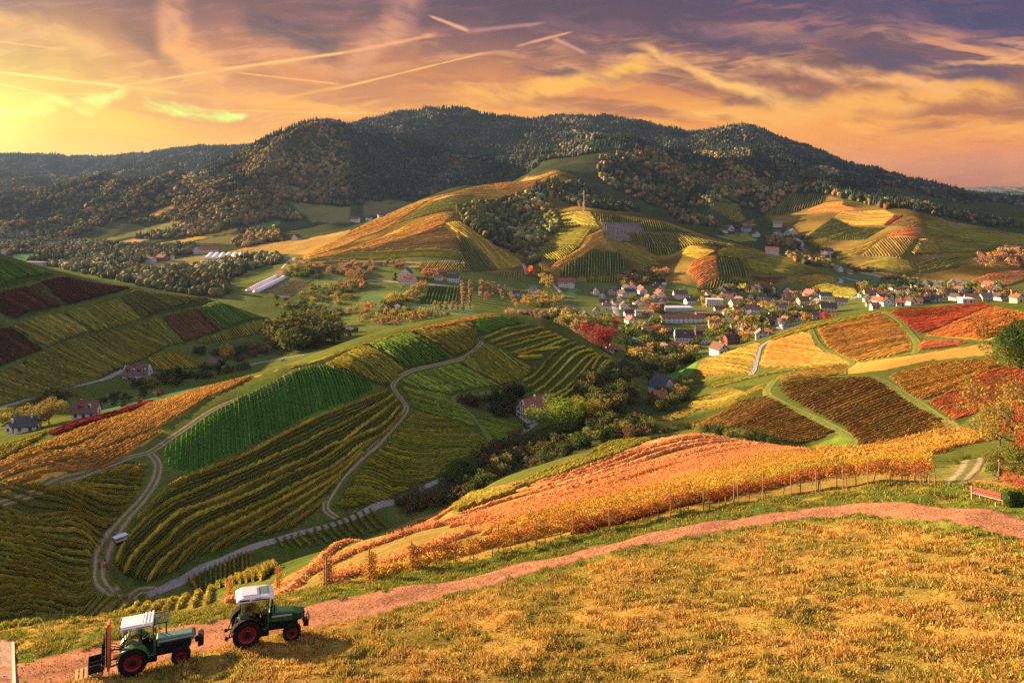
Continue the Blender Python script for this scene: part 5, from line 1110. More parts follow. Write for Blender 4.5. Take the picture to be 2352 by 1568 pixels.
scatter('tree', '* tree in the row climbing beside the red roofed hall', 'tree', 'V', [(720,260),(780,200),(970,480),(860,500)], 24, (5, 8), ['round'], [OL_, YE_, OR_], 'trees beside the red roofed hall', (600, 1300))
scatter('garden_tree', '* tree in the gardens at the upper village edge', 'garden tree', 'V', [(1790,260),(2020,230),(2250,220),(2300,400),(2080,400),(1980,440),(1680,450)], 26, (5, 9), ['round', 'wide'], [OR_, DK_, OL_], 'garden trees', (600, 1300))
scatter('garden_tree', '* tree between the houses of the main village', 'garden tree', 'U', [(30,380),(500,560),(900,330),(1500,300),(2300,330),(2300,640),(1900,730),(1700,840),(1350,980),(1000,1000),(560,1050),(200,1000),(150,700)], 125, (4.5, 8.5), ['round', 'wide', 'bush'], [OL_, DK_, GR_, YE_, DK_, OR_], 'village trees', (480, 1200))
scatter('garden_tree', '* tree between the houses at the right end of the village', 'garden tree', 'T', [(600,640),(1100,560),(1300,640),(2100,640),(2250,760),(2200,800),(1600,790),(1000,830),(600,800)], 85, (4.5, 8.5), ['round', 'wide', 'bush'], [OL_, DK_, DK_, GR_, BR_], 'village trees', (560, 1300))
scatter('garden_tree', '* tree at the foot of the village gardens', 'garden tree', 'U', [(0,1060),(300,1040),(420,1200),(560,1100),(800,1080),(860,1150),(560,1300),(60,1320)], 40, (5, 9), ['round', 'wide', 'bush'], [DK_, OL_, DK_, YE_], 'trees at the village foot', (330, 800))
scatter('tree', '* tree around the hamlet in the side valley', 'tree', 'G', [(260,510),(520,500),(680,520),(840,560),(1000,700),(1200,780),(1400,830),(1240,840),(1000,800),(800,700),(560,620),(420,600)], 36, (5, 8), ['round', 'wide'], [DK_, GG_, BR_], 'trees of the side valley', (900, 2000))
scatter('tree', '* rounded tree in the clump at the right edge of the vine hill', 'tree', 'G', [(1880,760),(2040,770),(2140,700),(2250,690),(2352,700),(2352,830),(2220,825),(2060,795)], 22, (9, 13), ['wide', 'round'], [PK_, BR_, YE_], 'clump on the far right hill', (900, 1700))
scatter('wood_tree', '* tree along the brook between the green hill and the salmon field', 'tree', 'C', [(1700,960),(1990,930),(2200,880),(2352,850),(2352,925),(2000,1040),(1780,1100)], 34, (4, 8), ['bush', 'round', 'wide'], [DK_, ('dim brown', (.17, .12, .06)), OL_], 'brook trees', (220, 460))
scatter('wood_tree', '* tree standing around the big farmhouse on the left', 'tree', 'E', [(780,1060),(1080,1050),(1300,1075),(1300,1100),(800,1100)], 9, (3.5, 5.5), ['round', 'wide'], [DK_, OL_], 'trees by the left houses', (330, 560))
scatter('wood_tree', '* tree standing around the white gabled house on the left', 'tree', 'E', [(1350,960),(1560,960),(1600,990),(1350,1000)], 7, (3.5, 5.5), ['round'], [DK_, OL_], 'trees by the left houses', (350, 600))
# dark wood at the tip of the left hill, valley bottom trees
scatter('wood_tree', 'tall * tree in the dark wood between the left hill and the green hill', 'tree', 'E', [(1830,860),(1870,730),(2010,650),(2150,680),(2290,740),(2260,800),(2050,850),(1930,880)], 42, (9, 14), ['wide', 'round'], [('dark green', (.11, .12, .03)), ('dark olive', (.17, .15, .04)), ('dark green', (.08, .10, .03))], 'dark wood at the hill tip', (350, 700))
scatter('shrub', '* bush on the shaded bank below the left hill', 'shrub', 'E', [(880,1030),(1180,1000),(1500,990),(1850,930),(1500,1010),(1250,1070),(900,1080)], 30, (2.5, 5), ['bush'], [DK_, ('dim brown', (.16, .11, .05)), DK_], 'bushes on the shaded bank', (300, 620))
scatter('shrub', '* shrub on the rough slope beside the yellow tree', 'shrub', 'E', [(1220,830),(1400,880),(1850,800),(1880,860),(1600,920),(1300,840)], 26, (2.5, 5), ['bush'], [DK_, ('dim brown', (.16, .11, .05))], 'bushes on the shaded bank', (350, 650))
scatter('orchard_tree', 'tiny bare * fruit tree on the shaded meadow by the left houses', 'tree', 'B', [(660,360),(780,300),(1000,270),(1150,300),(1020,340),(800,400)], 24, (2.2, 3.4), ['round'], [DK_, ('brownish', (.14, .11, .04))], 'shaded meadow trees', (280, 520))
scatter('shrub', '* bush by the roadside below the left hill', 'shrub', 'B', [(0,420),(260,330),(480,290),(500,330),(220,420),(0,480)], 18, (2.5, 5), ['bush'], [DK_, OL_], 'bushes on the shaded bank', (260, 480))
# shrubs along the paved lane and round the farmhouse
scatter('shrub', '* shrub in the dark thicket along the paved lane', 'shrub', 'C', [(560,1420),(900,1300),(1100,1120),(1250,1060),(1500,900),(1640,880),(1760,950),(1780,1060),(1500,1160),(1200,1300),(900,1420)], 84, (3, 6), ['bush'], [('dark green', (.09, .10, .03)), ('dim brown', (.17, .12, .06)), ('olive', (.15, .14, .04)), ('dim green', (.10, .14, .04))], 'thicket along the paved lane', (215, 420))
scatter('shrub', '* bush on the slope behind the timbered farmhouse', 'shrub', 'C', [(1090,690),(1300,640),(1480,580),(1470,770),(1400,800),(1200,730)], 26, (2.5, 5), ['bush'], [('dark green', (.06, .075, .03)), ('dim brown', (.12, .09, .04))], 'bushes behind the farmhouse', (270, 440))
scatter('tree', '* tree in the wood between the farmhouse and the village', 'tree', 'C', [(1850,600),(1990,560),(2140,480),(2300,560),(2280,640),(2180,760),(2080,900),(2000,930),(1880,900),(1960,760)], 36, (6, 10), ['wide', 'round'], [('green', (.13, .16, .035)), ('dark green', (.08, .10, .03)), ('olive', (.2, .18, .045))], 'wood by the farmhouse', (270, 560))
scatter('shrub', '* bush along the brook under the right hill', 'shrub', 'D', [(0,860),(150,800),(500,830),(800,900),(900,930),(600,900),(300,830),(100,860)], 26, (2, 4), ['bush'], [DK_, OL_], 'bushes under the right hill', (190, 420))
scatter('tree', '* garden tree around the white house at the foot of the right hill', 'tree', 'D', [(0,480),(60,500),(250,520),(260,640),(60,720),(0,760)], 18, (4.5, 7.5), ['round', 'bush'], [DK_, ('dim green', (.12, .15, .03)), OL_], 'garden trees below the right hill', (320, 600))
def T_(name, label, c, xb, yb, hpx, shape, col, wid=1.0, yr=(19, 12000), lod=None):
    s = CROPS[c][2] * .574219; x, y = unproj(*cv(c, [(xb, yb)])[0], *yr); return tree(name, label, 'tree', x, y, hpx * s / FX * y, shape, col, None, lod, wid)
T_('tree', 'great crimson red tree at the left edge of the village', 'V', 1490, 1165, 275, 'round', (.46, .085, .055), 1.25, (440, 640), 'l')
T_('tree', 'dark crimson tree just left of the great red one', 'V', 1320, 1010, 165, 'round', (.40, .045, .045), 1.0, (460, 700))
T_('tree', 'small crimson tree behind the great red one', 'V', 1672, 900, 95, 'round', (.50, .07, .05), 1.1, (500, 800))
T_('tree', 'broad yellow tree behind the great red one', 'V', 1430, 915, 150, 'wide', (.48, .34, .06), 1.1, (500, 800))
T_('tree', 'olive tree right of the broad yellow one', 'V', 1570, 900, 160, 'wide', (.34, .28, .06), 1.0, (500, 800))
T_('tree', 'tall dark green tree right of the great red one', 'V', 1790, 1080, 230, 'wide', (.17, .17, .04), 1.0, (440, 700))
T_('tree', 'dark olive tree beside the grey roofed gable house', 'V', 1910, 1050, 190, 'wide', (.22, .2, .05), .9, (440, 700))
T_('tree', 'slim olive tree left of the dark crimson one', 'V', 1200, 1010, 200, 'round', (.26, .23, .06), .8, (460, 700))
T_('tree', 'bright orange maple at the mouth of the hollow', 'V', 655, 300, 120, 'round', (.62, .20, .06), 1.0, (700, 1300))
T_('tree', 'small orange tree in front of the half timbered inn', 'V', 2100, 975, 105, 'round', (.60, .22, .06), 1.1, (480, 800))
T_('tree', 'yellow round tree near the white peaked house', 'V', 1970, 1290, 150, 'wide', (.48, .33, .06), 1.1, (360, 640))
T_('tree', 'orange tree at the right side of the village by the vine slope', 'U', 2120, 712, 130, 'round', (.58, .24, .08), 1.0, (520, 900))
T_('tree', 'golden tree beside the dark red brick villa', 'U', 1075, 900, 130, 'round', (.48, .33, .05), 1.0, (450, 800))
T_('tree', 'green gold tree between apartment block and winery', 'U', 1250, 670, 140, 'wide', (.38, .32, .07), 1.0, (520, 900))
T_('tree', 'round pink red bush above the vine slope beside the last roofs', 'T', 285, 985, 75, 'bush', (.58, .08, .06), 1.2, (500, 900))
T_('tree', 'tall round olive tree behind the yellow gabled house', 'T', 680, 700, 115, 'wide', (.28, .24, .07), 1.0, (650, 1200))
T_('conifer', 'dark fir between the houses at the right end of the village', 'T', 850, 640, 90, 'fir', (.05, .07, .03), 1.0, (700, 1300))
T_('tree', 'broad black green tree mass beside the lane to the side valley', 'T', 1130, 690, 140, 'wide', (.05, .065, .025), 1.3, (700, 1300))
T_('conifer', 'lone pale fir on the forest edge above the far right vine hill', 'G', 1483, 385, 52, 'fir', (.22, .24, .12), 1.0, (1300, 2400))
T_('tree', 'large bright green tree beside the timbered farmhouse', 'C', 1760, 885, 250, 'wide', (.20, .25, .035), 1.05, (260, 420), 'l')
T_('tree', 'large yellow green tree right behind the bright green one', 'C', 1900, 860, 220, 'wide', (.27, .27, .04), .95, (270, 440), 'l')
T_('tree', 'dark conifer like tree on the bank above the farmhouse', 'C', 1490, 655, 95, 'round', (.045, .06, .025), 1.0, (280, 460))
T_('tree', 'pale feathery shrub tree at the bend of the paved lane', 'C', 1350, 1165, 130, 'bush', (.24, .24, .08), .9, (220, 360))
T_('tree', 'small gold sapling on the edge of the paved lane', 'C', 762, 1290, 60, 'tall', (.5, .3, .05), 1.2, (200, 340))
T_('tree', 'golden yellow tree beside the white gabled house on the left', 'E', 1528, 905, 105, 'round', (.46, .32, .04), .95, (380, 640))
T_('conifer', 'black fir in front of the big farmhouse on the left', 'E', 1205, 1060, 105, 'fir', (.035, .05, .025), 1.3, (320, 560))
T_('tree', 'broad ochre tree beside the dark roofed house on the left', 'B', 330, 500, 185, 'wide', (.34, .27, .06), 1.0, (240, 460), 'l')
T_('tree', 'small ochre tree at the left picture edge by the roofs', 'B', 20, 500, 90, 'round', (.32, .26, .06), 1.0, (240, 460))
T_('tree', 'round orange tree standing alone on the orchard meadow', 'N', 1105, 722, 120, 'wide', (.52, .28, .09), .95, (520, 1000))
T_('tree', 'orange tree of the pair behind the green roofed shed', 'N', 875, 748, 85, 'round', (.54, .27, .06), 1.0, (520, 1000))
T_('tree', 'yellow tree of the pair behind the green roofed shed', 'N', 940, 735, 85, 'round', (.50, .36, .07), 1.0, (520, 1000))
T_('tree', 'small gold round tree in front of the orchard farm', 'N', 1500, 470, 80, 'round', (.5, .34, .05), .8, (560, 1100))
T_('tree', 'large pink brown tree left of the orchard roofs', 'N', 1790, 350, 150, 'wide', (.44, .24, .12), 1.0, (650, 1300))
T_('conifer', 'dark fir beside the orchard farm', 'N', 1415, 365, 100, 'fir', (.05, .065, .03), 1.3, (650, 1300))

# ------------------------------------------------------------------ buildings
WALLC = {'white': (.62, .60, .58), 'cream': (.58, .49, .35), 'grey': (.45, .44, .43), 'pale': (.62, .57, .50), 'tan': (.55, .42, .28), 'yellow': (.72, .55, .25), 'pink': (.66, .45, .40), 'brick': (.22, .07, .045), 'brown': (.16, .10, .06), 'dark': (.12, .09, .07)}
ROOFC = {'dark': (.075, .05, .045), 'brown': (.14, .075, .05), 'red': (.30, .075, .045), 'orange': (.34, .14, .065), 'grey': (.17, .17, .18), 'rust': (.26, .10, .06), 'pink': (.45, .10, .09), 'slate': (.06, .06, .07), 'green': (.10, .30, .22), 'pale blue': (.42, .48, .56), 'turquoise': (.10, .42, .42), 'white': (.7, .7, .72)}
def wallm(c): return mat_plain('wall_' + c, WALLC[c], .9, .10, 1.5)
def roofm(c): return mat_plain('roof_' + c, ROOFC[c], .75, .28, 2.5, .3)
GLASSD = mat_plain('dark_window', (.035, .04, .05), .25, .2, 2, 0, 0, .5)
FRAMEM = mat_plain('window_frame', (.55, .53, .5), .7, .1)
TIMBER = mat_plain('timber', (.07, .04, .025), .85, .2)
DOORM = mat_plain('door_wood', (.10, .06, .04), .7, .2)
def _win(w, h):
    m = MB(); m.box(-w / 2, w / 2, -.05, .03, 0, h); return m
WIN = _win(1.05, 1.25).mesh('window', GLASSD); SILL = MB().box(-.65, .65, -.14, .02, -.10, -.002).mesh('sill', FRAMEM)
WINB = _win(1.7, 1.35).mesh('window', GLASSD); DOOR = MB().box(-.55, .55, -.07, .03, 0, 2.1).mesh('door', DOORM)
def house(label, x, y, L, D, h, yaw, wc, rc, pitch=42, floors=None, timber=False, dormers=0, half=False, name='house', cat='house', group=None, chim=True, wins=True, flat=False, z=None):
    """ridge along local x, length L, depth D, eaves at h"""
    e = empty(name, (x, y, (gz(x, y) if z is None else z)), yaw); tag(e, label, cat, group)
    s = -1.6; rise = D / 2 * math.tan(R(pitch))
    m = MB()
    if flat: m.box(-L / 2, L / 2, -D / 2, D / 2, s, h)
    else:
        pr = [(-D / 2, s), (D / 2, s), (D / 2, h), (0, h + rise), (-D / 2, h)]
        v = [(-L / 2, a, b) for a, b in pr] + [(L / 2, a, b) for a, b in pr]
        m.add(v, [(0, 1, 2, 3, 4), (9, 8, 7, 6, 5), (0, 5, 6, 1), (1, 6, 7, 2), (2, 7, 8, 3), (3, 8, 9, 4), (4, 9, 5, 0)])
    m.build('wall', wallm(wc), e)
    r = MB(); ov = .55; tk = .22
    if flat: r.box(-L / 2 - .3, L / 2 + .3, -D / 2 - .3, D / 2 + .3, h + .004, h + .35)
    else:
        tt = math.tan(R(pitch)); hip = D * .16 if half else 0
        for sg in (-1, 1):
            yo = sg * (D / 2 + ov); zo = h - ov * tt + .06; zr = h + rise + .06
            a, b = L / 2 + ov, L / 2 + ov - hip
            v = [(-a, yo, zo), (a, yo, zo), (b, 0, zr), (-b, 0, zr)]; v += [(p, q, t + tk) for p, q, t in v]
            r.add(v, [(3, 2, 1, 0), (4, 5, 6, 7), (0, 1, 5, 4), (1, 2, 6, 5), (2, 3, 7, 6), (3, 0, 4, 7)])
    ro = r.build('roof', roofm(rc), e)
    if chim and not flat:
        cx = L * random.uniform(-.25, .25); MB().box(cx - .35, cx + .35, -.9, -.2, h + rise * .6, h + rise + 1.1).build('chimney', wallm('brick') if random.random() < .6 else wallm('grey'), ro)
    floors = floors or max(1, int(h / 2.6))
    for k in range(dormers):
        dx = (k - (dormers - 1) / 2) * L / (dormers + .6); d = MB(); y0 = -D / 2 * .72; zb = h + (D / 2 + y0) * math.tan(R(pitch)) + .25
        d.add([(dx - .7, y0, zb), (dx + .7, y0, zb), (dx + .7, y0, zb + 1.0), (dx, y0, zb + 1.5), (dx - .7, y0, zb + 1.0), (dx - .7, y0 + 2.2, zb + 1.0), (dx, y0 + 2.4, zb + 1.5), (dx + .7, y0 + 2.2, zb + 1.0), (dx - .7, y0 + 1.2, zb), (dx + .7, y0 + 1.2, zb)],
              [(0, 1, 2, 3, 4), (4, 3, 6, 5), (3, 2, 7, 6), (0, 4, 5, 8), (1, 9, 7, 2)]); do = d.build('dormer', wallm(wc) if k % 2 else roofm(rc), ro)
        obj('window', WIN, do, (dx, y0 - .02, zb + .05))
    if wins:
        first = True
        for side in (-1, 1) if False else (-1,):
            n = max(2, min(9, int(L / 2.6)))
            for f in range(floors):
                for i in range(n):
                    xx = (i + .5) / n * L - L / 2; zz = .9 + f * 2.75
                    if zz + 1.3 > h: continue
                    if first and f == 0 and i == n // 2: obj('door', DOOR, e, (xx, -D / 2 - .02, .05)); first = False; continue
                    w = obj('window', WIN, e, (xx, -D / 2 - .02, zz))
                    if L < 16: obj('sill', SILL, w)
        for sg in (-1, 1):
            n = max(1, min(4, int(D / 3)))
            for f in range(floors + (0 if flat else 1)):
                nn = n if f < floors else max(1, n - 1)
                for i in range(nn):
                    zz = .9 + f * 2.75; yy = (i + .5) / nn * D * (1 if f < floors else .5) - D / 2 * (1 if f < floors else .5)
                    if zz + 1.3 > h + (0 if flat else rise * (1 - abs(yy) / (D / 2)) - .3): continue
                    w = obj('window', WIN, e, (sg * (L / 2 + .02), yy, zz)); w.rotation_euler = (0, 0, R(-90 if sg < 0 else 90))
    if timber:
        t = MB()
        for sg in (-1, 1):
            X = sg * (L / 2 + .05)
            for zz in (h * .5, h, h + rise * .45):
                hw = D / 2 if zz <= h else D / 2 * (1 - (zz - h) / rise); t.box(X - .06, X + .06, -hw, hw, zz - .14, zz + .14)
            for i in range(7):
                yy = (i / 6 - .5) * D * .98; t.box(X - .055, X + .055, yy - .12, yy + .12, 0, h + rise * (1 - abs(yy) / (D / 2)) * .96)
        for zz in (h * .5, h - .15): t.box(-L / 2, L / 2, -D / 2 - .09, -D / 2 + .03, zz - .14, zz + .14)
        for i in range(int(L / 1.7) + 1): xx = i / int(L / 1.7) * L - L / 2; t.box(xx - .11, xx + .11, -D / 2 - .085, -D / 2 + .03, 0, h)
        t.build('timber_frame', TIMBER, e)
    return e
def H(c, xc, yb, w, o, wc, rc, where, yr=(440, 2600), yaw=None, hk=None, kind='house', **k):
    s = CROPS[c][2] * .574219; x, y = unproj(*cv(c, [(xc, yb)])[0], *yr); m = w * s / FX * y * (.92 if c in 'VUTG' else .86 if c in 'EB' else 1.0)
    if o == 'g': D = m * .92; L = min(16, m * 1.15); yw = R(90) + (yaw if yaw is not None else random.uniform(-.55, .55)); h = max(3.0, min(6.5, m * (hk or .42)))
    else: L = m * .88; D = min(11, max(L * .62, 6 if m > 7 else m * .7)); yw = yaw if yaw is not None else random.uniform(-.5, .4); h = max(2.7, min(7.5, m * (hk or .34)))
    d = Vector((x, y, 0)).normalized(); x += d.x * D * .4; y += d.y * D * .4
    lab = f"{wc} {kind} with {rc} roof {where}".replace('dark house', 'dark walled house').replace('pale blue roof', 'pale blue roof')
    return house(lab, x, y, L, D, h, yw, wc, rc, **k)
HOUSES = [
 ('V', 1075, 440, 225, 'e', 'white', 'red', 'standing alone below the steep striped vineyard', dict(kind='long hall', yaw=0.0, dormers=3, hk=.27)),
 ('V', 483, 540, 108, 'e', 'white', 'dark', 'left half of the pair left of the tan gable', {}), ('V', 583, 545, 86, 'e', 'white', 'brown', 'right half of the pair left of the tan gable', {}),
 ('V', 680, 500, 95, 'g', 'tan', 'grey', 'between the orchard and the red roofed hall', {}),
 ('V', 1135, 775, 240, 'e', 'brown', 'rust', 'low and long, beside the half timbered cottage', dict(kind='barn', hk=.2, yaw=-.04, wins=False, pitch=36)),
 ('V', 960, 755, 70, 'g', 'white', 'grey', 'tiny shed at the left end of the barn', dict(kind='shed')),
 ('V', 1292, 800, 100, 'g', 'white', 'slate', 'half timbered gable right of the barn', dict(timber=True, kind='cottage')),
 ('V', 1425, 752, 95, 'g', 'white', 'brown', 'gable facing us right of the half timbered cottage', {}),
 ('V', 1408, 525, 88, 'g', 'white', 'dark', 'leftmost gable of the upper village row', {}), ('V', 1515, 520, 78, 'e', 'dark', 'slate', 'second from the left in the upper village row', {}),
 ('V', 1612, 525, 98, 'g', 'grey', 'brown', 'third from the left in the upper village row', {}), ('V', 1525, 652, 135, 'e', 'white', 'slate', 'with a big roof behind the plain white cube house', {}),
 ('V', 1557, 706, 115, 'e', 'white', 'dark', 'plain cube above the yellow and crimson trees', dict(hk=.5)), ('V', 1705, 622, 105, 'g', 'pale', 'dark', 'on the corner of the village street', {}),
 ('V', 1750, 696, 112, 'g', 'white', 'brown', 'beside the village street below the corner house', {}), ('V', 1812, 782, 140, 'e', 'white', 'dark', 'low front left of the brick tower', {}),
 ('V', 1815, 532, 145, 'e', 'grey', 'slate', 'long dim one in the upper village row', {}), ('V', 1968, 522, 110, 'g', 'white', 'red', 'with a bright left roof plane in the upper row', dict(yaw=.15)),
 ('V', 2038, 616, 110, 'g', 'white', 'orange', 'with balconies left of the brick tower', dict(yaw=.1)), ('V', 2170, 562, 118, 'g', 'pale', 'red', 'uppermost above the brick tower', dict(yaw=.2)), ('V', 2222, 617, 115, 'e', 'white', 'rust', 'right behind the brick tower', {}),
 ('V', 2120, 440, 70, 'e', 'dark', 'slate', 'hut at the edge of the hillside gardens', dict(kind='hut')), ('V', 2225, 425, 52, 'e', 'white', 'pale blue', 'little shed in the hillside gardens', dict(kind='shed')),
 ('U', 650, 432, 195, 'e', 'white', 'brown', 'wide one behind the winery tower', {}), ('U', 762, 492, 150, 'e', 'white', 'dark', 'with a deep roof right behind the winery tower', {}),
 ('U', 62, 722, 115, 'g', 'white', 'pink', 'with a bright sunlit roof left of the winery', dict(yaw=.25)), ('U', 240, 792, 98, 'g', 'white', 'grey', 'left of the half timbered inn', {}), ('U', 322, 712, 90, 'g', 'pale', 'grey', 'touching the left end of the winery', {}),
 ('U', 485, 842, 165, 'e', 'brown', 'brown', 'flower decked inn below the winery', dict(timber=True, kind='inn', hk=.3)),
 ('U', 700, 968, 290, 'e', 'white', 'dark', 'three storeys high below the winery', dict(kind='hotel', hk=.36, floors=3, dormers=3, half=True, yaw=-.1, pitch=45)), ('U', 905, 962, 105, 'g', 'white', 'brown', 'joined to the right end of the hotel', dict(hk=.6)),
 ('U', 905, 852, 185, 'e', 'dark', 'orange', 'behind the hotel', dict(half=True)), ('U', 1250, 962, 205, 'e', 'brick', 'dark', 'tall villa right of the golden tree', dict(kind='villa', hk=.42, dormers=4, yaw=.25)),
 ('U', 705, 1097, 150, 'g', 'cream', 'red', 'tall gable in front of the hotel', dict(yaw=.25, hk=.5)), ('U', 467, 1072, 112, 'g', 'white', 'brown', 'steep gable left of the tall cream gable', dict(hk=.45, pitch=55)),
 ('U', 1105, 1072, 170, 'g', 'white', 'brown', 'with balconies beside the sunny vine slope', dict(yaw=.4, hk=.36)), ('U', 370, 1032, 112, 'e', 'grey', 'grey', 'plain block left of the steep gable', {}),
 ('U', 140, 937, 118, 'e', 'white', 'turquoise', 'beside the dark olive tree', dict(kind='shed', hk=.22, pitch=14)), ('U', 1285, 780, 105, 'e', 'pink', 'grey', 'right of the pyramid roofed house', {}),
 ('U', 1058, 768, 180, 'e', 'cream', 'rust', 'pyramid roofed, at the right end of the winery', dict(half=True, hk=.26)),
 ('U', 1300, 522, 172, 'e', 'tan', 'grey', 'right of the flat apartment block', {}), ('U', 950, 465, 118, 'e', 'yellow', 'dark', 'with a glowing gable behind the apartment block', {}), ('U', 1000, 412, 125, 'e', 'white', 'dark', 'left of two directly under the fanned vines', {}),
 ('U', 1185, 412, 128, 'e', 'white', 'brown', 'right of two directly under the fanned vines', {}), ('U', 1215, 447, 138, 'e', 'pale', 'rust', 'behind the tan house', {}), ('U', 1605, 442, 140, 'e', 'cream', 'slate', 'with a glowing front under the slanting vines', {}),
 ('U', 1728, 422, 100, 'e', 'dark', 'slate', 'behind the long overhead line', {}), ('U', 1725, 492, 150, 'e', 'cream', 'dark', 'with a glowing gable right of the long garden', {}), ('U', 1830, 572, 188, 'e', 'white', 'dark', 'long one with a row of dormers', dict(dormers=3)),
 ('U', 1500, 602, 192, 'e', 'white', 'dark', 'long one left of the dormered house', {}), ('U', 1465, 702, 160, 'e', 'cream', 'dark', 'with a lit gable below the long white one', {}), ('U', 1720, 722, 160, 'e', 'tan', 'dark', 'below the house with the row of dormers', {}),
 ('U', 1590, 792, 180, 'e', 'white', 'brown', 'with a huge roof in the lower right village', dict(hk=.25)), ('U', 1592, 892, 130, 'g', 'grey', 'grey', 'broad gable by the vine slope', {}), ('U', 1690, 852, 95, 'e', 'white', 'orange', 'small one right of the broad grey gable', {}),
 ('U', 2020, 682, 118, 'g', 'white', 'slate', 'gable left of the round orange tree', {}), ('U', 2180, 432, 130, 'g', 'white', 'pink', 'tall, with the brightest roof of the village', dict(hk=.6, yaw=.3)), ('U', 2090, 492, 168, 'e', 'tan', 'brown', 'below the brightest roof', {}),
 ('U', 1912, 482, 145, 'e', 'pale', 'rust', 'left of the brightest roof', {}), ('U', 2160, 602, 178, 'e', 'white', 'slate', 'wide dark roofed one above the orange tree', {}), ('U', 2270, 662, 150, 'e', 'cream', 'dark', 'with a curved gable beside the vine slope', {}),
 ('U', 2260, 482, 62, 'g', 'white', 'grey', 'narrow one right of the brightest roof', {}), ('U', 1915, 772, 200, 'e', 'grey', 'slate', 'low carport roof touching the vine slope', dict(kind='carport', hk=.12, wins=False, pitch=10, chim=False)),
 ('T', 272, 782, 140, 'e', 'white', 'slate', 'half hidden at the foot of the mast hill end', {}), ('T', 435, 842, 145, 'e', 'white', 'dark', 'wide one right of the yellow garden tree', {}), ('T', 298, 917, 192, 'e', 'yellow', 'slate', 'with a glowing gable near the vine slope', {}),
 ('T', 735, 757, 150, 'e', 'yellow', 'rust', 'with a fiery gable below the round olive tree', {}), ('T', 860, 797, 142, 'e', 'white', 'brown', 'low one right of the fiery gable', {}), ('T', 918, 852, 112, 'g', 'white', 'dark', 'broad gable behind the vine slope', {}),
 ('T', 782, 887, 98, 'e', 'white', 'orange', 'lowest one at the left of the crimson vines', {}), ('T', 722, 852, 68, 'e', 'pink', 'orange', 'small one left of the broad gable', {}), ('T', 1055, 852, 98, 'e', 'white', 'orange', 'only its roof showing behind the crimson vines', dict(hk=.25)),
 ('T', 1152, 842, 78, 'g', 'white', 'dark', 'small gable behind the crimson vines', {}), ('T', 1240, 827, 98, 'e', 'white', 'orange', 'second roof showing behind the crimson vines', {}), ('T', 1315, 817, 105, 'e', 'dark', 'slate', 'in the shade behind the crimson vines', {}),
 ('T', 1428, 802, 130, 'e', 'white', 'brown', 'long one behind the crimson vines', {}), ('T', 1558, 767, 130, 'e', 'white', 'slate', 'with the wide dark roof at the right end', {}), ('T', 1320, 722, 75, 'e', 'white', 'dark', 'low strip under the black trees', {}),
 ('T', 1403, 720, 62, 'e', 'white', 'slate', 'tiny one right of the low strip', {}), ('T', 1475, 707, 90, 'g', 'white', 'dark', 'gable left of the big white gable', {}), ('T', 1600, 672, 112, 'g', 'white', 'rust', 'biggest gable under the last vine slope', dict(hk=.55)),
 ('T', 1152, 732, 74, 'g', 'white', 'dark', 'lone gable in front of the black trees', {}), ('T', 960, 682, 74, 'g', 'white', 'dark', 'left of the black trees', {}), ('T', 992, 587, 98, 'e', 'white', 'slate', 'above the black trees on the lane', {}),
 ('T', 1685, 722, 100, 'g', 'grey', 'brown', 'dim one below the biggest gable', {}), ('T', 1805, 802, 165, 'e', 'yellow', 'brown', 'long sunlit one at the right end', dict(hk=.28)), ('T', 1740, 818, 140, 'e', 'white', 'white', 'flat roofed at the edge of the crimson vines', dict(flat=True, hk=.2)),
 ('T', 1950, 802, 140, 'e', 'tan', 'grey', 'broad one at the right end', dict(hk=.4)), ('T', 2090, 792, 100, 'g', 'white', 'slate', 'last gable left of the timber frame', {}), ('T', 1830, 702, 60, 'g', 'white', 'brown', 'small gable far right of the biggest one', {}),
 ('T', 1945, 712, 85, 'e', 'white', 'dark', 'left of the last red roof', {}), ('T', 1740, 672, 55, 'e', 'pale', 'dark', 'tiny one right of the biggest gable', {}), ('T', 2085, 682, 62, 'e', 'pale', 'red', 'topmost at the far right end', {}), ('T', 2280, 817, 105, 'g', 'yellow', 'brown', 'seen through the timber frame', {}),
 ('T', 300, 307, 100, 'e', 'white', 'slate', 'uppermost on the side valley lane', {}), ('T', 258, 367, 112, 'g', 'white', 'dark', 'with balconies on the side valley lane', {}), ('T', 400, 482, 70, 'g', 'white', 'grey', 'pointed gable low in the side valley', {}), ('T', 523, 512, 64, 'e', 'white', 'rust', 'small one low in the side valley', {}),
 ('G', 335, 557, 46, 'e', 'white', 'dark', 'leftmost of the hamlet', {}), ('G', 372, 545, 50, 'g', 'white', 'slate', 'second of the hamlet', {}), ('G', 480, 552, 75, 'e', 'grey', 'slate', 'long one of the hamlet', {}), ('G', 545, 585, 46, 'g', 'white', 'dark', 'lowest of the left hamlet group', {}),
 ('G', 692, 522, 72, 'e', 'white', 'grey', 'topmost of the right hamlet group', {}), ('G', 690, 570, 56, 'e', 'white', 'slate', 'middle of the right hamlet group', {}), ('G', 782, 592, 90, 'g', 'cream', 'grey', 'big gable of the right hamlet group', {}), ('G', 712, 592, 46, 'e', 'white', 'grey', 'lowest of the right hamlet group', {}),
 ('G', 655, 705, 105, 'e', 'white', 'rust', 'wide farm in the side valley', {}), ('G', 790, 717, 70, 'e', 'white', 'brown', 'right of the wide farm in the side valley', {}),
 ('N', 1540, 342, 158, 'g', 'white', 'dark', 'rear part of the orchard farm', {}), ('N', 1565, 418, 200, 'e', 'white', 'rust', 'front part of the orchard farm', dict(dormers=2)), ('N', 1925, 357, 105, 'e', 'white', 'rust', 'left of the orchard hamlet', {}), ('N', 1970, 300, 120, 'e', 'brown', 'rust', 'behind the orchard hamlet', dict(kind='barn', wins=False)), ('N', 2100, 377, 150, 'e', 'white', 'slate', 'right of the orchard hamlet', {}),
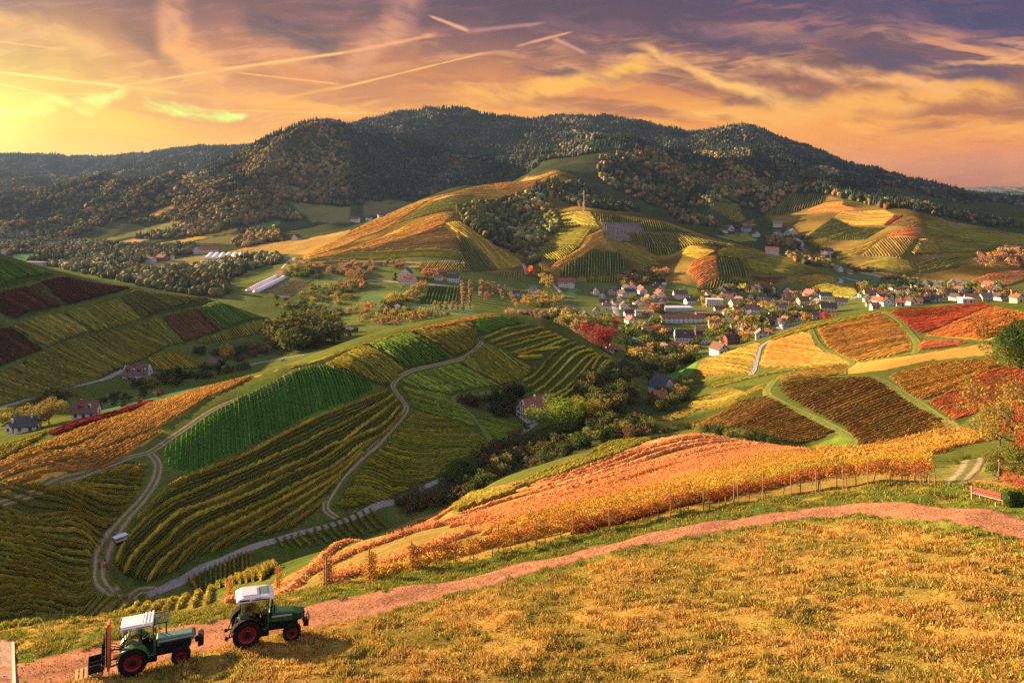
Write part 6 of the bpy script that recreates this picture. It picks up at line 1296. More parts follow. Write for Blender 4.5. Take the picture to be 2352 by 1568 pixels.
 ('N', 668, 722, 108, 'e', 'brown', 'green', 'in the scrub meadow', dict(kind='shed', wins=False, pitch=25, hk=.22, chim=False)), ('N', 1440, 692, 58, 'e', 'grey', 'pale blue', 'in the orchard', dict(kind='shed', wins=False, chim=False)), ('N', 1290, 722, 80, 'e', 'dark', 'slate', 'low beside the orchard meadow', dict(kind='shed', wins=False, chim=False, hk=.2)),
 ('N', 645, 917, 180, 'e', 'white', 'dark', 'behind the dark wood of the left hill', {}), ('N', 830, 965, 290, 'e', 'dark', 'slate', 'low and long beside the dark wood', dict(kind='workshop', hk=.13, pitch=12, chim=False)),
 ('E', 925, 1045, 215, 'e', 'white', 'brown', 'big, with dormers, by the road below the left hill', dict(kind='farmhouse', dormers=4, hk=.24, half=True, yaw=.12, pitch=47)), ('E', 1450, 962, 140, 'e', 'white', 'brown', 'beside the golden yellow tree', dict(yaw=-.45, hk=.30)),
 ('B', 580, 452, 195, 'e', 'white', 'brown', 'below the ochre tree on the left', dict(dormers=2, hk=.2, yaw=.18, pitch=48)), ('B', 190, 545, 170, 'e', 'white', 'slate', 'lowest at the left picture edge', dict(hk=.2, yaw=.2)), ('B', 85, 555, 70, 'g', 'white', 'slate', 'narrow gable at the left picture edge', {}),
 ('M', 120, 765, 42, 'e', 'white', 'brown', 'leftmost of the hazy upper hamlet', {}), ('M', 165, 750, 40, 'g', 'white', 'rust', 'middle of the hazy upper hamlet', {}), ('M', 208, 748, 38, 'e', 'white', 'rust', 'rightmost of the hazy upper hamlet', {}),
 ('M', 305, 845, 64, 'e', 'white', 'grey', 'leftmost of the hazy lower hamlet', {}), ('M', 368, 830, 56, 'g', 'white', 'grey', 'tall gable of the hazy lower hamlet', {}), ('M', 432, 845, 62, 'e', 'brown', 'rust', 'rightmost of the hazy lower hamlet', {}),
 ('M', 240, 945, 180, 'e', 'grey', 'grey', 'long factory behind the left hill', dict(kind='hall', hk=.13, flat=True)), ('M', 1012, 925, 72, 'e', 'white', 'dark', 'left of the riverside farm', {}), ('M', 1090, 915, 78, 'e', 'brown', 'rust', 'middle of the riverside farm', dict(kind='barn', wins=False)),
 ('M', 1340, 865, 62, 'g', 'white', 'grey', 'beside the long barn behind the tunnels', {}), ('M', 1405, 862, 130, 'e', 'tan', 'rust', 'long, behind the plastic tunnels', dict(kind='barn', wins=False, hk=.2)), ('M', 1995, 775, 46, 'g', 'white', 'slate', 'lone under the lit field edge', {}),
 ('F', 35, 487, 66, 'e', 'white', 'dark', 'large one in the valley behind the vine shoulder', {}), ('F', 125, 475, 48, 'e', 'white', 'slate', 'middle one in the valley behind the vine shoulder', {}), ('F', 212, 455, 54, 'e', 'grey', 'slate', 'right one in the valley behind the vine shoulder', {}),
 ('V', 1768, 1395, 130, 'g', 'white', 'slate', 'half hidden behind the tip of the green hill', dict(hk=.4)), ('D', 78, 590, 120, 'g', 'white', 'slate', 'steep roofed, at the foot of the right hill', dict(hk=.4, yaw=.5, pitch=50)), ('D', 60, 640, 90, 'e', 'brown', 'rust', 'below the steep roofed house', dict(kind='barn', wins=False)),
 ('V', 1580, 1195, 100, 'e', 'white', 'red', 'just below the great crimson tree', dict(hk=.2)), ('V', 1665, 1205, 62, 'e', 'dark', 'red', 'small one right below the crimson tree', {}), ('U', 520, 1275, 66, 'e', 'red' if False else 'brick', 'red', 'small hut in the gardens above the meadow', dict(kind='hut')),
]
LOWY = {'E': (300, 700), 'B': (240, 480), 'D': (300, 600)}
DONE = [(h_[0], h_[1], h_[2]) for h_ in HOUSES] + [('U', 500, 650), ('U', 700, 650), ('U', 850, 650), ('U', 1000, 600), ('U', 397, 560)]
for c, xc, yb, w, o, wc, rc, where, k in HOUSES:
    yr = LOWY.get(c, (900, 2900) if c in 'MFG' else (420, 1900)); H(c, xc, yb, w, o, wc, rc, where, yr, **k)
# the closely packed rest of the village, small roofs between the larger ones
_hr = random.Random(5)
for area, poly, n, where in [('U', [(900,380),(1500,330),(2250,360),(2300,620),(1900,740),(1500,880),(1250,760),(1180,640),(1000,520)], 46, 'in the crowded middle of the village'), ('T', [(640,760),(1250,650),(2000,640),(2150,760),(1600,800),(1000,830),(700,840)], 32, 'in the crowded right end of the village'), ('U', [(0,300),(520,330),(500,520),(140,620),(-300,560),(-300,420)], 18, 'in the crowded left end of the village')]:
    k = 0; tr = 0
    while k < n and tr < 900:
        tr += 1; X_, Y_ = _hr.uniform(min(p[0] for p in poly), max(p[0] for p in poly)), _hr.uniform(min(p[1] for p in poly), max(p[1] for p in poly))
        if not inpoly(np.array([X_]), np.array([Y_]), poly)[0] or any(math.hypot((X_ - a) * .8, (Y_ - b_) * 1.6) < 60 for q, a, b_ in DONE if q == area): continue
        DONE.append((area, X_, Y_)); wc = _hr.choice(['white', 'white', 'white', 'cream', 'pale']); rc = _hr.choice(['dark', 'brown', 'slate', 'rust', 'dark'])
        H(area, X_, Y_, _hr.uniform(72, 108), _hr.choice('ge'), wc, rc, where, (480, 1900), name='small_house', group='small village houses'); k += 1
# winery and its flat halls, tower, apartment block
def at(c, x, y, yr=(440, 1600)):
    p = unproj(*cv(c, [(x, y)])[0], *yr); return p[0], p[1], CROPS[c][2] * .574219 / FX * p[1]
x, y, s = at('U', 700, 718); house('long white winery with dark red roof in the middle of the village', x, y + 7, 515 * s, 80 * s, 62 * s, 0, 'white', 'rust', pitch=38, name='winery', cat='winery', floors=2)
x, y, s = at('U', 397, 590, (560, 1400)); house('square red brick winery tower with flat top', x, y + 6, 128 * s, 120 * s, 100 * s, .12, 'brick', 'brown', flat=True, name='tower', cat='tower', chim=False, wins=False)
x, y, s = at('U', 225, 642); house('flat roofed white hall left of the brick tower', x, y + 8, 180 * s, 110 * s, 62 * s, -.04, 'white', 'grey', flat=True, name='hall', cat='hall')
x, y, s = at('U', 640, 580, (600, 1400)); house('low hall with pale blue flat roof behind the winery', x, y + 10, 330 * s, 150 * s, 45 * s, .02, 'grey', 'pale blue', flat=True, name='hall', cat='hall', wins=False)
x, y, s = at('U', 1010, 655, (560, 1400)); house('dark flat warehouse at the right rear of the winery', x, y + 9, 300 * s, 150 * s, 50 * s, -.1, 'dark', 'brown', flat=True, name='warehouse', cat='warehouse', wins=False)
x, y, s = at('U', 1070, 522, (600, 1400)); house('four storey flat apartment block in the village', x, y + 6, 190 * s, 90 * s, 90 * s, -.15, 'pale', 'white', flat=True, name='apartment_block', cat='apartment block', floors=4)
x, y, s = at('C', 2052, 822, (300, 480)); house('small flat white shed near the brook under the trees', x, y + 2, 62 * s, 40 * s, 24 * s, .1, 'white', 'white', flat=True, name='shed', cat='shed', wins=False)
# half timbered farmhouse by the lane
x, y, s = at('C', 1545, 818, (290, 380)); house('half timbered farmhouse with red brown roof beside the big green tree', x + 2.0, y + 6, 15, 8.0, 3.7, R(40), 'pale', 'rust', pitch=50, half=True, dormers=0, timber=True, name='farmhouse', cat='farmhouse', floors=2)
# silos
for c, xx, yb, ww, hh, lab in (('M', 1158, 912, 20, 32, 'pale square silo tower beside the riverside farm'), ('M', 24, 880, 20, 40, 'pale tower rising over the skyline of the left hill')):
    x, y, s = at(c, xx, yb, (900, 2600)); e = empty('tower', (x, y, gz(x, y))); tag(e, lab, 'tower')
    MB().box(-ww * s / 2, ww * s / 2, -ww * s / 2, ww * s / 2, -2, hh * s).build('wall', wallm('cream'), e); MB().box(-ww * s * .55, ww * s * .55, -ww * s * .55, ww * s * .55, hh * s + .01, hh * s + 1).build('roof', roofm('grey'), e)
# plastic tunnels
PLAST = mat_plain('plastic_sheet', (.66, .60, .62), .45, .08, .4)
def tunnel(a, b, w, label, c, yr):
    (ax, ay), (bx, by) = (unproj(*cv(c, [p])[0], *yr) for p in (a, b)); v = Vector((bx - ax, by - ay)); n = Vector((-v.y, v.x)).normalized()
    m = MB(); k = 14; L = 12
    for j in range(L + 1):
        q = Vector((ax, ay)) + v * (j / L); zz = gz(q.x, q.y)
        for i in range(k + 1):
            t = math.pi * i / k; p = q + n * (math.cos(t) * w / 2); m.v.append((p.x, p.y, zz - .1 + math.sin(t) * w * .42))
    for j in range(L):
        for i in range(k): a0 = j * (k + 1) + i; m.f.append((a0, a0 + 1, a0 + k + 2, a0 + k + 1))
    m.f += [tuple(range(k + 1)), tuple(L * (k + 1) + i for i in range(k + 1))[::-1]]
    ctr = Vector((ax, ay, gz(ax, ay)))
    m.v = [tuple(Vector(p) - ctr) for p in m.v]
    tag(m.build('greenhouse', PLAST, None, 0, True, ctr), label, 'greenhouse', 'plastic tunnels')
tunnel((1668, 446), (1855, 352), 8.5, 'long plastic tunnel beside the striped plot, left of the pair', 'E', (700, 1300)); tunnel((1718, 452), (1908, 356), 8.5, 'long plastic tunnel beside the striped plot, right of the pair', 'E', (700, 1300))
for i in range(6): tunnel((1392 + i * 44, 231), (1420 + i * 40, 198), 40 * at('E', 1500, 215, (900, 1900))[2], 'one of the six joined plastic tunnels on the valley field', 'E', (900, 1900))
# transmitter mast
x, y, s = at('F', 1572, 412, (1000, 1700)); e = empty('radio_mast', (x, y, gz(x, y))); tag(e, 'slim white and red radio mast on the vine hill', 'mast')
hh = 160 * s; m = MB()
for k in range(3):
    a = k * 2.094; m.tube([(.9 * math.cos(a), .9 * math.sin(a), -.5), (.45 * math.cos(a), .45 * math.sin(a), hh * .88)], .17, 5)
for k in range(16): z_ = hh * .88 * k / 16; r_ = .9 - .45 * k / 16; q = [(r_ * math.cos(a), r_ * math.sin(a), z_ + (hh * .05 if i % 2 else 0)) for i, a in enumerate((0, 2.094, 4.189, 6.283))]; m.tube(q, .09, 4)
m.build('lattice', mat_plain('mast_white', (.75, .72, .70), .6, .05), e); MB().tube([(0, 0, hh * .62), (0, 0, hh * .75)], .62, 8).build('red_band', mat_plain('mast_red', (.5, .08, .05), .6, .05), e)
MB().tube([(0, 0, hh * .86), (0, 0, hh)], [.12, .05], 5).build('antenna', mat_plain('mast_white', (.75, .72, .70)), e); MB().box(-1.6, 1.6, -1.2, 1.2, -.8, 2.4).build('base_hut', wallm('white'), e)
# big timber picture frame at the edge of the crimson vines
x, y, s = at('T', 2224, 815, (400, 520)); e = empty('timber_frame', (x, y, gz(x, y)), .15); tag(e, 'giant empty timber picture frame above the crimson vines', 'picture frame'); OAK = mat_plain('oak', (.46, .22, .08), .8, .25, 3)
hf, wf = 124 * s, 160 * s
MB().box(-.35, .35, -.3, .3, -1, hf).build('post', OAK, e); MB().box(wf - .35, wf + .35, -.3, .3, -1, hf).build('post', OAK, e); MB().box(-.8, wf + .8, -.32, .32, hf + .004, hf + .7).build('beam', OAK, e)

# ------------------------------------------------------------------ the two tractors
TYRE = mat_plain('tyre_rubber', (.016, .014, .012), .95, .5, 9, .2, 0, .1)
REDRIM = mat_plain('red_rim', (.33, .025, .018), .6, .45, 4)
GREENP = mat_plain('green_paint', (.028, .10, .03), .45, .4, 2.2, 0, 0, .5)
GREYGR = mat_plain('faded_green_paint', (.10, .19, .14), .5, .35, 2.2, 0, 0, .5)
BLACKM = mat_plain('black_metal', (.014, .014, .015), .7, .4, 6, 0, 0, .15)
WHITEP = mat_plain('white_roof_paint', (.72, .70, .68), .42, .08, 3)
GREYP = mat_plain('grey_stripe', (.42, .43, .45), .5, .08)
RUSTO = mat_plain('rusty_orange_paint', (.52, .14, .045), .7, .3, 7)
SEATM = mat_plain('seat_cloth', (.30, .24, .17), .9, .2)
LAMPG = mat_plain('lamp_glass', (.75, .72, .6), .15, .05)
STEEL = mat_plain('steel', (.3, .3, .31), .4, .2, 5, 0, .8)
GL = bpy.data.materials.new('cab_glass'); GL.use_nodes = True
_t = NT(GL.node_tree); _a = _t.n('ShaderNodeBsdfTransparent'); _a.inputs[0].default_value = (.72, .80, .74, 1); _b = _t.n('ShaderNodeBsdfGlossy'); _b.inputs['Roughness'].default_value = .06
_m = _t.n('ShaderNodeMixShader'); _m.inputs[0].default_value = .10; _t.link(_a.outputs[0], _m.inputs[1]); _t.link(_b.outputs[0], _m.inputs[2]); _o = _t.n('ShaderNodeOutputMaterial'); _t.link(_m.outputs[0], _o.inputs[0])
def frame_on_ground(rear, front):
    a, b = W(*rear), W(*front); X = (b - a).normalized(); Yl = Vector((0, 0, 1)).cross(X).normalized(); Zu = X.cross(Yl)
    M = Matrix((X, Yl, Zu)).transposed().to_4x4(); return a, M, (b - a).length
def wheel(parent, x, y, r, w, lugs, name):
    """tyre with lugs, dished red rim with hub"""
    e = MB(); h = w / 2
    e.lathe([(r * .60, -h * .8), (r * .72, -h), (r * .90, -h), (r * .965, -h * .75), (r * .965, h * .75), (r * .90, h), (r * .72, h), (r * .60, h * .8), (r * .60, -h * .8)], 'y', (0, 0, 0), 36)
    for k in range(lugs):
        for sg in (-1, 1):
            t = 2 * math.pi * (k + (.5 if sg > 0 else 0)) / lugs; Mx = Matrix.Rotation(-t, 4, 'Y') @ Matrix.Translation((r * .975, sg * h * .5, 0)) @ Matrix.Rotation(sg * .6, 4, 'X')
            e.box(-.035 * r / .7, .035 * r / .7, -h * .52, h * .52, -.03, .03, Mx)
    ty = e.build(name, TYRE, parent, 0, False, (x, y, r))
    m = MB(); sg = -1 if y < 0 else 1
    m.lathe([(r * .605, sg * h * .82), (r * .57, sg * h * .70), (r * .50, sg * h * .30), (r * .30, sg * h * .22), (r * .26, sg * h * .55), (r * .14, sg * h * .62), (0.001, sg * h * .62)], 'y', (0, 0, 0), 28)
    for k in range(8):
        t = 2 * math.pi * k / 8; m.tube([(r * .20 * math.cos(t), sg * h * .55, r * .20 * math.sin(t)), (r * .20 * math.cos(t), sg * h * .72, r * .20 * math.sin(t))], .018, 6)
    m.build('rim', REDRIM, ty, 0, False)
    k = MB(); k.lathe([(r * .255, sg * h * .40), (r * .25, sg * h * .68), (r * .12, sg * h * .80), (.001, sg * h * .80)], 'y', (0, 0, 0), 16); k.build('hub', BLACKM, ty)
    k = MB(); k.lathe([(r * .49, sg * h * .34), (r * .40, sg * h * .33), (r * .31, sg * h * .30)], 'y', (0, 0, 0), 28)
    k.build('dish', mat_plain('dark_red_dish', (.13, .015, .012), .7, .5, 5), ty)
    return ty
def fender(parent, r, y0, y1, mat, cx, cz, a0, a1):
    m = MB(); n = 12
    for rr in (r, r + .04):
        for y in (y0, y1):
            for i in range(n + 1): t = R(a0 + (a1 - a0) * i / n); m.v.append((cx + rr * math.cos(t), y, cz + rr * math.sin(t)))
    k = n + 1
    for i in range(n): m.f += [(i, i + 1, k + i + 1, k + i), (2 * k + i, 3 * k + i, 3 * k + i + 1, 2 * k + i + 1), (i, 2 * k + i, 2 * k + i + 1, i + 1), (k + i, k + i + 1, 3 * k + i + 1, 3 * k + i)]
    m.f += [(0, k, 3 * k, 2 * k), (n, 2 * k + n, 3 * k + n, k + n)]
    m.build('fender', mat, parent)
def lettering(parent, text, size, loc, mat):
    cu = bpy.data.curves.new('lettering', 'FONT'); cu.body = text; cu.size = size; cu.extrude = .004; cu.align_x = 'CENTER'; cu.space_character = 1.12
    tmp = obj('lettering', cu); bpy.context.view_layer.update(); me = bpy.data.meshes.new_from_object(tmp.evaluated_get(bpy.context.evaluated_depsgraph_get())); bpy.data.objects.remove(tmp)
    me.materials.clear(); me.materials.append(mat); o = obj('lettering', me, parent, loc); o.rotation_euler = (R(90), 0, 0); return o
def tractor(rear, front, modern, label):
    a, b = W(*rear), W(*front); S = .92 if modern else .87; mid = (a + b) / 2; d = b - a; d.y *= .45; d.z = 0; d.normalize(); hw = 2.25 * S / 2
    p0, p1 = mid - d * hw, mid + d * hw; p0.z, p1.z = gz(p0.x, p0.y) + .04, gz(p1.x, p1.y) + .04; o = p0; X = (p1 - p0).normalized()
    Yl = Vector((0, 0, 1)).cross(X).normalized(); M = Matrix((X, Yl, X.cross(Yl))).transposed().to_4x4()
    e = empty('tractor', o); tag(e, label, 'tractor')
    # shift so the near wheels touch their traced points
    e.matrix_world = Matrix.Translation(o) @ M @ Matrix.Scale(S, 4) @ Matrix.Translation((0, .62, 0))
    rr, rf = (.70, .46) if modern else (.68, .46)
    for y in (-.62, .62):
        wheel(e, 0, y, rr, .42, 20, 'rear_wheel'); wheel(e, 2.25, y * .95, rf, .30, 16, 'front_wheel')
    b = MB(); b.box(-.35, 1.0, -.26, .26, .42, .98); b.box(1.0, 2.55, -.24, .24, .46, .92); b.box(2.1, 2.4, -.5, .5, .36, .52); b.box(-.1, .1, -.5, .5, .6, .8); b.box(.55, 1.1, -.50, -.28, .35, .70); b.box(.55, 1.1, .28, .50, .35, .70)
    for sx in (1.15, 1.5, 1.85): b.box(sx, sx + .2, -.30, .30, .55, .85)
    b.build('chassis', BLACKM, e, .02)
    H0 = MB()
    if modern: prof = [(1.02, .90), (2.72, .86), (2.86, 1.00), (2.80, 1.22), (2.30, 1.36), (1.40, 1.45), (1.02, 1.46)]
    else: prof = [(1.05, .96), (2.86, .96), (2.88, 1.30), (2.80, 1.36), (1.05, 1.40)]
    H0.prism(prof, -.30, .30); hd = H0.build('hood', GREENP if modern else GREYGR, e, .05)
    g = MB()
    if modern:
        g.box(2.28, 2.72, -.312, -.296, .93, 1.24); g.box(2.28, 2.72, .296, .312, .93, 1.24); g.box(2.72, 2.885, -.24, .24, .92, 1.26)
        MB().box(1.15, 2.22, -.309, -.300, 1.17, 1.25).build('stripe', GREYP, hd)
        sl = MB(); [sl.box(2.31, 2.70, -.322, -.3125, .97 + .06 * k, .99 + .06 * k) for k in range(5)]; sl.build('grille_bars', GREENP, hd)
    else:
        g.box(2.885, 2.93, -.26, .26, .98, 1.30); g.box(1.2, 2.7, -.306, -.296, .97, 1.14)
        MB().box(1.10, 2.84, -.308, -.3005, 1.20, 1.245).build('stripe', GREYP, hd)
    g.build('grille', BLACKM, hd)
    for y in (-.2, .2): MB().lathe([(.001, .0), (.07, .0), (.075, -.03)], 'x', (2.93 if not modern else 2.90, y, 1.12), 10).build('headlight', LAMPG, e)
    for y in (-.42, .42):
        for xx in (-.52, .98): MB().box(xx - .05, xx + .05, y - .07, y + .07, 2.12, 2.20).build('work_lamp', LAMPG, e, .01)
    MB().box(-.47, -.44, -.22, .22, 1.02, 1.14).build('number_plate', WHITEP, e)
    # cab: body, pillars, glass, roof, seat, wheel
    x0, x1, yw, zt = -.42, .98, .50, 2.22
    c = MB(); c.box(x0, .35, -yw, yw, .98, 1.22); c.box(.35, x1, -yw, yw, .66, .76); c.box(x1 - .06, x1 + .06, -yw, yw, .76, 1.32)
    c.build('cab_body', GREENP, e, .02)
    p = MB()
    for y in (-yw, yw):
        p.tube([(x0, y, 1.20), (x0 + (.10 if modern else 0), y * .96, zt)], .036, 6); p.tube([(.30, y, 1.20), (.26, y * .97, zt)], .036, 6)
        p.tube([(x1 + .02, y, .72), (x1 - .06, y * .97, zt)], .040, 6); p.tube([(.32, y, 1.20), (.48, y, .74), (x1 - .02, y, .72)], .028, 5)
    for z in (1.23, zt): p.tube([(x0 + .02, -yw, z), (x0 + .02, yw, z)], .03, 5)
    p.tube([(x1 - .05, -yw, zt), (x1 - .05, yw, zt)], .03, 5)
    p.build('cab_frame', GREENP, e)
    gl = MB()
    for y in (-yw * .985, yw * .985):
        gl.add([(x0 + .03, y, 1.24), (.28, y, 1.24), (.25, y, zt - .03), (x0 + .10, y, zt - .03)], [(0, 1, 2, 3)])
        if not (not modern and y < 0): gl.add([(.35, y, 1.2), (x1 - .02, y, .80), (x1 - .10, y, zt - .03), (.30, y, zt - .03)], [(0, 1, 2, 3)])
    gl.add([(x1, -yw, 1.33), (x1, yw, 1.33), (x1 - .05, yw, zt - .03), (x1 - .05, -yw, zt - .03)], [(0, 1, 2, 3)]); gl.add([(x0 + .02, -yw, 1.25), (x0 + .02, yw, 1.25), (x0 + .06, yw, zt - .03), (x0 + .06, -yw, zt - .03)], [(0, 1, 2, 3)])
    gl.build('glass', GL, e)
    if modern:
        r = MB(); r.prism([(-.62, 2.20), (1.12, 2.24), (1.22, 2.30), (1.16, 2.42), (.9, 2.50), (-.35, 2.50), (-.60, 2.40), (-.70, 2.28)], -.60, .60); ro = r.build('roof', WHITEP, e, .05)
        MB().box(-.45, .35, -.42, .42, 2.505, 2.545).build('roof_hatch', WHITEP, ro, .015); MB().box(.45, .95, -.40, .40, 2.504, 2.53).build('roof_window', GL, ro)
        v = MB(); v.box(-.52, -.02, -.605, -.598, 2.31, 2.39); v.box(.05, .95, -.606, -.598, 2.30, 2.36); v.build('vent', BLACKM, ro)
        lettering(ro, 'FENDT', .105, (.42, -.608, 2.375), BLACKM)
        for y in (-.66, .66): m = MB(); m.tube([(1.10, y * .9, 2.2), (1.22, y * 1.1, 2.0), (1.22, y * 1.12, 1.75)], .018, 5); m.box(1.18, 1.26, y * 1.12 - .10, y * 1.12 + .10, 1.70, 2.0); m.build('mirror', BLACKM, e)
        m = MB(); m.tube([(1.12, -.40, 1.2), (1.12, -.42, 2.2)], .05, 8); m.build('exhaust', BLACKM, e)
        m = MB()
        for y in (-.3, .3): m.tube([(2.85, y, .55), (3.10, y, .62), (3.12, y, 1.0)], .03, 6)
        m.tube([(3.12, -.3, 1.0), (3.12, .3, 1.0)], .03, 6); m.box(2.9, 3.14, -.32, .32, .5, .66); m.build('front_guard', BLACKM, e)
        m = MB()
        for y in (-.32, .32): m.tube([(-.35, y, .62), (-.95, y * 1.2, .42)], .04, 6); m.tube([(-.35, y, 1.0), (-.75, y, .95), (-.85, y * 1.2, .5)], .03, 6); m.box(-1.05, -.90, y * 1.2 - .06, y * 1.2 + .06, .36, .50)
        m.box(-.55, -.33, -.36, .36, .5, 1.1); m.build('hitch', BLACKM, e); MB().box(-.62, -.46, -.50, -.28, .95, 1.35).build('tool_box', BLACKM, e)
    else:
        r = MB(); r.box(-.60, .92, -.60, .60, 2.24, 2.40); ro = r.build('roof', WHITEP, e, .03)
        q = MB(); q.box(-.50, .42, -.50, .50, 2.404, 2.44); q.box(.50, .56, -.56, .56, 2.404, 2.47); q.box(.66, .72, -.56, .56, 2.404, 2.47); q.box(.82, .90, -.58, .58, 2.404, 2.48); q.build('roof_ribs', WHITEP, ro, .008)
        m = MB(); m.box(.95, 1.62, -.52, .52, 2.30, 2.325); m.build('roof_window', GL, ro); m = MB()
        for y in (-.53, .53): m.tube([(.92, y, 2.31), (1.64, y, 2.31)], .022, 5)
        m.tube([(1.63, -.53, 2.31), (1.63, .53, 2.31)], .022, 5); m.tube([(1.0, -.3, 2.34), (1.45, .25, 2.36)], .015, 5); m.build('window_frame', BLACKM, ro)
        lettering(ro, 'FENDT', .12, (-.25, -.612, 2.275), BLACKM); v = MB(); v.box(.12, .80, -.606, -.598, 2.29, 2.33); v.build('vent', BLACKM, ro)
        m = MB(); m.tube([(1.5, .1, 1.36), (1.5, .1, 2.0)], .035, 7); m.build('exhaust', BLACKM, e)
        m = MB(); m.box(2.9, 3.05, -.12, .12, .72, .92); m.box(3.05, 3.32, -.34, .34, .58, 1.06); [m.box(3.322, 3.34, -.32 + .16 * k, -.20 + .16 * k, .60, 1.04) for k in range(4)]; m.build('front_weight', BLACKM, e, .015)
        # fork mast carried on the back
        m = MB()
        for y in (-.24, .24): m.box(-1.22, -1.10, y - .05, y + .05, .22, 2.62)
        for z in (.4, 1.2, 2.0, 2.56): m.box(-1.20, -1.12, -.24, .24, z - .05, z + .05)
        m.build('lift_mast', RUSTO, e, .01)
        m = MB()
        for y in (-.30, .30): m.box(-1.46, -1.38, y - .05, y + .05, .18, 1.75)
        for z in (.3, .75, 1.7): m.box(-1.45, -1.39, -.38, .38, z - .05, z + .05)
        for y in (-.26, .26): m.box(-2.45, -1.4, y - .06, y + .06, .12, .17)
        m.tube([(-1.28, 0, .3), (-1.28, 0, 2.2)], .04, 8); m.build('fork_carriage', BLACKM, e)
        m = MB()
        for k in range(5):
            y = -.2 + .1 * k; m.tube([(-1.1, y, 1.0 + .1 * k), (-.9, y - .08, 1.35 - .1 * (k % 2)), (-.62, y - .12, 1.2), (-.55, y, .85), (-.75, y + .05, .65), (-.98, y, .75)], .018, 5)
        m.build('hoses', BLACKM, e); m = MB()
        for y in (-.3, .3): m.tube([(-.3, y, .6), (-1.1, y, .45)], .04, 6)
        m.tube([(-.3, 0, 1.05), (-1.1, 0, 1.15)], .035, 6); m.box(-.40, -.30, -.34, .34, .5, 1.1); m.build('hitch', BLACKM, e); MB().box(-.60, -.36, -.46, -.22, 1.0, 1.24).build('tool_box', BLACKM, e)
    for y0, y1 in ((-.84, -.44), (.44, .84)): fender(e, rr + .07, y0, y1, GREENP if not modern else TYRE, 0, rr, 8, 172)
    s = MB(); s.box(-.22, .22, -.24, .24, .98 + .26, .98 + .38); s.box(-.30, -.18, -.23, .23, 1.34, 1.86); s.box(-.15, .15, -.15, .15, .76, 1.24); s.build('seat', SEATM, e, .04)
    m = MB(); m.lathe([(.175, -.012), (.20, -.012), (.20, .012), (.175, .012), (.175, -.012)], 'z', (0, 0, 0), 20); m.tube([(-.18, 0, 0), (.18, 0, 0)], .012, 5); m.tube([(0, 0, 0), (0, 0, -.35)], .025, 6)
    sw = m.build('steering_wheel', BLACKM, e, 0, False, (.55, 0, 1.52)); sw.rotation_euler = (0, R(-32), 0)
    MB().box(.72, .94, -.28, .28, .78, 1.38).build('dashboard', BLACKM, e, .02)
    return e, M, S
t1, M1, S1 = tractor((303, 1556), (417, 1522), False, 'older green tractor with white roof and forklift mast on the red road')
t2, M2, S2 = tractor((559, 1494), (673, 1464), True, 'newer green tractor with rounded hood, ahead on the red road')
# pallet and black bin behind the older tractor
WOODL = mat_plain('pallet_wood', (.50, .30, .12), .85, .3, 4)
bpy.context.view_layer.update()
pm = t1.matrix_world
def placed(name, label, cat, lx, ly, lz, rz=0.0):
    e = empty(name, (0, 0, 0)); e.matrix_world = pm @ Matrix.Translation((lx, ly, lz)) @ Matrix.Rotation(rz, 4, 'Z'); return tag(e, label, cat)
e = placed('pallet', 'wooden pallet lying on the fork behind the older tractor', 'pallet', -2.05, -.1, .18, .12)
m = MB(); [m.box(-.60, .60, -.50 + .17 * k, -.40 + .17 * k, .13, .155) for k in range(7)] if False else [m.box(-.62 + .21 * k, -.48 + .21 * k, -.5, .5, .13, .155) for k in range(6)]; m.build('deck_boards', WOODL, e)
m = MB(); [m.box(-.62, .62, y - .05, y + .05, .03, .128) for y in (-.42, 0, .42)]; m.build('stringers', WOODL, e); MB().box(-.62, .62, -.48, -.40, 0, .027).build('bottom_board', WOODL, e); MB().box(-.62, .62, .40, .48, 0, .027).build('bottom_board', WOODL, e)
e = placed('bin', 'black plastic bin standing on the wooden pallet', 'bin', -1.78, -.12, .34, .1)
m = MB(); a, b, h = .30, .26, .62; v = [(-b, -b, 0), (b, -b, 0), (b, b, 0), (-b, b, 0), (-a, -a, h), (a, -a, h), (a, a, h), (-a, a, h)]; vi = [(p * .93, q * .93, max(r, .03)) for p, q, r in v]
m.add(v, [(3, 2, 1, 0), (0, 1, 5, 4), (1, 2, 6, 5), (2, 3, 7, 6), (3, 0, 4, 7)]); m.add(vi, [(0, 1, 2, 3), (4, 5, 1, 0), (5, 6, 2, 1), (6, 7, 3, 2), (7, 4, 0, 3)])
k = 0; m.f += [(4, 5, 8 + 5, 8 + 4), (5, 6, 8 + 6, 8 + 5), (6, 7, 8 + 7, 8 + 6), (7, 4, 8 + 4, 8 + 7)]; m.build('tub', BLACKM, e)
r_ = MB(); [r_.box(*q, .40, .44) for q in ((-.32, .32, -.315, -.285), (-.32, .32, .285, .315), (-.315, -.285, -.285, .285), (.285, .315, -.285, .285))]; r_.build('band', mat_plain('bin_band', (.12, .12, .13), .5), e)

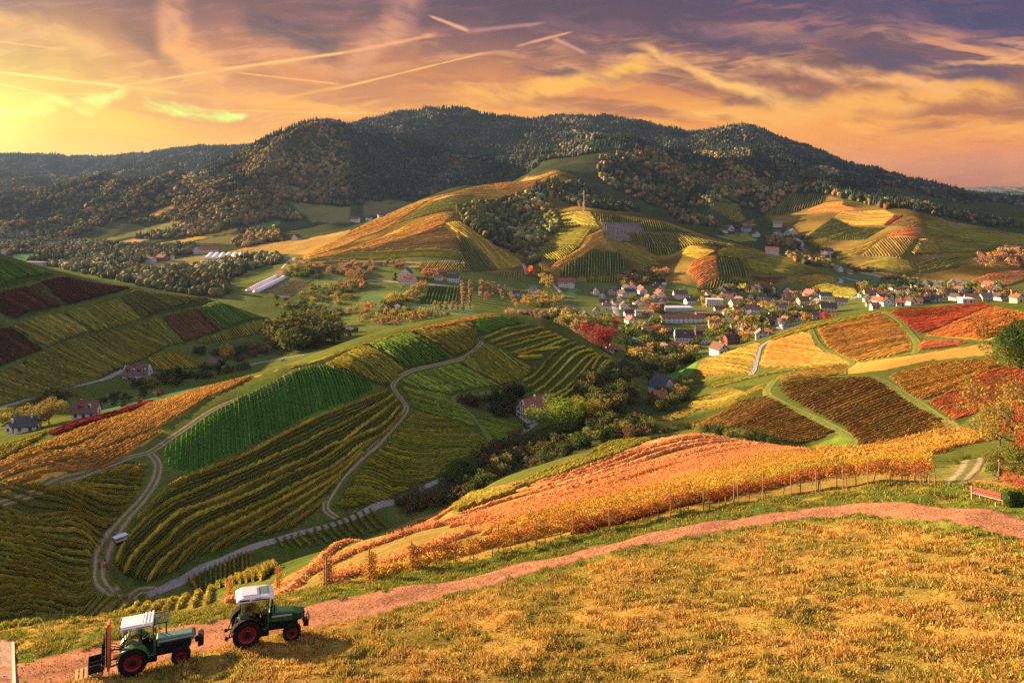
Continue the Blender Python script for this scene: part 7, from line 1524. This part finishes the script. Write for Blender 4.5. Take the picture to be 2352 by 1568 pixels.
# ------------------------------------------------------------------ wagon, people and cars far below
p = W(276, 1246, 150, 260); e = empty('wagon', p, R(52)); tag(e, 'small white covered harvest wagon standing beside the gravel track', 'wagon')
m = MB(); m.box(-1.6, 1.6, -.85, .85, .55, .65); m.build('platform', BLACKM, e)
m = MB(); m.prism([(-1.7, 1.78), (1.7, 1.86), (1.7, 1.95), (0, 2.02), (-1.7, 1.87)], -.95, .95); m.build('roof', mat_plain('wagon_white', (.66, .64, .70), .5, .06), e)
m = MB(); [m.tube([(x, y, .6), (x, y, 1.85)], .04, 5) for x in (-1.5, 0, 1.5) for y in (-.8, .8)]; m.build('posts', STEEL, e); MB().box(-1.55, 1.55, -.80, .80, .66, 1.1).build('body', GREYP, e)
for x in (-1.0, 1.0):
    for y in (-.8, .8): MB().lathe([(.001, -.08), (.32, -.08), (.34, 0), (.32, .08), (.001, .08)], 'y', (x, y, .33), 14).build('wheel', TYRE, e)
def person(px, py, face, label, cloth, trous, h=1.72, stride=.12, yr=(150, 260)):
    """one continuous figure grown from a skeleton"""
    p = W(px, py, *yr); k = h / 1.72
    V = [(0, 0, .95, .14), (0, 0, 1.18, .15), (0, .02, 1.40, .17), (0, .02, 1.50, .065), (0, .04, 1.60, .095), (0, .03, 1.70, .085),
         (.09, stride, .52, .075), (.09, stride - .05, .08, .05), (.09, stride + .12, .03, .045), (-.09, -stride, .52, .075), (-.09, -stride - .10, .08, .05), (-.09, -stride + .06, .03, .045),
         (.19, .02, 1.42, .065), (.24, -.04, 1.15, .05), (.23, .10, .93, .042), (.23, .14, .85, .04), (-.19, .02, 1.42, .065), (-.24, .03, 1.15, .05), (-.22, .18, .95, .042), (-.22, .22, .87, .04)]
    E = [(0, 1), (1, 2), (2, 3), (3, 4), (4, 5), (0, 6), (6, 7), (7, 8), (0, 9), (9, 10), (10, 11), (2, 12), (12, 13), (13, 14), (14, 15), (2, 16), (16, 17), (17, 18), (18, 19)]
    me = bpy.data.meshes.new('person'); me.from_pydata([(a * k, b * k, c * k) for a, b, c, r in V], E, [])
    o = obj('person', me, None, p); o.rotation_euler = (0, 0, face); sk = o.modifiers.new('skin', 'SKIN'); o.modifiers.new('sub', 'SUBSURF').levels = 1; o.modifiers['sub'].render_levels = 1
    for i, (a, b, c, r) in enumerate(V): me.skin_vertices[0].data[i].radius = (r * k, r * k * (.75 if i in (1, 2) else 1)); 
    me.skin_vertices[0].data[0].use_root = True
    m = bpy.data.materials.new('clothing'); m.use_nodes = True; t = NT(m.node_tree); tc = t.n('ShaderNodeTexCoord'); s = t.n('ShaderNodeSeparateXYZ'); t.link(tc.outputs['Object'], s.inputs[0]); z = s.outputs[2]
    c = t.mix(t.math('GREATER_THAN', z, .95 * k), trous, cloth); c = t.mix(t.math('GREATER_THAN', z, 1.50 * k), c, (.45, .25, .17)); c = t.mix(t.math('GREATER_THAN', z, 1.66 * k), c, (.05, .03, .02))
    b = t.n('ShaderNodeBsdfPrincipled'); t.link(c, b.inputs[0]); b.inputs['Roughness'].default_value = .9; oo = t.n('ShaderNodeOutputMaterial'); t.link(b.outputs[0], oo.inputs[0]); me.materials.append(m)
    return tag(o, label, 'person', 'walkers on the gravel track')
person(241, 1296, 2.6, 'person in dark clothes walking uphill on the gravel track', (.03, .03, .04), (.02, .02, .025))
person(228, 1306, .4, 'person in a red jacket on the left side of the gravel track', (.40, .03, .02), (.04, .04, .06))
person(239, 1304, 3.4, 'person in a pale blue jacket in the middle of the gravel track', (.35, .40, .55), (.05, .05, .07))
person(246, 1307, 1.2, 'person in a dark red coat on the right side of the gravel track', (.22, .03, .03), (.03, .03, .04))
def car(px, py, yaw, label, col, yr):
    p = W(px, py, *yr); e = empty('car', p, yaw); tag(e, label, 'car'); pm_ = mat_plain('car_paint_' + str(int(sum(col) * 1000)), col, .3, .05, 2, 0, 0, .6)
    m = MB(); m.prism([(-2.1, .35), (2.1, .35), (2.15, .62), (1.9, .82), (.95, .92), (-1.75, .95), (-2.1, .85)], -.85, .85); m.build('body', pm_, e, .04)
    m = MB(); m.prism([(-1.55, .94), (.75, .92), (.15, 1.42), (-1.15, 1.45)], -.72, .72); m.build('cabin', GLASSD, e, .04); MB().box(-1.1, .12, -.68, .68, 1.452, 1.49).build('roof', pm_, e)
    for x in (-1.3, 1.35):
        for y in (-.78, .78): w_ = MB().lathe([(.001, -.1), (.30, -.1), (.33, 0), (.30, .1), (.001, .1)], 'y', (x, y, .32), 14).build('wheel', TYRE, e)
    for y in (-.6, .6): MB().box(2.12, 2.165, y - .18, y + .18, .58, .72).build('headlight', LAMPG, e)
car(1209, 981, 1.9, 'black car parked in the yard of the timbered farmhouse', (.012, .012, .014), (290, 380))
car(651, 829, .2, 'silver blue car on the lane below the dark wood', (.35, .42, .5), (380, 640))
car(669, 597, .5, 'pale car at the junction behind the plastic tunnels', (.5, .5, .55), (900, 1500))
car(657, 606, .9, 'dark grey car near the junction behind the plastic tunnels', (.1, .1, .12), (900, 1500))

# ------------------------------------------------------------------ near things: stakes, bench, clipped bush, trees at the right edge, grass
STAKE = mat_plain('weathered_stake', (.24, .15, .085), .9, .35, 5)
def stake(c, x, ytop, ybot, r=.045, lean=None, lab='grey wooden vine stake in the front row along the red road', yr=(38, 80), grp='vine stakes'):
    s = CROPS[c][2] * .574219; px, py = cv(c, [(x, ybot)])[0]; p = W(px, py, *yr); h = (ybot - ytop) * s / FX * p.y
    dx = random.gauss(0, .03) if lean is None else lean
    o = MB().tube([(0, 0, -.3), (dx * .5, 0, h * .5), (dx, random.gauss(0, .03), h)], [r, r, r * .9], 7).build('vine_stake', STAKE, None, 0, False, p); tag(o, lab, 'stake', grp)
for x, a, b in [(130,1208,1370),(190,1262,1342),(337,1162,1326),(375,1258,1322),(475,1248,1305),(527,1143,1292),(553,1160,1286),(708,1100,1272),(885,1086,1236),(1043,1076,1226),(1070,1130,1222),(1213,1044,1192),(1235,1108,1186),(1370,1018,1172),(1520,1033,1162),(1585,1032,1162),(1622,1050,1162),(1665,1062,1162),(1700,1060,1164),(1722,1078,1164),(1755,1076,1166),(1792,1096,1168)]: stake('D', x, a - 8, b)
for x, a, b, lab in [(1540,478,612,'first'),(1862,428,645,'second'),(2195,372,602,'third')]: stake('A', x, a, b, .06, None, lab + ' thick end post from the left where the gold vine rows begin', (38, 80), 'row end posts')
for x, a, b, lab in [(745,1278,1346,'fourth'),(848,1260,1331,'fifth'),(945,1243,1306,'sixth')]: stake('P', x, a, b, .06, None, lab + ' thick end post from the left where the gold vine rows begin', (38, 80), 'row end posts')
for x, a, b in [(1045,1228,1291),(1145,1203,1272),(1232,1190,1255),(1316,1172,1240),(1400,1160,1222)]: stake('P', x, a, b)
for k in range(14):
    t = k / 13; stake('D', 10 + 730 * t, 1196 - 226 * t - 34, 1196 - 226 * t, .05, random.gauss(0, .05), 'short pale stake in the gap between the salmon and gold vines', (60, 170), 'gap stakes')
# leafy end vines climbing the end posts
_rg = np.random.default_rng(91)
for px, pb, ph in ((528, 1388, 62), (640, 1362, 62), (753, 1344, 60), (852, 1330, 62), (947, 1306, 55)):
    p = W(px, pb, 38, 80); h = ph / FX * p.y; n = 900
    c = np.c_[_rg.normal(0, .26, n), _rg.normal(0, .26, n), _rg.uniform(.12, 1, n) * h]; c[:, :2] *= (1.15 - .5 * (c[:, 2:] / h))
    V, F, C = leaf_quads(c, .12 * _rg.uniform(.6, 1.3, n), vary(pal([(3, (.55, .28, .08)), (2, (.5, .14, .05)), (2, (.35, .27, .05)), (1, (.2, .2, .04))], n, _rg), n, _rg, .3, .1), _rg)
    o = obj('end_vine', np_mesh('end_vine', V, F, LEAF, C), None, p); tag(o, ['first', 'second', 'third', 'fourth', 'fifth'][[528, 640, 753, 852, 947].index(px)] + ' bushy red gold vine from the left, climbing an end post', 'vine', 'end vines')
    m = MB(); m.tube([(0, 0, -.2), (.05, .03, h * .4), (.0, .06, h * .7)], [.05, .04, .02], 5); m.build('stem', BARK, o)
# bench
a, b = W(*cv('R', [(876, 1118)])[0], 36, 60), W(*cv('R', [(1084, 1172)])[0], 36, 60); d = b - a; L = d.length; e = empty('bench', a, math.atan2(d.y, d.x)); tag(e, 'red slatted bench with its back to us beside the clipped bush', 'bench')
REDW = mat_plain('red_bench_paint', (.20, .03, .025), .7, .2, 4)
sl = d.z / L
def bx(x0, x1, y0, y1, z0, z1): m = MB(); v = [(x, y, z + x * sl) for z in (z0, z1) for x, y in ((x0, y0), (x1, y0), (x1, y1), (x0, y1))]; return m.add(v, [(3, 2, 1, 0), (4, 5, 6, 7), (0, 1, 5, 4), (1, 2, 6, 5), (2, 3, 7, 6), (3, 0, 4, 7)])
for z0, z1 in ((.50, .64), (.70, .86)): bx(-.32, L + .42, -.03, .03, z0, z1).build('back_slat', REDW, e, .01)
for y in (.10, .26, .42): bx(-.32, L + .42, y, y + .11, .40, .44).build('seat_slat', mat_plain('bench_seat', (.5, .34, .3), .6), e, .01)
for x in (0, L): m = MB(); m.box(x - .035, x + .035, -.09, -.035, -.2, .92); m.box(x - .035, x + .035, -.03, .5, .33, .395); m.box(x - .035, x + .035, .42, .49, -.2, .325); m.build('leg', mat_plain('bench_post', (.3, .27, .22), .8), e)
# clipped bush of two lobes
p = W(*cv('R', [(1238, 1178)])[0], 34, 60); s = CROPS['R'][2] * .574219 / FX * p.y; e = empty('topiary', p); tag(e, 'round clipped evergreen bush of two lobes beside the bench', 'bush')
for cx, rx in ((-38, 52), (36, 60)):
    n = 2600; dd = _rg.normal(size=(n, 3)); dd /= np.linalg.norm(dd, axis=1)[:, None]; c = dd * np.array([rx, rx, 76]) * s * _rg.uniform(.86, 1.03, (n, 1)); c[:, 0] += cx * s; c[:, 2] += 74 * s
    V, F, C = leaf_quads(c, .06 * _rg.uniform(.6, 1.4, n), vary(pal([(2, (.10, .16, .035)), (1, (.16, .2, .05))], n, _rg), n, _rg, .25, .08), _rg); obj('lobe', np_mesh('lobe', V, F, LEAF, C), e)
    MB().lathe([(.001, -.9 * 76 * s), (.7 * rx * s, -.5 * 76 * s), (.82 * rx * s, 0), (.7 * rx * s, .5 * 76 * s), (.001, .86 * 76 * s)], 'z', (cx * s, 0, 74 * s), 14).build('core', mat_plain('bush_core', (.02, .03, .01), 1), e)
MB().tube([(0, 0, -.2), (0, 0, .3)], .05, 6).build('trunk', BARK, e)
def big(name, label, c, xb, yb, hpx, shape, col, wid, yr, n, leaf, blobs, cat='tree', seed=0, trunk_r=.022):
    s_ = CROPS[c][2] * .574219; x, y = unproj(*cv(c, [(xb, yb)])[0], *yr); h = hpx * s_ / FX * y; rg = np.random.default_rng(100 + seed)
    cm, ct = crown_mesh('crown', n, shape, rg, leaf, blobs); e = empty(name, (x, y, gz(x, y)), rg.uniform(0, 6)); e.scale = (h * wid, h * wid, h)
    k = obj('crown', cm, e); k.color = (*col, 1); obj('trunk', trunk_mesh('trunk', ct, rg, 14, trunk_r), e); return tag(e, label, cat)
big('tree', 'thin gold leaved tree with bare forked limbs at the right edge', 'R', 1248, 700, 620, 'sparse', (.36, .25, .06), 1.15, (60, 100), 5200, .030, 60, seed=1)
big('tree', 'smaller gold green tree left of the bare forked one', 'R', 1120, 640, 360, 'sparse', (.36, .27, .06), 1.1, (62, 110), 2600, .040, 36, seed=2)
big('tree', 'red leaved tree cut by the right picture edge', 'R', 1385, 800, 520, 'sparse', (.40, .12, .05), .6, (50, 90), 3200, .034, 40, seed=3)
big('tree', 'dark green pine like tree at the right picture edge', 'D', 2330, 440, 350, 'wide', (.045, .085, .02), .95, (180, 330), 9000, .032, 46, seed=4, trunk_r=.03)
big('tree', 'olive green tree in front of the dark pine like one', 'D', 2260, 440, 190, 'wide', (.20, .20, .04), 1.1, (170, 320), 4200, .045, 24, seed=5)
for i, (xx, yy, hp, col, lab) in enumerate([(1090, 790, 130, (.20, .20, .05), 'olive shrub left of the leaning planks'), (1190, 760, 170, (.22, .21, .05), 'tall olive shrub under the bare forked tree'), (1290, 800, 200, (.18, .2, .04), 'green shrub at the right edge under the red tree'), (1120, 900, 140, (.10, .13, .03), 'dark green shrub above the bench'),
        (1010, 770, 90, (.30, .25, .05), 'gold shrub beside the stepped path'), (1240, 900, 130, (.12, .13, .03), 'dark shrub behind the clipped bush'), (1230, 985, 120, (.50, .16, .08), 'salmon red hedge plant behind the clipped bush'), (1320, 1010, 130, (.52, .17, .09), 'salmon red hedge plant at the picture edge'), (800, 760, 70, (.16, .17, .04), 'low vine bush at the top of the stepped path'), (720, 800, 60, (.2, .2, .045), 'low green bush left of the stepped path')]):
    big('bush', lab, 'R', xx, yy, hp, 'bush', col, 1.1, (38, 110), 1500, .07, 16, 'bush', 20 + i)
# leaning planks of an old sign by the path
p = W(*cv('R', [(1100, 945)])[0], 38, 80); s = CROPS['R'][2] * .574219 / FX * p.y; e = empty('signpost', p); tag(e, 'weathered wooden post with an orange plank, leaning among the shrubs', 'signpost')
MB().tube([(0, 0, -.2), (18 * s, 0, 190 * s)], .045, 6).build('post', STAKE, e); MB().box(-40 * s, 50 * s, -.03, .03, 168 * s, 186 * s, Matrix.Rotation(R(14), 4, 'Y')).build('plank', OAK, e)
for k, (u0, v0, u1, v1) in enumerate(((-70, 60, 10, 20), (-80, 10, 20, 5), (-40, 90, 30, 60), (-60, 35, 40, 40))):
    o = MB().tube([(0, 0, 0), ((u1 - u0) * s, .1, (v1 - v0) * s)], .035, 6).build('branch', STAKE, None, 0, False, p + Vector((u0 * s, -.2 - .1 * k, v0 * s + .05))); tag(o, ['upper', 'lowest', 'topmost', 'middle'][k] + ' pale cut branch in the pile by the leaning signpost', 'branch', 'cut branches')
# paved corner with a pale kerb at the bottom left
BR = bpy.data.materials.new('paving'); BR.use_nodes = True; t = NT(BR.node_tree); tc = t.n('ShaderNodeTexCoord'); br = t.n('ShaderNodeTexBrick'); t.link(tc.outputs['Object'], br.inputs['Vector'])
for nm, v in (('Color1', (.34, .22, .17, 1)), ('Color2', (.26, .17, .13, 1)), ('Mortar', (.13, .1, .08, 1))): br.inputs[nm].default_value = v
br.inputs['Scale'].default_value = 5.0; b_ = t.n('ShaderNodeBsdfDiffuse'); t.link(br.outputs[0], b_.inputs[0]); o_ = t.n('ShaderNodeOutputMaterial'); t.link(b_.outputs[0], o_.inputs[0])
q = [W(*p_, 20, 60) for p_ in ((-160, 1486), (30, 1478), (33, 1600), (-160, 1610))]
m = MB(); n = 8
for i in range(n + 1):
    for j in range(n + 1):
        u_, v_ = i / n, j / n; p = q[0] * (1 - u_) * (1 - v_) + q[1] * u_ * (1 - v_) + q[2] * u_ * v_ + q[3] * (1 - u_) * v_; m.v.append((p.x, p.y, gz(p.x, p.y) + .07))
for i in range(n):
    for j in range(n): a = i * (n + 1) + j; m.f.append((a, a + n + 1, a + n + 2, a + 1))
tag(m.build('pavement', BR), kind='structure')
m = MB(); pts = [Vector(m2) for m2 in [q[1], (q[1] + q[2]) / 2, q[2]]]; kb = MB()
for a_, b2 in zip(pts[:-1], pts[1:]):
    for k in range(4):
        s0, s1 = a_.lerp(b2, k / 4), a_.lerp(b2, (k + .96) / 4); z0, z1 = gz(s0.x, s0.y), gz(s1.x, s1.y); w_ = .07
        kb.add([(s0.x - w_, s0.y, z0 - .1), (s0.x + w_, s0.y, z0 - .1), (s1.x + w_, s1.y, z1 - .1), (s1.x - w_, s1.y, z1 - .1), (s0.x - w_, s0.y, z0 + .13), (s0.x + w_, s0.y, z0 + .13), (s1.x + w_, s1.y, z1 + .13), (s1.x - w_, s1.y, z1 + .13)], [(3, 2, 1, 0), (4, 5, 6, 7), (0, 1, 5, 4), (1, 2, 6, 5), (2, 3, 7, 6), (3, 0, 4, 7)])
tag(kb.build('kerb', mat_plain('kerb_stone', (.5, .4, .3), .9, .2)), kind='structure')

# ------------------------------------------------------------------ grass of the meadow and the road banks
rd = np.array(catmull([unproj(x, y) for x, y in ROAD_P], 8))
def road_dist(P):
    d = np.full(len(P), 1e9); sd_ = np.zeros(len(P))
    for a, b in zip(rd[:-1], rd[1:]):
        ab = b - a; t = np.clip(((P - a) @ ab) / (ab @ ab + 1e-9), 0, 1); q = P - a - t[:, None] * ab; dd = np.hypot(q[:, 0], q[:, 1]); k = dd < d; d[k] = dd[k]; sd_[k] = (ab[0] * q[:, 1] - ab[1] * q[:, 0])[k]
    return d, sd_
N = 1180000
ly = _rg.uniform(math.log(20.5), math.log(66), N); Y = np.exp(ly); X = (_rg.uniform(-450, 2950, N) - CX) / FX * Y; P = np.stack([X, Y], 1)
d, sd = road_dist(P); far = sd > 0
ok = (d > (1.5 + .3 * waves(X, Y, 1.5, 7, 61)) * (1 + .95 * sstep(-X, 2, 14))) & ~(far & (d > 7.5 + 6 * sstep(-X, 3, 12)))
cl = waves(X, Y, 3.0, 9, 31) * .7 + waves(X, Y, .9, 9, 33) * .8 + .8 * waves(X + Y * .7, (Y - X * .7) * .25, 2.2, 9, 35)
ok &= _rg.uniform(size=N) < np.clip(.45 + .35 * cl, .08, 1)
gpx = X / Y * FX + CX; gpy = HZ - ground_z(X, Y) / Y * FX; ok &= ~((gpx < 36) & (gpy > 1474))
P, d, far, cl = P[ok], d[ok], far[ok], cl[ok]; n = len(P); z = ground_z(P[:, 0], P[:, 1])
gold = (.5 + .5 * np.tanh(1.1 * waves(P[:, 0], P[:, 1], 6, 9, 31) + .5 * waves(P[:, 0], P[:, 1], 1.7, 9, 32))) * .7 + .38
isg = (_rg.uniform(size=n) < gold) & ~(far & (_rg.uniform(size=n) < .85)) & ~(d < 2.6)
col = np.where(isg[:, None], pal([(3, (.43, .28, .065)), (2, (.40, .21, .05)), (1, (.52, .38, .13))], n, _rg), pal([(3, (.17, .19, .03)), (2, (.26, .22, .045)), (1, (.10, .14, .025))], n, _rg))
col = vary(col, n, _rg, .25, .08); h = _rg.uniform(.05, .15, n) * (1 + .5 * np.clip(cl, -1, 1.5)); w = _rg.uniform(.012, .034, n) * (1 + P[:, 1] / 90)
a = _rg.uniform(0, 6.283, n); lx, lyy = np.cos(a) * w, np.sin(a) * w; tx, ty = _rg.normal(0, .5, n) * h, _rg.normal(0, .5, n) * h
V = np.stack([np.c_[P[:, 0] - lx, P[:, 1] - lyy, z - .02], np.c_[P[:, 0] + lx, P[:, 1] + lyy, z - .02], np.c_[P[:, 0] + tx + lx * .25, P[:, 1] + ty + lyy * .25, z + h], np.c_[P[:, 0] + tx - lx * .25, P[:, 1] + ty - lyy * .25, z + h]], 1).reshape(-1, 3)
o = obj('grass', np_mesh('grass', V, np.arange(4 * n).reshape(n, 4), mat_attr('grass_blades', transl=.3), np.repeat(col, 4, axis=0))); tag(o, 'dry golden and green grass of the meadow and road banks', None, None, 'stuff'); print('grass', n)

# loose stones on the red road
m_ = 7000; t_ = _rg.uniform(0, len(rd) - 1.001, m_); i_ = t_.astype(int); q_ = rd[i_] * (1 - (t_ - i_))[:, None] + rd[i_ + 1] * (t_ - i_)[:, None]; dv = rd[i_ + 1] - rd[i_]; dv /= np.linalg.norm(dv, axis=1)[:, None]
off = _rg.normal(0, .9, m_) * (1 + .95 * sstep(-q_[:, 0], 2, 14)); q_ = q_ + np.c_[-dv[:, 1], dv[:, 0]] * off[:, None]
V, F, C = leaf_quads(np.c_[q_, ground_z(q_[:, 0], q_[:, 1]) + .06], _rg.uniform(.03, .10, m_), vary(pal([(2, (.42, .26, .17)), (2, (.2, .1, .06)), (1, (.5, .3, .08))], m_, _rg), m_, _rg, .3, .05), _rg, 1.5)
tag(obj('gravel', np_mesh('gravel', V, F, mat_attr('road_stones'), C)), 'loose stones and fallen leaves on the red road', None, None, 'stuff')

# ------------------------------------------------------------------ the air: one closed box of thin haze round everything
hz = MB().box(-9500, 9500, -80, 12500, float(ZZ.min()) - 1, max(float(ZZ.max()) + 25, 60))
hm = bpy.data.materials.new('haze'); hm.use_nodes = True
t = NT(hm.node_tree)
pv = t.n('ShaderNodeVolumePrincipled'); pv.inputs['Color'].default_value = (.36, .58, 1.0, 1); pv.inputs['Density'].default_value = 1.7e-5; pv.inputs['Anisotropy'].default_value = 0.2
o = t.n('ShaderNodeOutputMaterial'); t.link(pv.outputs[0], o.inputs['Volume'])
tag(hz.build('haze', hm), 'thin blue haze lying in the valley', None, None, 'stuff')
